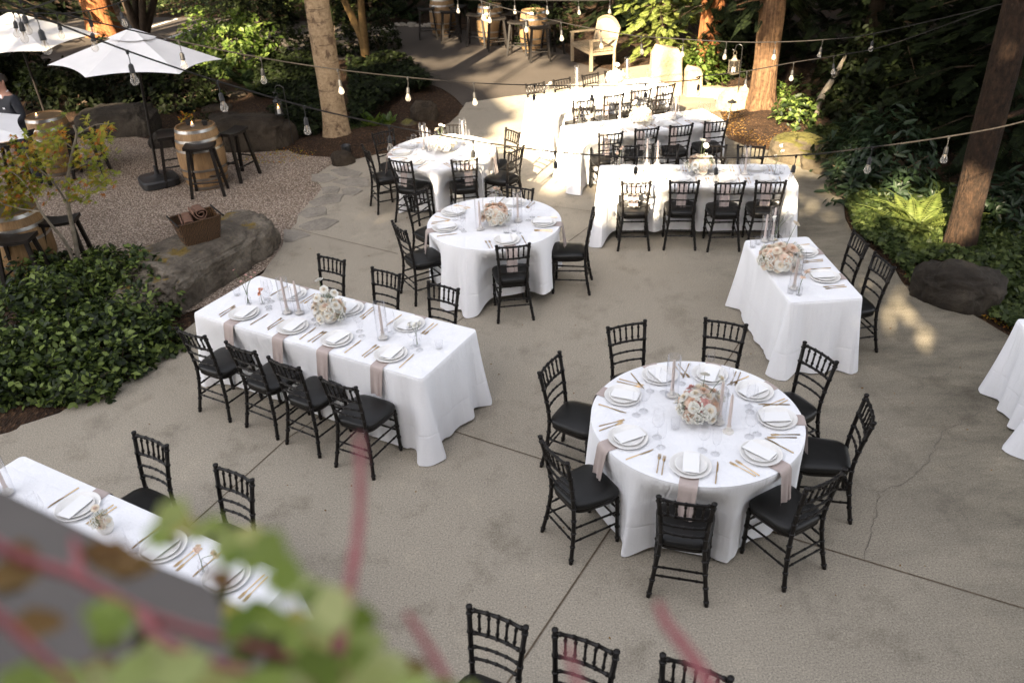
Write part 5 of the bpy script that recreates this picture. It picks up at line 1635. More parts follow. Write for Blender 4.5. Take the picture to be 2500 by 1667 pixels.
ut = at(320, 93, 2.24)
ut = Vector((ub.x + .14, ub.y + .10, 0))
umbrella(ub, ut, 1.19, 1.83, 2.26, PI / 6 - .22, 'white market umbrella with black base in the gravel, right one of three', 1)
u2 = V2(at(96, 268)); u2 = Vector((-8.35, 15.35, 0))
umbrella(u2, u2 + Vector((-.05, .0, 0)), 1.33, 1.70, 2.16, PI / 6 - .3, 'white market umbrella farthest back at the upper left', 2)
u3 = V2(at(70, 335, 1.76)) + Vector((-1.15, 0, 0))
umbrella(u3, u3, 1.15, 1.76, 2.16, 0.0, 'white market umbrella mostly cut off by the left picture edge', 3)

# ------------------------------------------------------------------ basket with blankets on the boulder
def on_rock(px, py):
    """where the ray through a pixel meets the boulder"""
    bpy.context.view_layer.update()
    dg = bpy.context.evaluated_depsgraph_get()
    inv = BOULD.matrix_world.inverted()
    o = inv @ CAM; d = (inv.to_3x3() @ ray(px, py)).normalized()
    ok, loc, n_, i_ = BOULD.ray_cast(o, d)
    return BOULD.matrix_world @ loc if ok else None
bp = on_rock(492, 585) or at(492, 585, .45)
print('basket at', bp)
t = empty('wicker_basket', (bp.x - .02, bp.y + .03, bp.z - .012), .62)
tag(t, 'brown wicker basket with two dark handles sitting on the long boulder', 'basket')
def bask(u, v, k=1.0, top=.29):
    a = 2 * PI * u; e = .22; c, s_ = math.cos(a), math.sin(a)
    x = math.copysign(abs(c) ** e, c); y = math.copysign(abs(s_) ** e, s_)
    gx = .205 + .055 * v; gy = .135 + .045 * v
    dip = .045 * max(0, 1 - (y * 1.1) ** 2) * (1 if abs(x) > .9 else 0) * v ** 6
    return Vector((x * gx * k, y * gy * k, v * top - dip))
b = MB(); b.grid(lambda u, v: bask(u, v), 80, 16, closed=True); b.grid(lambda u, v: bask(1 - u, v, .955), 80, 16, closed=True)
b.prism([(-.2, -.13), (.2, -.13), (.2, .13), (-.2, .13)], .005, .02)
b.build('basket_body', M['wicker'], t, angle=50)
b = MB(); b.tube([bask(i / 80, 1, .98) + Vector((0, 0, .004)) for i in range(81)], .012, 6); b.build('rim', M['wicker'], t)
for s in (-1, 1):
    b = MB(); b.tube([(s * .262, -.215, .302), (s * .262, .215, .302)], .011, 8); b.build('handle', M['stool'], t)
def blanket(name, x, y, z, L, R, rz, label, tl=0.0):
    b = MB(); n = 60
    def fn(u, v):
        th = u * 4.2 * PI; r = R * (.25 + .75 * u) + .004 * math.sin(th * 3)
        return Vector(((v - .5) * L + .006 * math.sin(th * 2), r * math.cos(th) * 1.05, r * math.sin(th) * .92 + .006 * math.sin(v * 14)))
    b.grid(fn, 90, 12)
    o = b.build(name, M['blanket'], angle=None)
    o.matrix_world = t.matrix_basis @ Matrix.Translation((x, y, z)) @ Matrix.Rotation(rz, 4, 'Z') @ Matrix.Rotation(tl, 4, 'Y')
    sm = o.modifiers.new('thick', 'SOLIDIFY'); sm.thickness = .010
    tag(o, label, 'blanket', 'brown fleece blankets in the basket')
bpy.context.view_layer.update()
blanket('blanket', .06, .03, .33, .27, .085, 1.5, 'rolled brown blanket standing highest in the wicker basket', .1)
blanket('blanket', -.10, -.01, .275, .25, .075, 1.4, 'lower rolled brown blanket at the left of the wicker basket', -.1)
blanket('blanket', .0, -.02, .14, .34, .085, .1, 'folded brown blanket lying at the bottom of the wicker basket')

# ------------------------------------------------------------------ lanterns, path lights
def lantern(loc, s, label, m, rz=0, lit=True, hang=False):
    t = empty('lantern', loc, rz); t.scale = (s, s, s); tag(t, label, 'lantern')
    b = MB(); b.box((0, 0, .01), (.15, .15, .02)); b.box((0, 0, .245), (.15, .15, .015)); 
    for sx in (-1, 1):
        for sy in (-1, 1): b.box((sx * .066, sy * .066, .128), (.010, .010, .22))
    b.build('cage', m, t, smooth=False)
    b = MB(); b.lathe([(.085, .2535), (.055, .285), (.040, .30), (.040, .33), (.02, .345), (.001, .35)], 4); b.build('cap', m, t, smooth=False)
    b = MB(); b.tube([(math.cos(a) * .04, 0, .375 + math.sin(a) * .04) for a in [i / 16 * 2 * PI for i in range(17)]], .004, 6); b.build('ring', m, t)
    for sx, sy in ((1, 0), (-1, 0), (0, 1), (0, -1)):
        b = MB(); b.box((sx * .068, sy * .068, .128), (.002 if sx else .12, .002 if sy else .12, .21)); b.build('pane', M['glass'], t, smooth=False)
    b = MB(); b.lathe([(.001, .0205), (.034, .0205), (.034, .12), (.001, .118)], 16); b.build('candle', M['holder'], t)
    if lit:
        b = MB(); b.lathe([(.001, .121), (.007, .130), (.009, .140), (.003, .158), (.0005, .166)], 8); b.build('flame', M['flame'], t)
def hook(base, top_z, reach, rz, label):
    t = empty('shepherd_hook', (base.x, base.y, -.02), rz); tag(t, label, 'garden hook')
    pts = [(0, 0, 0), (0, 0, top_z * .5), (0, 0, top_z)] + [(reach / 2 - math.cos(a) * reach / 2, 0, top_z + math.sin(a) * reach / 2) for a in (.5, 1.0, 1.57, 2.1, 2.7)] + [(reach, 0, top_z - .02), (reach + .02, 0, top_z - .05), (reach + .05, 0, top_z - .03)]
    b = MB(); b.tube(crom(pts, 3), .0065, 7); o = b.build('rod', M['black'], t)
    return Vector((base.x + math.cos(rz) * reach, base.y + math.sin(rz) * reach, top_z - .07))
p = hook(V2(at(716, 352)), .95, .16, 2.9, 'thin black hook holding the candle lantern beside the brown boulder')
lantern((p.x, p.y, p.z - .365), .9, 'small black lantern with a lit candle beside the brown boulder', M['black'], .3)
p = hook(V2(at(1797, 270)), 1.12, .12, 2.6, 'tall thin hook holding the pale lantern before the reddish cedar')
lantern((p.x, p.y, p.z - .40), .95, 'pale metal lantern hanging in front of the reddish cedar trunk', simple('aged_nickel', (.20, .17, .13), (.30, .26, .2), 20, .45, metal=.7), .5, False)
# bucket-shaped black light at the foot of the pale tree
t = empty('path_light', tuple(V2(at(847, 378)))); tag(t, 'short black cylinder light at the foot of the pale tree', 'garden light')
b = MB(); b.lathe([(.065, -.02), (.075, .0), (.082, .16), (.078, .165), (.07, .155), (.06, .05), (.001, .04)], 24, cap0=True); b.build('housing', M['plastic'], t)
b = MB(); b.lathe([(.001, .06), (.03, .065), (.04, .09), (.02, .12), (.001, .125)], 12); b.build('lamp', M['glass'], t)
# umbrella-shaped path light near the back tables
q0 = V2(at(1772, 312)); q1 = at(1793, 277, .42); q1 = Vector((q0.x + .10, q0.y + .12, .40))
t = empty('path_light', tuple(q0)); tag(t, 'black mushroom-shaped path light leaning on its stake by the mulch', 'garden light')
b = MB(); b.tube([(0, 0, -.02), tuple(q1 - q0)], .009, 8); b.build('stake', M['black'], t)
b = MB(); b.lathe([(.085, 0), (.075, .012), (.03, .03), (.015, .05), (.001, .055)], 20, tuple(q1 - q0), cap0=True); b.build('shade', M['black'], t)

# ------------------------------------------------------------------ the teak bench
FF, FN, BN = at(1396, 149), at(1444, 176), at(1487, 166)
wv = V2(FN - FF); W = max(wv.length, 1.1); wd = wv.normalized(); dd = Vector((-wd.y, wd.x, 0))
if dd.dot(V2(BN - FN)) < 0: dd = -dd
ctr = V2(FF + FN) / 2 + dd * .29
t = empty('garden_bench', tuple(ctr), math.atan2(wd.y, wd.x)); sgn = 1 if Vector((-math.sin(t.rotation_euler.z), math.cos(t.rotation_euler.z), 0)).dot(dd) > 0 else -1
tag(t, 'weathered teak bench with slatted curved back under the bright conifer', 'bench')
hw = W / 2; D = .29 * sgn
for sx in (-1, 1):
    b = MB(); b.box((sx * (hw - .03), -D, .31), (.06, .06, .62)); b.build('leg', M['teak'], t, smooth=False)
    b = MB(); b.tube([(sx * (hw - .03), D * .9, -.02), (sx * (hw - .03), D * .9, .42), (sx * (hw - .03), D * 1.25, .86)], .036, 4); b.build('leg', M['teak'], t, smooth=False)
    b = MB(); b.box((sx * (hw - .03), -.02 * sgn, .642), (.075, .62, .035)); b.build('armrest', M['teak'], t, smooth=False)
    b = MB(); b.box((sx * (hw - .03), 0, .36), (.045, .50, .06)); b.build('rail', M['teak'], t, smooth=False)
b = MB()
for k in range(6): b.box((0, -D + .05 * sgn + k * .095 * sgn, .418), (W - .04, .078, .022))
b.build('seat', M['teak'], t, smooth=False)
b = MB(); b.box((0, -D, .375), (W - .12, .03, .07)); b.build('apron', M['teak'], t, smooth=False)
b = MB()
yb = lambda z: D * (.9 + .35 * (z - .42) / .44)
n = int(W / .062)
for k in range(n):
    x = -hw + .09 + (W - .18) * k / (n - 1); zt = .80 + .16 * (1 - (x / hw) ** 2)
    b.tube([(x, yb(.46), .46), (x, yb(zt), zt)], .024, 4)
b.build('backrest', M['teak'], t, smooth=False)
b = MB(); b.tube([(x, yb(.83 + .16 * (1 - (x / hw) ** 2)), .83 + .16 * (1 - (x / hw) ** 2)) for x in [-hw + .03 + (W - .06) * i / 14 for i in range(15)]], .036, 6)
b.tube([(-hw + .05, yb(.47), .47), (hw - .05, yb(.47), .47)], .028, 4); b.build('back_rail', M['teak'], t)

# ------------------------------------------------------------------ the person in a dark suit at the left edge
pp = V2(at(-6, 205, 1.62)); 
t = empty('person', (pp.x + .06, pp.y, -.006), -.6); tag(t, 'person in a dark suit and white collar standing at the left picture edge', 'person')
def skinned(name, verts, edges, radii, m, parent, root=0, sub=2):
    me = bpy.data.meshes.new(name); me.from_pydata(verts, edges, [])
    o = link_mesh(name, me, m, parent)
    md = o.modifiers.new('skin', 'SKIN')
    for i, r in enumerate(radii): me.skin_vertices[0].data[i].radius = (r if isinstance(r, tuple) else (r, r))
    for v in me.skin_vertices[0].data: v.use_root = False
    me.skin_vertices[0].data[root].use_root = True
    md.use_smooth_shade = True
    s = o.modifiers.new('sub', 'SUBSURF'); s.levels = sub; s.render_levels = sub
    return o
# facing -y in local space; the head turns down to the glass held in front
bv = [(0, 0, .92), (0, .0, 1.10), (0, .0, 1.28), (0, .0, 1.42), (0, -.01, 1.50), (0, -.03, 1.58), (0, -.045, 1.66), (0, -.03, 1.73),
      (.09, 0, .88), (.10, -.01, .50), (.10, .01, .09), (.10, -.12, .04), (-.09, 0, .88), (-.10, -.01, .50), (-.10, .01, .09), (-.10, -.12, .04),
      (.17, 0, 1.42), (.23, .02, 1.15), (.17, -.20, 1.08), (.12, -.27, 1.09), (-.17, 0, 1.42), (-.23, .02, 1.15), (-.17, -.20, 1.05), (-.12, -.27, 1.06)]
be = [(0, 1), (1, 2), (2, 3), (3, 4), (4, 5), (5, 6), (6, 7), (0, 8), (8, 9), (9, 10), (10, 11), (0, 12), (12, 13), (13, 14), (14, 15), (3, 16), (16, 17), (17, 18), (18, 19), (3, 20), (20, 21), (21, 22), (22, 23)]
brd = [(.14, .10), (.13, .095), (.14, .10), (.11, .085), .052, (.062, .07), (.075, .092), (.068, .08), .085, .058, .042, .035, .085, .058, .042, .035, .055, .044, .033, .036, .055, .044, .033, .036]
# fingers curled around
for s, hi, hz in ((1, 19, 1.09), (-1, 23, 1.06)):
    for k in range(4):
        b0 = len(bv); x = s * (.115 - .0 * k); z = hz + .03 - .018 * k
        bv += [(x, -.30, z), (x - s * .03, -.325 - .004 * (k in (1, 2)), z - .005), (x - s * .055, -.30, z - .008)]
        be += [(hi, b0), (b0, b0 + 1), (b0 + 1, b0 + 2)]; brd += [.0095, .009, .008]
    b0 = len(bv); bv += [(s * .085, -.265, hz + .035), (s * .07, -.29, hz + .05)]; be += [(hi, b0), (b0, b0 + 1)]; brd += [.011, .009]
skinned('body', bv, be, brd, M['skin'], t)
jv = [(0, 0, .86), (0, .0, 1.0), (0, .0, 1.18), (0, .0, 1.34), (0, .005, 1.45), (.185, .005, 1.42), (.24, .025, 1.15), (.175, -.19, 1.085), (-.185, .005, 1.42), (-.24, .025, 1.15), (-.175, -.19, 1.055)]
skinned('jacket', jv, [(0, 1), (1, 2), (2, 3), (3, 4), (3, 5), (5, 6), (6, 7), (3, 8), (8, 9), (9, 10)], [(.185, .13), (.175, .125), (.18, .13), (.17, .12), (.085, .075), .078, .064, .047, .078, .064, .047], M['suit'], t, 0)
tv = [(0, 0, .96), (.095, 0, .86), (.105, -.01, .5), (.105, .01, .08), (-.095, 0, .86), (-.105, -.01, .5), (-.105, .01, .08)]
skinned('trousers', tv, [(0, 1), (1, 2), (2, 3), (0, 4), (4, 5), (5, 6)], [(.165, .12), .105, .078, .065, .105, .078, .065], M['suit'], t, 0)
b = MB()
b.lathe([(.075, 1.43), (.071, 1.46), (.064, 1.50), (.060, 1.525), (.057, 1.525)], 20, (0, -.008, 0)); b.build('collar', M['shirt'], t)
b = MB()
def hf(u, v):
    a = 2 * PI * u; th = v * 1.75
    r = (.089, .105, .10)
    return Vector((math.cos(a) * math.sin(th) * r[0], -.022 + math.sin(a) * math.sin(th) * r[1] + .012, 1.675 + math.cos(th) * r[2] + (.05 * max(0, -math.sin(a)) * math.sin(th))))
b.grid(hf, 28, 12, closed=True); b.build('hair', M['hair'], t)
for s in (-1, 1):
    b = MB(); b.lathe([(.001, -.004), (.006, -.002), (.0065, .002), (.001, .005)], 8, (s * .03, -.125, 1.665)); b.build('eye', M['shirt'], t)
    b = MB(); b.tube([(s * .083, -.02, 1.63), (s * .093, -.012, 1.655), (s * .09, -.014, 1.685)], [.008, .013, .009], 8); b.build('ear', M['skin'], t)
b = MB(); b.tube([(0, -.122, 1.685), (0, -.138, 1.655), (0, -.142, 1.640), (0, -.125, 1.635)], [.008, .012, .015, .010], 8); b.build('nose', M['skin'], t)
b = MB(); b.tube([(-.022, -.122, 1.610), (0, -.130, 1.608), (.022, -.122, 1.610)], [.003, .006, .003], 6); b.build('mouth', M['vinered'], t)
b = MB(); b.prism([(.06, -.134), (.11, -.128), (.10, -.132), (.075, -.138)], 1.29, 1.315); b.build('pocket_square', M['shirt'], t, smooth=False)

# ------------------------------------------------------------------ string lights
def string_lights(ctrl, bulbs, label, lead=.055, sc=1.0, r=.0052):
    """ctrl: (px, py, distance) along the cable; bulbs: pixel columns of the bulbs"""
    P = crom([along(*c) for c in ctrl], 10)
    t = empty('string_lights', tuple(P[0])); tag(t, label, 'string lights', 'bulb strings over the patio')
    o0 = P[0]
    b = MB(); b.tube([p - o0 for p in P], r * sc, 6); b.build('cable', M['cable'], t)
    pr = [proj(p) for p in P]
    for bx in bulbs:
        for i in range(len(P) - 1):
            x0, x1 = pr[i][0], pr[i + 1][0]
            if (x0 <= bx < x1) or (x1 <= bx < x0):
                q = P[i].lerp(P[i + 1], (bx - x0) / (x1 - x0)) - o0; break
        else: continue
        rr = random.Random(int(bx))
        so = MB()
        sw = Vector((rr.uniform(-.12, .12), rr.uniform(-.12, .12), -1)).normalized()
        a1 = q + Vector((0, 0, -.02)); a2 = a1 + sw * lead * sc
        so.tube([q + Vector((0, 0, .004)), a1], [.011 * sc, .007 * sc], 8)
        so.tube([a1, a1.lerp(a2, .5) + Vector((.003, 0, 0)), a2], .0028 * sc, 5)
        R = Vector((0, 0, -1)).rotation_difference(sw).to_matrix().to_4x4()
        so.M = Matrix.Translation(a2) @ R
        so.lathe([(.003, .002), (.010, -.004), (.0145, -.012), (.0155, -.044), (.0165, -.046), (.0165, -.052), (.001, -.052)], 14)
        k = sc; so2 = so
        s_o = so.build('socket', M['rubber'], t)
        bb = MB(); bb.M = Matrix.Translation(a2) @ R
        bb.lathe([(.0125, -.052), (.0135, -.062), (.019, -.078), (.0235, -.092), (.0225, -.106), (.014, -.117), (.001, -.1205)], 16)
        bu = bb.build('bulb', M['bulb'], s_o)
        bc = MB(); bc.M = Matrix.Translation(a2) @ R
        bc.lathe([(.006, -.053), (.0045, -.068), (.0022, -.076), (.0010, -.098), (.0004, -.10)], 8); bc.build('filament', M['bulbcore'], s_o)

z1 = lambda x, y, d: (x / 2.6133, y / 2.6133, d)
z2 = lambda x, y, d: (800 + x / 2.6133, y / 2.6133, d)
z3 = lambda x, y, d: (1600 + x / 2.6133, y / 2.6133, d)
string_lights([(-160, -75, 4.6), z1(0, -10, 4.8), z1(215, 90, 5.0), z1(810, 325, 5.4), z1(1390, 520, 5.7), z1(1940, 680, 5.9), z1(2352, 775, 6.0), z2(400, 805, 6.1), z2(930, 900, 6.2), z2(1460, 970, 6.3), z2(1975, 1007, 6.3), z3(390, 1010, 6.4), z3(900, 992, 6.4), z3(1230, 960, 6.5), z3(1870, 872, 6.7), z3(2352, 775, 7.0), (2700, 230, 7.4)],
              [86, 310, 530, 742, 949, 1155, 1355, 1554, 1749, 1944, 2130, 2317], 'nearest bulb string crossing the whole picture, passing below the others', .05)
string_lights([(-60, -60, 6.2), z1(110, 0, 6.3), z1(440, 100, 6.5), z1(1130, 260, 6.7), z1(1665, 370, 6.9), z1(2155, 445, 7.1), z2(510, 495, 7.4), z2(935, 530, 7.7), z2(1320, 545, 8.0), z2(1690, 550, 8.3), z2(2030, 535, 8.6), z2(2352, 510, 8.9), z3(280, 490, 9.0), z3(580, 455, 9.4), z3(880, 400, 9.8), z3(1130, 360, 10.1), z3(1500, 285, 10.6), (2420, 20, 11.5)],
              [48, 218, 436, 636, 824, 995, 1156, 1305, 1446, 1576, 1708, 1824, 1938, 2036], 'middle bulb string running from the upper left past the cedar trunk', .06)
string_lights([(1080, -45, 9.6), z2(960, 0, 9.7), z2(1250, 85, 9.8), z2(1495, 145, 9.9), z2(1745, 195, 10.0), z2(2000, 235, 10.1), z3(0, 240, 10.2), z3(460, 268, 10.3), z3(765, 270, 10.4), z3(1070, 255, 10.6), z3(1400, 215, 10.8), (2450, 10, 11.2)],
              [1176, 1196, 1284, 1370, 1467, 1565, 1668, 1774, 1893, 2009, 2134], 'pale sunlit bulb string passing in front of the teak bench', .06)
string_lights([(1040, -25, 12.5), z2(830, -6, 12.5), z2(1190, 0, 12.6), z2(1400, 5, 12.7), z2(1600, 6, 12.8), z2(1800, 0, 12.9), (1640, -25, 13)],
              [1117, 1256, 1335, 1412, 1489], 'topmost short bulb string above the far barrels', .05)
string_lights([(-80, 10, 7.6), (20, 26, 7.7), (60, 31, 7.8), (140, 34, 7.9), (210, 28, 8.0), (290, 8, 8.2), (400, -40, 8.6)],
              [31, 138, 215, 288], 'thin bulb string above the two upper left umbrellas', .05)
string_lights([(-60, 20, 5.6), (10, 28, 5.8), (80, 20, 6.0), (200, -25, 6.4)], [43], 'short bulb string over the farthest umbrella at the upper left', .04)

# ------------------------------------------------------------------ foreground: roof ledge and the vine growing over it
zl = 3.72
le = [at(x, y, zl) for x, y in ((-500, 935), (-150, 1108), (0, 1186), (191, 1278), (344, 1352), (497, 1412), (610, 1490), (700, 1600), (760, 1720))]
pts = [(p.x, p.y) for p in le] + [(le[-1].x, -.6), (-2.2, -.6)]
b = MB(); b.prism(pts, zl - .28, zl)
o = b.build('roof_ledge', M['ledge'], smooth=False)
bv_ = o.modifiers.new('bevel', 'BEVEL'); bv_.width = .012; bv_.segments = 3
tag(o, 'blurred grey roof ledge in the lower left foreground', 'ledge')
t = empty('vine', (0, 0, 0)); tag(t, 'blurred red-stemmed vine with pale green leaves across the lower left foreground', 'vine')
VS = .68
z7 = lambda x, y, d: along(x / 2.6133, 1067 + y / 2.6133, d * VS)
stems = [([(-200, 620, .98), (0, 700, .98), (150, 775, .98), (480, 885, .97), (760, 1035, .96), (900, 1110, .96), (1200, 1222, .95), (1500, 1300, .95), (1900, 1420, .95), (2300, 1560, .95)], .0085),
         ([(900, 1110, .96), (1000, 1260, .92), (1250, 1400, .90), (1600, 1500, .90), (2000, 1580, .9)], .0075),
         ([(-100, 1080, .90), (60, 1200, .90), (220, 1350, .9), (390, 1510, .9), (470, 1640, .9)], .0070),
         ([(500, 890, .97), (490, 760, .99), (468, 640, 1.0)], .0065),
         ([(2150, 1380, .95), (2240, 900, .97), (2290, 560, .99), (2300, 200, 1.0), (2290, -10, 1.02)], .0078),
         ([(2900, 1640, .95), (2720, 1320, .97), (2600, 1130, 1.0)], .0065),
         ([(4560, 1640, .98), (4400, 1380, 1.0), (4250, 1180, 1.02), (4200, 1060, 1.04)], .0085),
         ([(3720, 1700, .98), (3660, 1480, 1.0), (3620, 1330, 1.02)], .0060)]
for pp_, r in stems:
    P = crom([z7(*q) for q in pp_], 6)
    n = len(P)
    r *= VS * (.62 if pp_[0][1] < 1500 and len(pp_) > 4 and pp_[-1][1] > 1400 else .8); b = MB(); b.tube(P, [r * (1.25 - .6 * i / n) * (1 + .10 * math.sin(i * 1.7)) for i in range(n)], 9); b.build('stem', M['vinered'], t)
rng = random.Random(12)
LV = [(1090, 500, .045), (1010, 640, .04), (1150, 560, .035), (1270, 600, .035), (1450, 680, .055), (1600, 640, .05), (1720, 700, .05), (1500, 760, .04), (1640, 780, .045), (1820, 880, .05), (1900, 960, .055), (2020, 1020, .05), (2120, 1080, .055), (1760, 900, .035),
      (1540, 1180, .05), (1640, 1120, .045), (1750, 1190, .05), (1480, 1110, .035), (700, 1160, .062), (650, 1110, .03), (2080, 1170, .06), (2220, 1230, .06), (2300, 1150, .04), (1930, 1330, .075), (2080, 1400, .07), (2230, 1460, .07), (1980, 1500, .075), (2120, 1540, .06),
      (2330, 1330, .055), (2440, 1470, .06), (2540, 1560, .05), (2660, 1610, .05), (1000, 1440, .075), (850, 1510, .06), (1160, 1490, .055), (600, 1570, .06), (350, 1605, .065), (150, 1590, .06), (1680, 1610, .07), (1400, 1590, .07), (2820, 1650, .05), (3000, 1665, .045), (1880, 1180, .045), (1360, 560, .03), (2380, 1600, .07), (1850, 1640, .06), (1240, 1540, .05), (2000, 1230, .04)]
P, D, NN, SZ = [], [], [], []
for x, y, s in LV:
    s *= VS
    for k in range(1):
        p = z7(x, y, rng.uniform(.80, 1.1))
        P.append(p); a = rng.uniform(0, 6.28)
        nv = (CAM - p).normalized() + Vector((rng.uniform(-.6, .6), rng.uniform(-.6, .6), .5))
        dv_ = Vector((math.cos(a), math.sin(a), rng.uniform(-.3, .2)))
        P[-1] = p - dv_ * s * .5; D.append(dv_); NN.append(nv); SZ.append(s)
wide = (T_LEAF[0] * np.array([1.35, 1, 1]), T_LEAF[1])
nq = len(P) * 4 // 5
scatter('foliage', P, D, NN, SZ, wide, M['vine'], t)
P, D, NN, SZ = [], [], [], []
for x, y, s in ((1650, 1330, .07), (1800, 1290, .06), (1560, 1400, .05), (700, 1300, .06), (1420, 960, .035), (1750, 1440, .06), (900, 1290, .05), (40, 960, .06), (1080, 660, .03), (2150, 1320, .05)):
    s *= VS; p = z7(x, y, 1.12); a = rng.uniform(0, 6); dv_ = Vector((math.cos(a), math.sin(a) * .6, -.1))
    P.append(p - dv_ * s * .5); D.append(dv_); NN.append((CAM - p).normalized() + Vector((.3, .1, .3))); SZ.append(s)
scatter('shaded_foliage', P, D, NN, SZ, T_LEAF, M['vinedark'], t)
P, D, NN, SZ = [], [], [], []
for x, y, s in ((700, 760, .075), (640, 730, .05), (820, 820, .06), (220, 1190, .06), (640, 1470, .045), (60, 880, .06), (130, 720, .04), (1400, 900, .04), (2600, 1480, .05)):
    s *= VS; p = z7(x, y, 1.0); a = rng.uniform(-.6, .4); dv_ = Vector((math.cos(a), math.sin(a) * .6, -.1))
    P.append(p - dv_ * s * .5); D.append(dv_); NN.append((CAM - p).normalized() + Vector((.3, .1, .3))); SZ.append(s)
scatter('rust_foliage', P, D, NN, SZ, T_LEAF, M['vinerust'], t)

# ------------------------------------------------------------------ plants
def shrub(c, rx, ry, h, n, size, m, seed, label, name='shrub', cat='shrub', tmpl=T_LEAF, whorl=7, group=None, stems=9, z0=.06, spread=1.0, dense=.55):
    rng = np.random.default_rng(seed)
    t = empty(name, (c[0], c[1], -.02)); tag(t, label, cat, group)
    nt = max(4, n // whorl)
    d = rdirs(nt, rng); d[:, 2] = np.abs(d[:, 2]) * 1.1 - .10
    rr = rng.uniform(dense, 1.0, (nt, 1)) ** .6
    lump = 1 + .32 * np.array([noise.noise((q[0] * 1.8 + seed, q[1] * 1.8, q[2] * 1.8)) for q in d])[:, None]
    tip = d * rr * lump * np.array([rx, ry, h]); tip[:, 2] = np.maximum(tip[:, 2], rng.uniform(.02, .12, nt)) + z0 * .3
    k = np.repeat(np.arange(nt), whorl)
    out = tip * np.array([1 / rx, 1 / ry, .7 / h]); out /= np.linalg.norm(out, axis=1, keepdims=True) + 1e-6
    up = np.array([0, 0, 1.0])
    ax = out * .8 + up * .6; ax /= np.linalg.norm(ax, axis=1, keepdims=True)
    rd = rdirs(len(k), rng)
    dirs = rd - (rd * ax[k]).sum(1, keepdims=True) * ax[k]; dirs /= np.linalg.norm(dirs, axis=1, keepdims=True) + 1e-6
    dirs = dirs * spread + ax[k] * rng.uniform(.05, .7, (len(k), 1))
    P = tip[k] - ax[k] * rng.uniform(0, size * 1.3, (len(k), 1)) + rng.normal(size=(len(k), 3)) * size * .15
    N_ = ax[k] + rng.normal(size=(len(k), 3)) * .35
    sz = size * rng.uniform(.45, 1.25, len(k))
    scatter('foliage', P, dirs, N_, sz, tmpl, m, t)
    b = MB()
    for i in range(stems):
        q = Vector(tip[rng.integers(nt)])
        b.tube(crom([(q.x * .12, q.y * .12, 0), (q.x * .45, q.y * .45, q.z * .55), q * .96], 4), [.012 * h ** .5] * 4 + [.006 * h ** .5] * 5, 5)
    b.build('stems', M['twig'], t)
    return t

# left foreground: broad-leaved shrubs between gravel, boulder and patio
LS = [(150, 905, .62, .55, .62, 'low leafy green shrub nearest the camera at the patio corner, left'), (290, 850, .55, .5, .66, 'leafy green shrub beside the patio, just left of the long table'),
      (60, 830, .6, .5, .70, 'dark leafy shrub at the left picture edge below the maple'), (220, 745, .62, .5, .62, 'leafy shrub with bright tips in the middle of the left bed'),
      (370, 760, .48, .45, .52, 'leafy shrub at the foot of the long mossy boulder'), (90, 690, .6, .5, .60, 'leafy shrub in front of the left edge barrel'), (265, 668, .40, .34, .42, 'small leafy shrub behind the boulder end beside the gravel'),
      (-40, 930, .6, .5, .55, 'dark leafy shrub cut off by the left picture edge'), (400, 850, .30, .28, .36, 'small leafy shrub tucked between the boulder and the long table corner'),
      (50, 965, .55, .34, .50, 'low leafy shrub spilling over the patio edge at the left picture edge'), (205, 958, .42, .32, .46, 'low leafy shrub spilling onto the patio corner'), (300, 905, .36, .30, .42, 'low bright-tipped shrub overhanging the paving edge'), (352, 862, .30, .28, .40, 'low shrub nearest the leftmost chair of the long table'), (330, 735, .42, .36, .68, 'taller shrub overlapping the left end of the mossy boulder'), (160, 800, .5, .45, .80, 'tallest shrub in the middle of the left bed'), (0, 985, .42, .26, .40, 'lowest shrub at the left picture edge right above the paving'), (395, 745, .34, .30, .62, 'shrub pressed against the front of the mossy boulder')]
for i, (x, y, rx, ry, h, lb) in enumerate(LS):
    shrub(at(x, y), rx, ry, h, int(2300 * rx * ry / .3), .078, M['leafsalal'], 40 + i, lb, group='leafy shrubs in the left bed', spread=.9)

# Japanese maple
mb = at(195, 688); t = empty('maple_tree', (mb.x, mb.y, -.02)); tag(t, 'small maple with yellow-green and rust leaves behind the left shrubs', 'tree')
mpix = lambda x, y, z: at(x / 2.6133, y / 2.6133, z) - V2(mb) 
def mp(x, y, dy=0.0):
    """a point over the maple's foot, seen at zoom pixel (x, y), dy metres behind the foot"""
    d = ray(x / 2.6133, y / 2.6133); k = (mb.y + dy - CAM.y) / d.y
    return CAM + d * k - V2(mb) + Vector((0, 0, .02))
b = MB()
paths = [([(0, 0, 0), mp(485, 1568), mp(440, 1340), mp(430, 1200), mp(440, 1090), mp(465, 960), mp(488, 860), mp(466, 800)], .026),
         ([(.0, 0, .05), mp(430, 1570, -.1), mp(330, 1440, -.2), mp(262, 1350, -.25), mp(215, 1245, -.25)], .020),
         ([mp(430, 1300), mp(330, 1150, -.1), mp(210, 1050, -.2), mp(165, 980, -.2)], .011), ([mp(440, 1090), mp(560, 1040, .1), mp(640, 1000, .2)], .008),
         ([mp(262, 1350, -.25), mp(120, 1330, -.3), mp(0, 1290, -.3), mp(-80, 1200, -.3)], .010), ([mp(215, 1245, -.25), mp(120, 1130, -.3), mp(40, 1080, -.3)], .008),
         ([mp(430, 1300), mp(560, 1240, -.1), mp(690, 1130, -.1)], .009), ([mp(488, 860), mp(600, 800, .1), mp(690, 790, .1)], .006), ([mp(470, 950), mp(360, 880, 0), mp(250, 900, -.1)], .006)]
nodes = []
for pth, r in paths:
    P = crom(pth, 5); nodes += P[len(P) // 3:]
    b.tube(P, [r * (1.15 - .75 * i / len(P)) for i in range(len(P))], 8)
b.build('trunk', M['greybark'], t)
rng = np.random.default_rng(77); P, D, NN, SZ = [], [], [], []
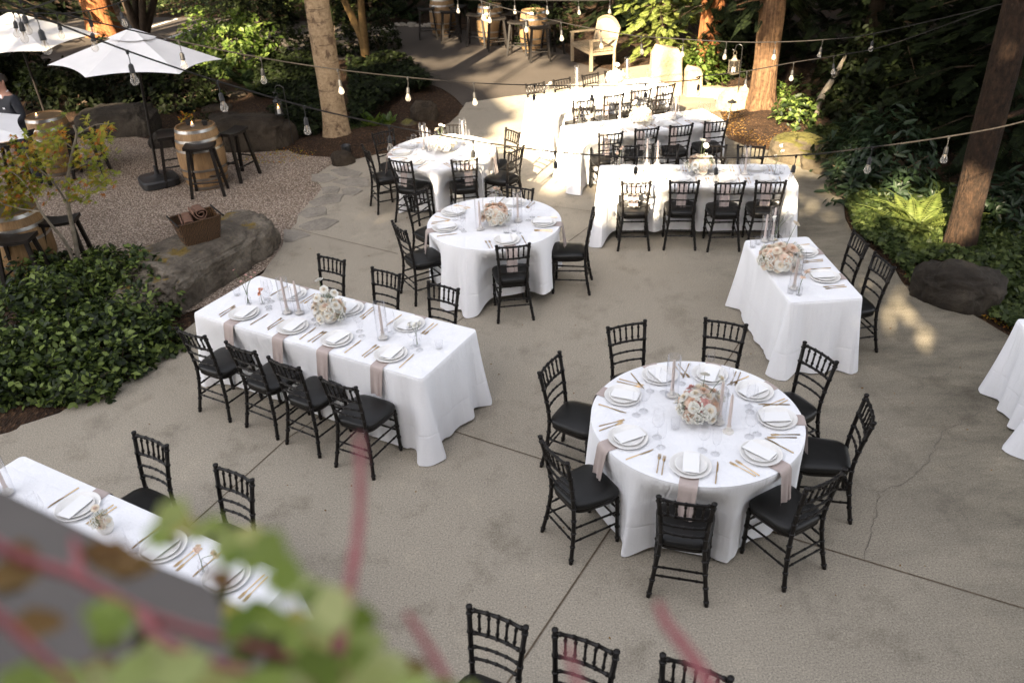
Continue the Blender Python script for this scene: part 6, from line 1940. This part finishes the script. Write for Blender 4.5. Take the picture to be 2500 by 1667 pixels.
blobs = [(600, 850, 70, 16), (640, 950, 70, 14), (560, 900, 60, 10), (650, 1130, 80, 26), (600, 1180, 70, 22), (540, 760, 40, 4), (690, 800, 40, 6), (500, 1240, 80, 30), (330, 900, 110, 40), (230, 960, 110, 40), (150, 1000, 100, 34), (300, 1030, 90, 26), (120, 1100, 110, 44),
         (50, 1180, 110, 54), (150, 1230, 100, 46), (60, 1300, 90, 44), (230, 1180, 90, 26), (0, 1060, 90, 30), (420, 1180, 80, 16), (350, 850, 80, 18), (100, 940, 70, 16), (600, 1040, 60, 14), (-60, 1250, 100, 40), (40, 1380, 60, 16), (480, 1020, 60, 10), (550, 980, 60, 10), (650, 870, 60, 14)]
for x, y, r, n in blobs:
    for i in range(int(n * 2.0)):
        q = mp(x + rng.normal() * r * .6, y + rng.normal() * r * .45, rng.uniform(-.35, .3))
        P.append(q); a = rng.uniform(0, 6.28)
        D.append((math.cos(a), math.sin(a) * .8, rng.uniform(-.7, .1))); NN.append((rng.normal() * .4, -.5 + rng.normal() * .4, 1.0)); SZ.append(rng.uniform(.05, .085))
P = np.array([tuple(p) for p in P]); D = np.array(D); NN = np.array(NN); SZ = np.array(SZ)
g = rng.random(len(P)) < .55
scatter('foliage', P[g], D[g], NN[g], SZ[g], T_MAPLE, M['maplegreen'], t)
scatter('autumn_foliage', P[~g], D[~g], NN[~g], SZ[~g], T_MAPLE, M['maple'], t)

# ferns
def fern(c, n, L, m, seed, label, group=None, name='fern', arch=.55, lo=.35):
    rng = random.Random(seed); t = empty(name, (c[0], c[1], -.02)); tag(t, label, 'fern', group)
    b = MB()
    for i in range(n):
        a = i * 2.39996 + rng.uniform(-.3, .3); l = L * rng.uniform(.7, 1.1); el = rng.uniform(lo, 1.25)
        d = Vector((math.cos(a), math.sin(a), 0)); side = Vector((-d.y, d.x, 0))
        pts = []
        for k in range(15):
            u = k / 14; pts.append(d * l * u * math.cos(el * (1 - .3 * u)) + Vector((0, 0, l * (u * math.sin(el) - arch * u * u * math.sin(el)))))
        b.tube(pts[::2], .0035, 4)
        np_ = 26
        for k in range(2, np_):
            u = k / np_; q = pts[min(int(u * 14), 13)].lerp(pts[min(int(u * 14) + 1, 14)], u * 14 % 1)
            w = l * .17 * math.sin(min(1, (u * 1.15 + .12)) * PI) ** .8 * (1 - .25 * u); tw = l * .018
            tdir = (pts[min(int(u * 14) + 1, 14)] - pts[int(u * 14)]).normalized()
            for s in (-1, 1):
                e = q + side * s * w + tdir * w * .35 - Vector((0, 0, w * .25))
                mid = q.lerp(e, .45)
                b._add([q, mid + tdir * tw, e, mid - tdir * tw], [(0, 1, 2, 3)])
    b.build('fronds', m, t, smooth=False)
fern(at(2235, 560), 19, .88, M['fern'], 3, 'bright sunlit sword fern at the foot of the fir trunk', lo=.5)
fern(at(2190, 520), 14, .55, M['fern'], 4, 'smaller fern behind the bright sunlit fern, under the rhododendron')
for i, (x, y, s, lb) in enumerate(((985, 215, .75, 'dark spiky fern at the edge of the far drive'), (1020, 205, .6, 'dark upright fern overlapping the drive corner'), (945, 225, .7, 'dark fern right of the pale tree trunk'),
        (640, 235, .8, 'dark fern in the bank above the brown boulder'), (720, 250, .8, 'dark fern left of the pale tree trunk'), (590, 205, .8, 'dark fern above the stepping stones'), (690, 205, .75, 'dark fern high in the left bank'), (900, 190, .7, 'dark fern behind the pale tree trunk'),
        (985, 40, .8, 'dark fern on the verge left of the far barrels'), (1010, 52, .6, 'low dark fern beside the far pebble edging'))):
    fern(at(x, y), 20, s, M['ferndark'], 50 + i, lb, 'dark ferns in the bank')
# bright bergenia-like plant by the mulch bed
def rosette(c, n, L, w, m, seed, label, name='leafy_plant'):
    rng = np.random.default_rng(seed); t = empty(name, (c[0], c[1], -.02)); tag(t, label, 'plant')
    a = np.arange(n) * 2.39996; el = rng.uniform(.35, 1.2, n)
    D = np.stack([np.cos(a) * np.cos(el), np.sin(a) * np.cos(el), np.sin(el)], 1)
    N_ = np.stack([-np.cos(a) * np.sin(el), -np.sin(a) * np.sin(el), np.cos(el)], 1)
    tm = (T_LEAF[0] * np.array([w, 1, 1]), T_LEAF[1])
    scatter('foliage', D * .05, D, N_, L * rng.uniform(.7, 1.15, n), tm, m, t)
rosette(at(912, 318), 26, .34, .9, M['leaflit'], 5, 'bright broad-leaved plant in the mulch behind the pale tree')
rosette(at(948, 312), 16, .26, .9, M['leaflit'], 6, 'smaller bright broad-leaved plant beside the mulch rock')

# ground covers: uncountable leaves
def cover(name, zone, n, size, m, seed, label, zf=.10, tmpl=T_IVY, lump=.12):
    rng = np.random.default_rng(seed); Z = np.array([(p.x, p.y) for p in zone])
    lo, hi = Z.min(0), Z.max(0); P = np.zeros((0, 2))
    while len(P) < n:
        q = rng.uniform(lo, hi, (n, 2)); P = np.concatenate([P, q[in_poly(q[:, 0], q[:, 1], [tuple(z) for z in Z])]])
    P = P[:n]
    hgt = zf * (.3 + .9 * vnoise(P[:, 0] * 3.1, P[:, 1] * 3.1, seed)) + lump * vnoise(P[:, 0] * 1.2, P[:, 1] * 1.2, seed + 1)
    z = hgt * rng.uniform(.35, 1.0, n)
    D = rdirs(n, rng); D[:, 2] = D[:, 2] * .35 - .05; N_ = np.array([0, -.25, 1.0]) + rng.normal(size=(n, 3)) * .35
    o = scatter(name, np.column_stack([P, z]), D, N_, size * rng.uniform(.6, 1.25, n), tmpl, m)
    tag(o, label, 'ground cover', kind='stuff')
cover('ivy_groundcover', px_poly([(2062, 462), (2110, 455), (2200, 470), (2330, 470), (2520, 540), (2700, 700), (2700, 900), (2500, 836), (2420, 780), (2380, 700), (2290, 640), (2230, 650), (2225, 700), (2190, 660), (2165, 632), (2105, 585), (2070, 545)]), 15000, .066, M['ivy'], 3, 'low ivy covering the bed around the fir trunk')
cover('ivy_groundcover', px_poly([(1965, 330), (2040, 315), (2120, 360), (2100, 440), (2062, 460), (2030, 425), (1990, 380)]), 3500, .066, M['leafdark'], 4, 'dark ivy between the moss-topped boulder and the rhododendron')
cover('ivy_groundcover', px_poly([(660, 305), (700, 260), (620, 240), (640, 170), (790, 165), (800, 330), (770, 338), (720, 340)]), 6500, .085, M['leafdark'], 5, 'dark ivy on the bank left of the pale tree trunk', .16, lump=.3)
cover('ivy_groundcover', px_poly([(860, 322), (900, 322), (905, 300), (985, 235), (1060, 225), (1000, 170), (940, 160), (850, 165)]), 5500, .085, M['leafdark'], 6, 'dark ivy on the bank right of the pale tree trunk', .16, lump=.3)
cover('bright_groundcover', px_poly([(855, 330), (905, 325), (900, 300), (858, 296)]), 900, .055, M['ivy'], 7, 'patch of brighter leaves right of the pale tree trunk', .10)
cover('verge_groundcover', px_poly([(330, 42), (420, 44), (620, 46), (800, 54), (960, 60), (1000, 20), (900, -60), (300, -80), (250, 0)]), 14000, .13, M['ivy'], 8, 'green verge beyond the parking lane', .12, T_LEAF, .25)
cover('fallen_needles', px_poly([(760, 380), (840, 345), (790, 340), (640, 372), (560, 400), (700, 400)]), 500, .03, M['maple'], 9, 'fallen leaves along the gravel edge below the pale tree', .012, T_QUAD, 0)
cover('leaf_litter', px_poly([(2190, 640), (2225, 690), (2260, 726), (2400, 770), (2500, 830), (2520, 800), (2400, 740), (2280, 700), (2215, 640)]), 700, .028, M['maple'], 10, 'orange leaf litter along the patio edge beside the dark boulder', .012, T_QUAD, 0)
cover('leaf_litter', px_poly([(1720, 280), (1860, 255), (1950, 340), (1900, 372), (1790, 340)]), 1600, .035, M['vinerust'], 11, 'rust needles scattered on the mulch under the cedar', .02, T_QUAD, .12)

cover('scattered_leaves', px_poly([(430, 860), (700, 620), (800, 480), (1300, 500), (2050, 600), (2300, 800), (2480, 1000), (2480, 1640), (1150, 1640), (700, 1200), (100, 1010)]), 130, .022, M['vinerust'], 12, 'tiny fallen leaves and twigs scattered over the concrete', .004, T_LEAF, 0)

# rhododendrons with whorled leaves
shrub(at(2150, 470), .95, .75, 1.25, 1700, .17, M['rhodo'], 61, 'large rhododendron with whorled leaves left of the fir trunk', 'rhododendron', 'shrub', T_LONG, 9, stems=14, dense=.45)
shrub(at(2070, 420), .55, .5, .8, 500, .16, M['rhodo'], 62, 'smaller rhododendron behind the dark boulder at the patio edge', 'rhododendron', 'shrub', T_LONG, 9)
shrub(at(2460, 560), .7, .6, .95, 700, .17, M['rhodo'], 63, 'dark rhododendron right of the fir trunk', 'rhododendron', 'shrub', T_LONG, 9)
shrub(at(2560, 420), 1.0, .8, 1.6, 1100, .18, M['rhodo'], 64, 'dark rhododendron at the right picture edge', 'rhododendron', 'shrub', T_LONG, 9)
shrub(at(2250, 330), 1.3, 1.0, 1.5, 3000, .13, M['leafdark'], 65, 'tall dark shrub behind the large rhododendron')
shrub(at(2110, 280), 1.1, .9, 1.7, 2600, .13, M['leafdark'], 66, 'tall dark broad-leaved shrub in front of the leaning trunk')
shrub(at(1935, 315), .45, .4, .85, 800, .10, M['leafsalal'], 67, 'dark upright shrub between the cedar trunk and the leaning trunk', dense=.3)
shrub(at(1895, 260), .4, .35, .55, 500, .09, M['leaflit'], 68, 'small shrub with a few bright leaves right of the cedar trunk', dense=.3)
# sunlit and dark shrubs at the back
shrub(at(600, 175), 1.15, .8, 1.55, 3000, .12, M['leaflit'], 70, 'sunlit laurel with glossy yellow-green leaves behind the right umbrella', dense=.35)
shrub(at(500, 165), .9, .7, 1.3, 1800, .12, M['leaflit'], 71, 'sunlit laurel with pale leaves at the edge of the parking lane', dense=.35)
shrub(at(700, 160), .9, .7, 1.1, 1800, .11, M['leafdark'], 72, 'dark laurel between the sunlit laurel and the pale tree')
shrub(at(95, 235), .55, .45, .75, 900, .11, M['ivy'], 73, 'bright shrub patch behind the dark-suited person')
shrub(at(-20, 215), 1.1, .6, 1.0, 2200, .12, M['leafdark'], 83, 'dark shrub at the left picture edge behind the person in the suit')
shrub(at(60, 205), .9, .6, 1.0, 1800, .12, M['leafdark'], 84, 'dark shrub between the farthest umbrella pole and the left edge')
shrub(at(180, 255), 1.0, .6, .9, 2000, .12, M['leafdark'], 74, 'dark shrub left of the right umbrella pole')
shrub(at(420, 255), 1.2, .7, 1.0, 2600, .12, M['leafdark'], 75, 'dark shrub behind the right umbrella pole')
shrub(at(300, 215), 1.2, .7, 1.1, 2600, .12, M['leafdark'], 76, 'dark shrub hidden behind the right umbrella canopy')
shrub(at(930, 118), .55, .5, .85, 2600, .07, M['leafdark'], 77, 'clipped round dark shrub beside the forked ochre trunk', dense=.85)
shrub(at(1700, 205), .7, .5, .8, 1300, .10, M['leaflit'], 78, 'sunlit green shrub behind the low stone block')
shrub(at(1760, 180), .7, .5, 1.2, 1400, .11, M['leafdark'], 79, 'dark shrub behind the pale hanging lantern')
shrub(at(1330, 100), .9, .6, .9, 2000, .10, M['leafdark'], 80, 'dark shrub between the far barrels and the teak bench')
shrub(at(820, 130), .8, .6, 1.2, 1700, .11, M['leafdark'], 81, 'dark shrub behind the pale tree trunk')
shrub(at(640, 60), 1.2, .8, 1.5, 2400, .13, M['leafdark'], 82, 'dark shrub on the verge beyond the parking lane, left of the pale tree')

# conifers
def conifer(c, z0, z1, r0, r1, nb, m, seed, label, trunk_m, tr=.14, size=.30, per=9, name='conifer_tree', droop=.35, tall=None, lean=(0, 0), group=None, keep=True):
    rng = np.random.default_rng(seed); t = empty(name, (c[0], c[1], -.02)); tag(t, label, 'tree', group)
    trunk('trunk', (0, 0, 0), (lean[0], lean[1], tall or z1), tr, tr * .5, M[trunk_m], t, seed=seed, rings=26, n=16)
    P, D, N_, S_ = [], [], [], []
    b = MB()
    for i in range(nb):
        f = rng.random(); z = z0 + (z1 - z0) * f; R = (r0 + (r1 - r0) * f) * rng.uniform(.6, 1.1); a = rng.uniform(0, 2 * PI)
        d = np.array([math.cos(a), math.sin(a), 0]); s = np.array([-d[1], d[0], 0])
        last = np.array([lean[0] * f, lean[1] * f, z]); p0 = last.copy()
        for k in range(per):
            u = (k + rng.random()) / per
            q = p0 + d * R * u + np.array([0, 0, -droop * R * u * u + .10 * R * u])
            w = .34 * R * (1 - u * .8) * rng.choice([-1, 1]) * rng.random()
            q = q + s * w
            P.append(q); dd = d * .8 + s * np.sign(w) * rng.uniform(.1, .9) + np.array([0, 0, -rng.uniform(.05, .6)])
            D.append(dd); N_.append(np.array([0, 0, 1]) + rng.normal(size=3) * .3); S_.append(size * rng.uniform(.6, 1.15))
        if i % 3 == 0:
            e = p0 + d * R * .9 + np.array([0, 0, -droop * R * .8 + .09 * R]); mm = p0 + d * R * .5 + np.array([0, 0, -droop * R * .25 + .05 * R])
            b.tube([tuple(p0), tuple(mm), tuple(e)], [.018, .012, .004], 4)
    b.build('branches', M['darkbark'], t)
    P = np.array(P)
    if keep:
        W = P + np.array([c[0], c[1], 0]); k = shade_keep(W) | (P[:, 2] < 3.2)
        P = P[k]; D = np.array(D)[k]; N_ = np.array(N_)[k]; S_ = np.array(S_)[k]
    scatter('foliage', P, np.array(D), np.array(N_), np.array(S_), T_SPRAY, m, t)
    return t
# the golden sunlit conifer behind the bench and the standing stone
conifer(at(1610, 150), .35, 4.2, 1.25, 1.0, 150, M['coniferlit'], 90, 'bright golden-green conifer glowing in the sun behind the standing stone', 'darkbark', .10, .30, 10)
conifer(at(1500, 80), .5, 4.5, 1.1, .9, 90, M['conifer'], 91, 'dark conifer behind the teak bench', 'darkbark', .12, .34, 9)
conifer(V2(at(1728, 176)), .9, 6, 1.5, 1.3, 90, M['conifer'], 92, 'conifer with a broad red-barked trunk behind the hanging lantern', 'redbark', .27, .34, 9, tall=7)
DC = [((8.2, 13.6), 'dark conifer with low boughs nearest the right picture edge'), ((9.6, 16.0), 'dark conifer behind the large rhododendron'), ((7.2, 16.6), 'dark conifer right of the cedar trunk'), ((11.2, 13.2), 'dark conifer far at the right picture edge'),
      ((6.3, 19.2), 'dark conifer standing behind the cedar trunk'), ((9.0, 19.5), 'dark conifer deep in the shade at upper right'), ((12.5, 18.0), 'dark conifer in the upper right corner'), ((7.3, 11.6), 'dark conifer beside the fir trunk at right')]
for i, (c, lb) in enumerate(DC):
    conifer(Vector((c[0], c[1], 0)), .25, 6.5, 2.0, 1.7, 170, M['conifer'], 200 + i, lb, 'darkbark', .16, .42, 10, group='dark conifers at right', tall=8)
BC = [((3.4, 23.5), 'dark conifer behind the golden conifer'), ((.8, 25.5), 'dark conifer behind the middle far barrel'), ((-1.6, 27), 'dark conifer behind the leftmost far barrel'), ((-4.2, 27.5), 'dark conifer beyond the forked ochre tree'), ((5.6, 26.5), 'dark conifer far behind the red-barked conifer'), ((-7.2, 29.5), 'dark conifer beyond the verge'), ((2.4, 29), 'dark conifer far behind the teak bench'), ((-13.5, 24), 'dark conifer left of the glowing red trunk'), ((-11.5, 19.0), 'dark conifer behind the farthest umbrella'), ((-14.5, 29), 'dark conifer in the upper left corner'), ((-12.6, 15.6), 'dark conifer behind the person in the suit')]
for i, (c, lb) in enumerate(BC):
    conifer(Vector((c[0], c[1], 0)), .3 if c[1] > 22 else 1.9, 6.5, 1.9, 1.6, 120, M['conifer'], 300 + i, lb, 'darkbark', .16, .46, 9, group='dark conifers at the back', tall=8)
# glowing red trunk at upper left, with dark fronds across it
c = V2(at(255, 82)); t = empty('redwood_tree', tuple(c)); tag(t, 'red-barked tree trunk glowing in the sun at upper left', 'tree')
trunk('trunk', (0, 0, -.02), (-.25, .1, 7.5), .42, .26, M['redbark'], t, seed=4, rings=40, n=30, lump=.10)
rng = np.random.default_rng(5); n = 60
a = rng.uniform(0, 2 * PI, n); P = np.stack([np.cos(a) * .55, np.sin(a) * .55, rng.uniform(.5, 4, n)], 1)
scatter('foliage', P, np.stack([np.cos(a + 1.2), np.sin(a + 1.2), -rng.uniform(.2, 1, n)], 1), rdirs(n, rng), .4, T_SPRAY, M['conifer'], t)
# dark multi-stemmed tree beside it
c = V2(at(350, 112)); t = empty('multistem_tree', tuple(c)); tag(t, 'dark tree with several curving stems beside the parking lane', 'tree')
b = MB()
for e in ((-.55, .1, 4.6), (.05, .2, 4.8), (.75, -.1, 4.4), (1.25, .3, 4.2), (-.2, -.2, 4.5)):
    b.tube(crom([(0, 0, -.02), (e[0] * .18, e[1] * .2, .5), (e[0] * .5, e[1], 1.4), (e[0] * .9, e[1], 2.6), e], 5), [.13 - .0045 * i for i in range(21)], 9)
b.build('trunk', M['darkbark'], t)
rng = np.random.default_rng(6); P = rng.normal(size=(900, 3)) * np.array([1.4, 1.2, .7]) + np.array([.2, 0, 4.6]); P = P[P[:, 2] > 2.6]
P = P[shade_keep(P + np.array([c.x, c.y, 0]))]; leafcards('crown', P, .3, M['leafdark'], t, rng)
# forked ochre tree
c = V2(at(893, 150)); t = empty('forked_tree', tuple(c)); tag(t, 'forked tree with ochre stems beside the clipped round shrub', 'tree')
b = MB()
for e in ((-.75, .1, 3.6), (.14, .0, 3.8)):
    b.tube(crom([(0, 0, -.02), (e[0] * .05 + .02, 0, .5), (e[0] * .35, e[1], 1.15), (e[0] * .8, e[1], 2.2), e], 6), [.115 - .0028 * i for i in range(25)], 10)
b.build('trunk', M['yellowbark'], t)
rng = np.random.default_rng(7); P = rng.normal(size=(700, 3)) * np.array([1.0, .9, .45]) + np.array([.1, 0, 3.2]); P = P[(P[:, 2] > 1.9)]
P = P[shade_keep(P + np.array([c.x, c.y, 0])) | (P[:, 2] < 2.7)]; leafcards('crown', P, .14, M['leaflit'], t, rng, T_LEAF)

# the pale alder by the patio
c = V2(at(826, 337)); t = empty('alder_tree', tuple(c)); tag(t, 'pale-barked tree with dark scars beside the gravel garden', 'tree')
trunk('trunk', (0, 0, -.03), (-.10, .12, 6.5), .215, .165, M['birch'], t, seed=2, rings=60, n=36, flare=.25, lump=.05)
rng = np.random.default_rng(8); n = 5200; P = rdirs(n, rng) * rng.uniform(0, 1, (n, 1)) ** .4 * np.array([3.2, 2.6, 2.4]) + np.array([-1.0, 1.2, 7.4]); P = P[P[:, 2] > 4.9]
P = P[shade_keep(P + np.array([c.x, c.y, 0]))]; leafcards('crown', P, .22, M['leafdark'], t, rng, T_LEAF)
# reddish cedar behind the back tables
c = V2(at(1857, 272)); t = empty('cedar_tree', tuple(c)); tag(t, 'reddish cedar trunk standing on the mulch mound behind the tables', 'tree')
trunk('trunk', (0, 0, .05), (-.02, .05, 7.0), .215, .20, M['cedar'], t, seed=6, rings=60, n=40, flare=.42, lump=.10)
rng = np.random.default_rng(9)
b = MB()
for k, (a, z) in enumerate(((2.8, 1.75), (3.6, 1.95), (.3, 2.1))):
    b.tube(crom([(0, 0, z - .1), (math.cos(a) * .35, math.sin(a) * .35, z), (math.cos(a) * .8, math.sin(a) * .8, z - .05)], 4), [.05, .04, .035, .03, .025, .02, .015, .01, .006], 6)
b.build('limb', M['cedar'], t)
n = 70; a = rng.choice([2.8, 3.6, .3], n) + rng.normal(size=n) * .25; r = rng.uniform(.2, .8, n)
P = np.stack([np.cos(a) * r, np.sin(a) * r, 1.85 + rng.normal(size=n) * .12], 1)
scatter('foliage', P, np.stack([np.cos(a), np.sin(a), -rng.uniform(.3, 1.2, n)], 1), rdirs(n, rng) * .5 + np.array([0, 0, 1]), .26, T_SPRAY, M['conifer'], t)
n = 5200; P = rdirs(n, rng) * rng.uniform(0, 1, (n, 1)) ** .4 * np.array([3.0, 2.4, 2.8]) + np.array([1.6, 1.0, 7.4]); P = P[P[:, 2] > 4.9]
P = P[shade_keep(P + np.array([c.x, c.y, 0]))]; leafcards('crown', P, .42, M['conifer'], t, rng, T_SPRAY)
# the fir at right
c = V2(at(2338, 604)); t = empty('fir_tree', tuple(c)); tag(t, 'big mossy fir trunk rising from the ivy at right, its foot sunlit', 'tree')
fp = at(2432, 38, 2.62) - c
trunk('trunk', (0, 0, -.03), (fp.x * .15 + .12, .25, 6.5), .165, .15, M['fir'], t, seed=9, rings=60, n=32, flare=.22, lump=.06)
b = MB(); b.tube(crom([(.10, .02, 1.55), (.5, .0, 1.68), (1.1, -.1, 1.95), (1.8, -.1, 2.2)], 5), [.035 - .0016 * i for i in range(16)], 7); b.build('limb', M['fir'], t)
rng = np.random.default_rng(10); n = 5200; P = rdirs(n, rng) * rng.uniform(0, 1, (n, 1)) ** .4 * np.array([3.4, 3.2, 2.8]) + np.array([2.6, 1.2, 7.6]); P = P[P[:, 2] > 4.9]
P = P[shade_keep(P + np.array([c.x, c.y, 0]))]; leafcards('crown', P, .42, M['conifer'], t, rng, T_SPRAY)
# small leaning dead trunk
p0 = V2(at(1985, 288)); t = empty('leaning_trunk', tuple(p0)); tag(t, 'thin leaning pale-barked trunk in the dark behind the rhododendron', 'tree')
b = MB(); b.tube(crom([(0, 0, -.05), (.12, .05, .35), (.28, .05, .68), (.40, .1, .92), (.46, .1, 1.1)], 5), [.07 - .0024 * i for i in range(21)], 10); b.build('trunk', M['greybark'], t)
rng = np.random.default_rng(11); P = rng.normal(size=(90, 3)) * np.array([.25, .2, .25]) + np.array([.55, .05, 1.2]); leafcards('foliage', P, .10, M['leafdark'], t, rng, T_LEAF)

# far wood closing the view
rng = np.random.default_rng(15); n = 16000
X = rng.uniform(-45, 40, n); Y = 33 + rng.uniform(0, 6, n) + np.abs(X) * .05; Zz = rng.uniform(.1, 15, n)
far = leafcards('far_wood', np.stack([X, Y, Zz], 1), 1.1, M['leafdark'], None, rng, T_SPRAY)
tag(far, 'dark wood closing the view beyond the verge', 'wood', kind='stuff')
# unseen crowns added above the picture to darken the garden and far patio
canopies = [((-9.5, 17.5, 8, 4.2), (-15, 15.5), 'above the farthest umbrella'), ((-13, 12, 8.5, 4.5), (-17, 12), 'above the left gravel edge'), ((-12, 22, 8, 4.5), (-17, 22.5), 'above the parking lane'), ((-6.5, 22, 8, 4.2), (-5.4, 29.5), 'above the sunlit laurel'),
    ((-1, 21, 8.5, 4.0), (-.4, 28.4), 'above the far drive'), ((4, 22.5, 8, 4.4), (6.5, 27.5), 'above the golden conifer'), ((9, 20, 8, 4.6), (13.5, 22), 'above the upper right conifers'), ((9.5, 13.5, 8, 4.2), (13, 12), 'above the rhododendrons'),
    ((10, 8, 8, 4.0), (13.5, 8), 'above the right ivy bed'), ((-9, 28, 8, 5), (-11, 33), 'above the verge at left'), ((0, 28, 8, 5), (1.2, 33), 'above the far barrels'), ((8, 28, 8, 5), (9, 31), 'above the upper right corner'), ((14, 16, 8, 5), (16, 17), 'far at right'), ((-8.5, 9.5, 8.5, 2.8), (-12, 8.5), 'above the left edge barrel'),
    ((-5.2, 17.6, 8.2, 3.2), (-14, 18.5), 'above the left bank'), ((-15.5, 17, 8, 4.5), (-19, 18), 'far at left'), ((6.6, 17.5, 8.2, 3.0), (12.5, 15), 'above the cedar mound'), ((12, 11, 8, 4), (16, 11), 'beyond the right ivy bed'), ((-3.5, 25.5, 8, 4), (-2.8, 31), 'above the far pebble edging'), ((-16, 27, 8, 5), (-20, 28), 'above the upper left corner'), ((13, 24, 8, 5), (17, 25), 'in the far upper right'), ((-1.6, 17.4, 8, 2.8), (-2.2, 32), 'above the drive corner'), ((2.4, 18.6, 8, 2.8), (4.4, 31), 'above the teak bench'), ((-7, 13.5, 8, 2.6), (-19, 14), 'above the gravel garden'), ((1.2, 15.0, 7.6, 2.6), (7.6, 30), 'above the sunlit tables'), ((-3.0, 13.4, 7.6, 2.4), (-22, 16), 'above the far round table'), ((4.4, 13.2, 7.6, 2.2), (18, 14), 'above the mossy boulder'), ((6.6, 12.2, 7.6, 2.6), (17.5, 12.5), 'above the large rhododendron'), ((7.4, 9.2, 7.6, 2.6), (18, 9.5), 'above the fir trunk'), ((6.8, 15.2, 7.6, 2.6), (19, 16), 'above the leaning trunk'), ((-4.6, 15.6, 7.6, 2.6), (-21, 14.5), 'above the brown boulder'), ((-9.5, 14.2, 7.6, 3.0), (-23, 13), 'above the left umbrellas'), ((-6.2, 12.0, 7.6, 2.4), (-24, 12), 'above the gravel barrel'), ((-5.6, 19.0, 7.4, 3.0), (-25, 19), 'above the pale tree bank'), ((-9.0, 17.0, 7.2, 3.0), (-26, 17), 'above the dark shrubs at left')]
for i, ((x, y, z, r), (bx, by), lb) in enumerate(canopies):
    rng = np.random.default_rng(400 + i); t = empty('added_canopy_tree', (bx, by, 0)); tag(t, 'unseen tree added so its crown closes the sky %s' % lb, 'tree', 'added shade crowns over the garden')
    trunk('trunk', (0, 0, -.03), ((x - bx) * .25, (y - by) * .25, 9), .20, .12, M['darkbark'], t, seed=i, rings=16, n=12)
    n = int(150 * r * r * .9); P = rdirs(n, rng) * rng.uniform(0, 1, (n, 1)) ** .4 * np.array([r, r, 2.4]) + np.array([x, y, z]); P = P[P[:, 2] > 5.2]
    P = P[shade_keep(P)]; leafcards('crown', P - np.array([bx, by, 0]), .5, M['leafdark'], t, rng)
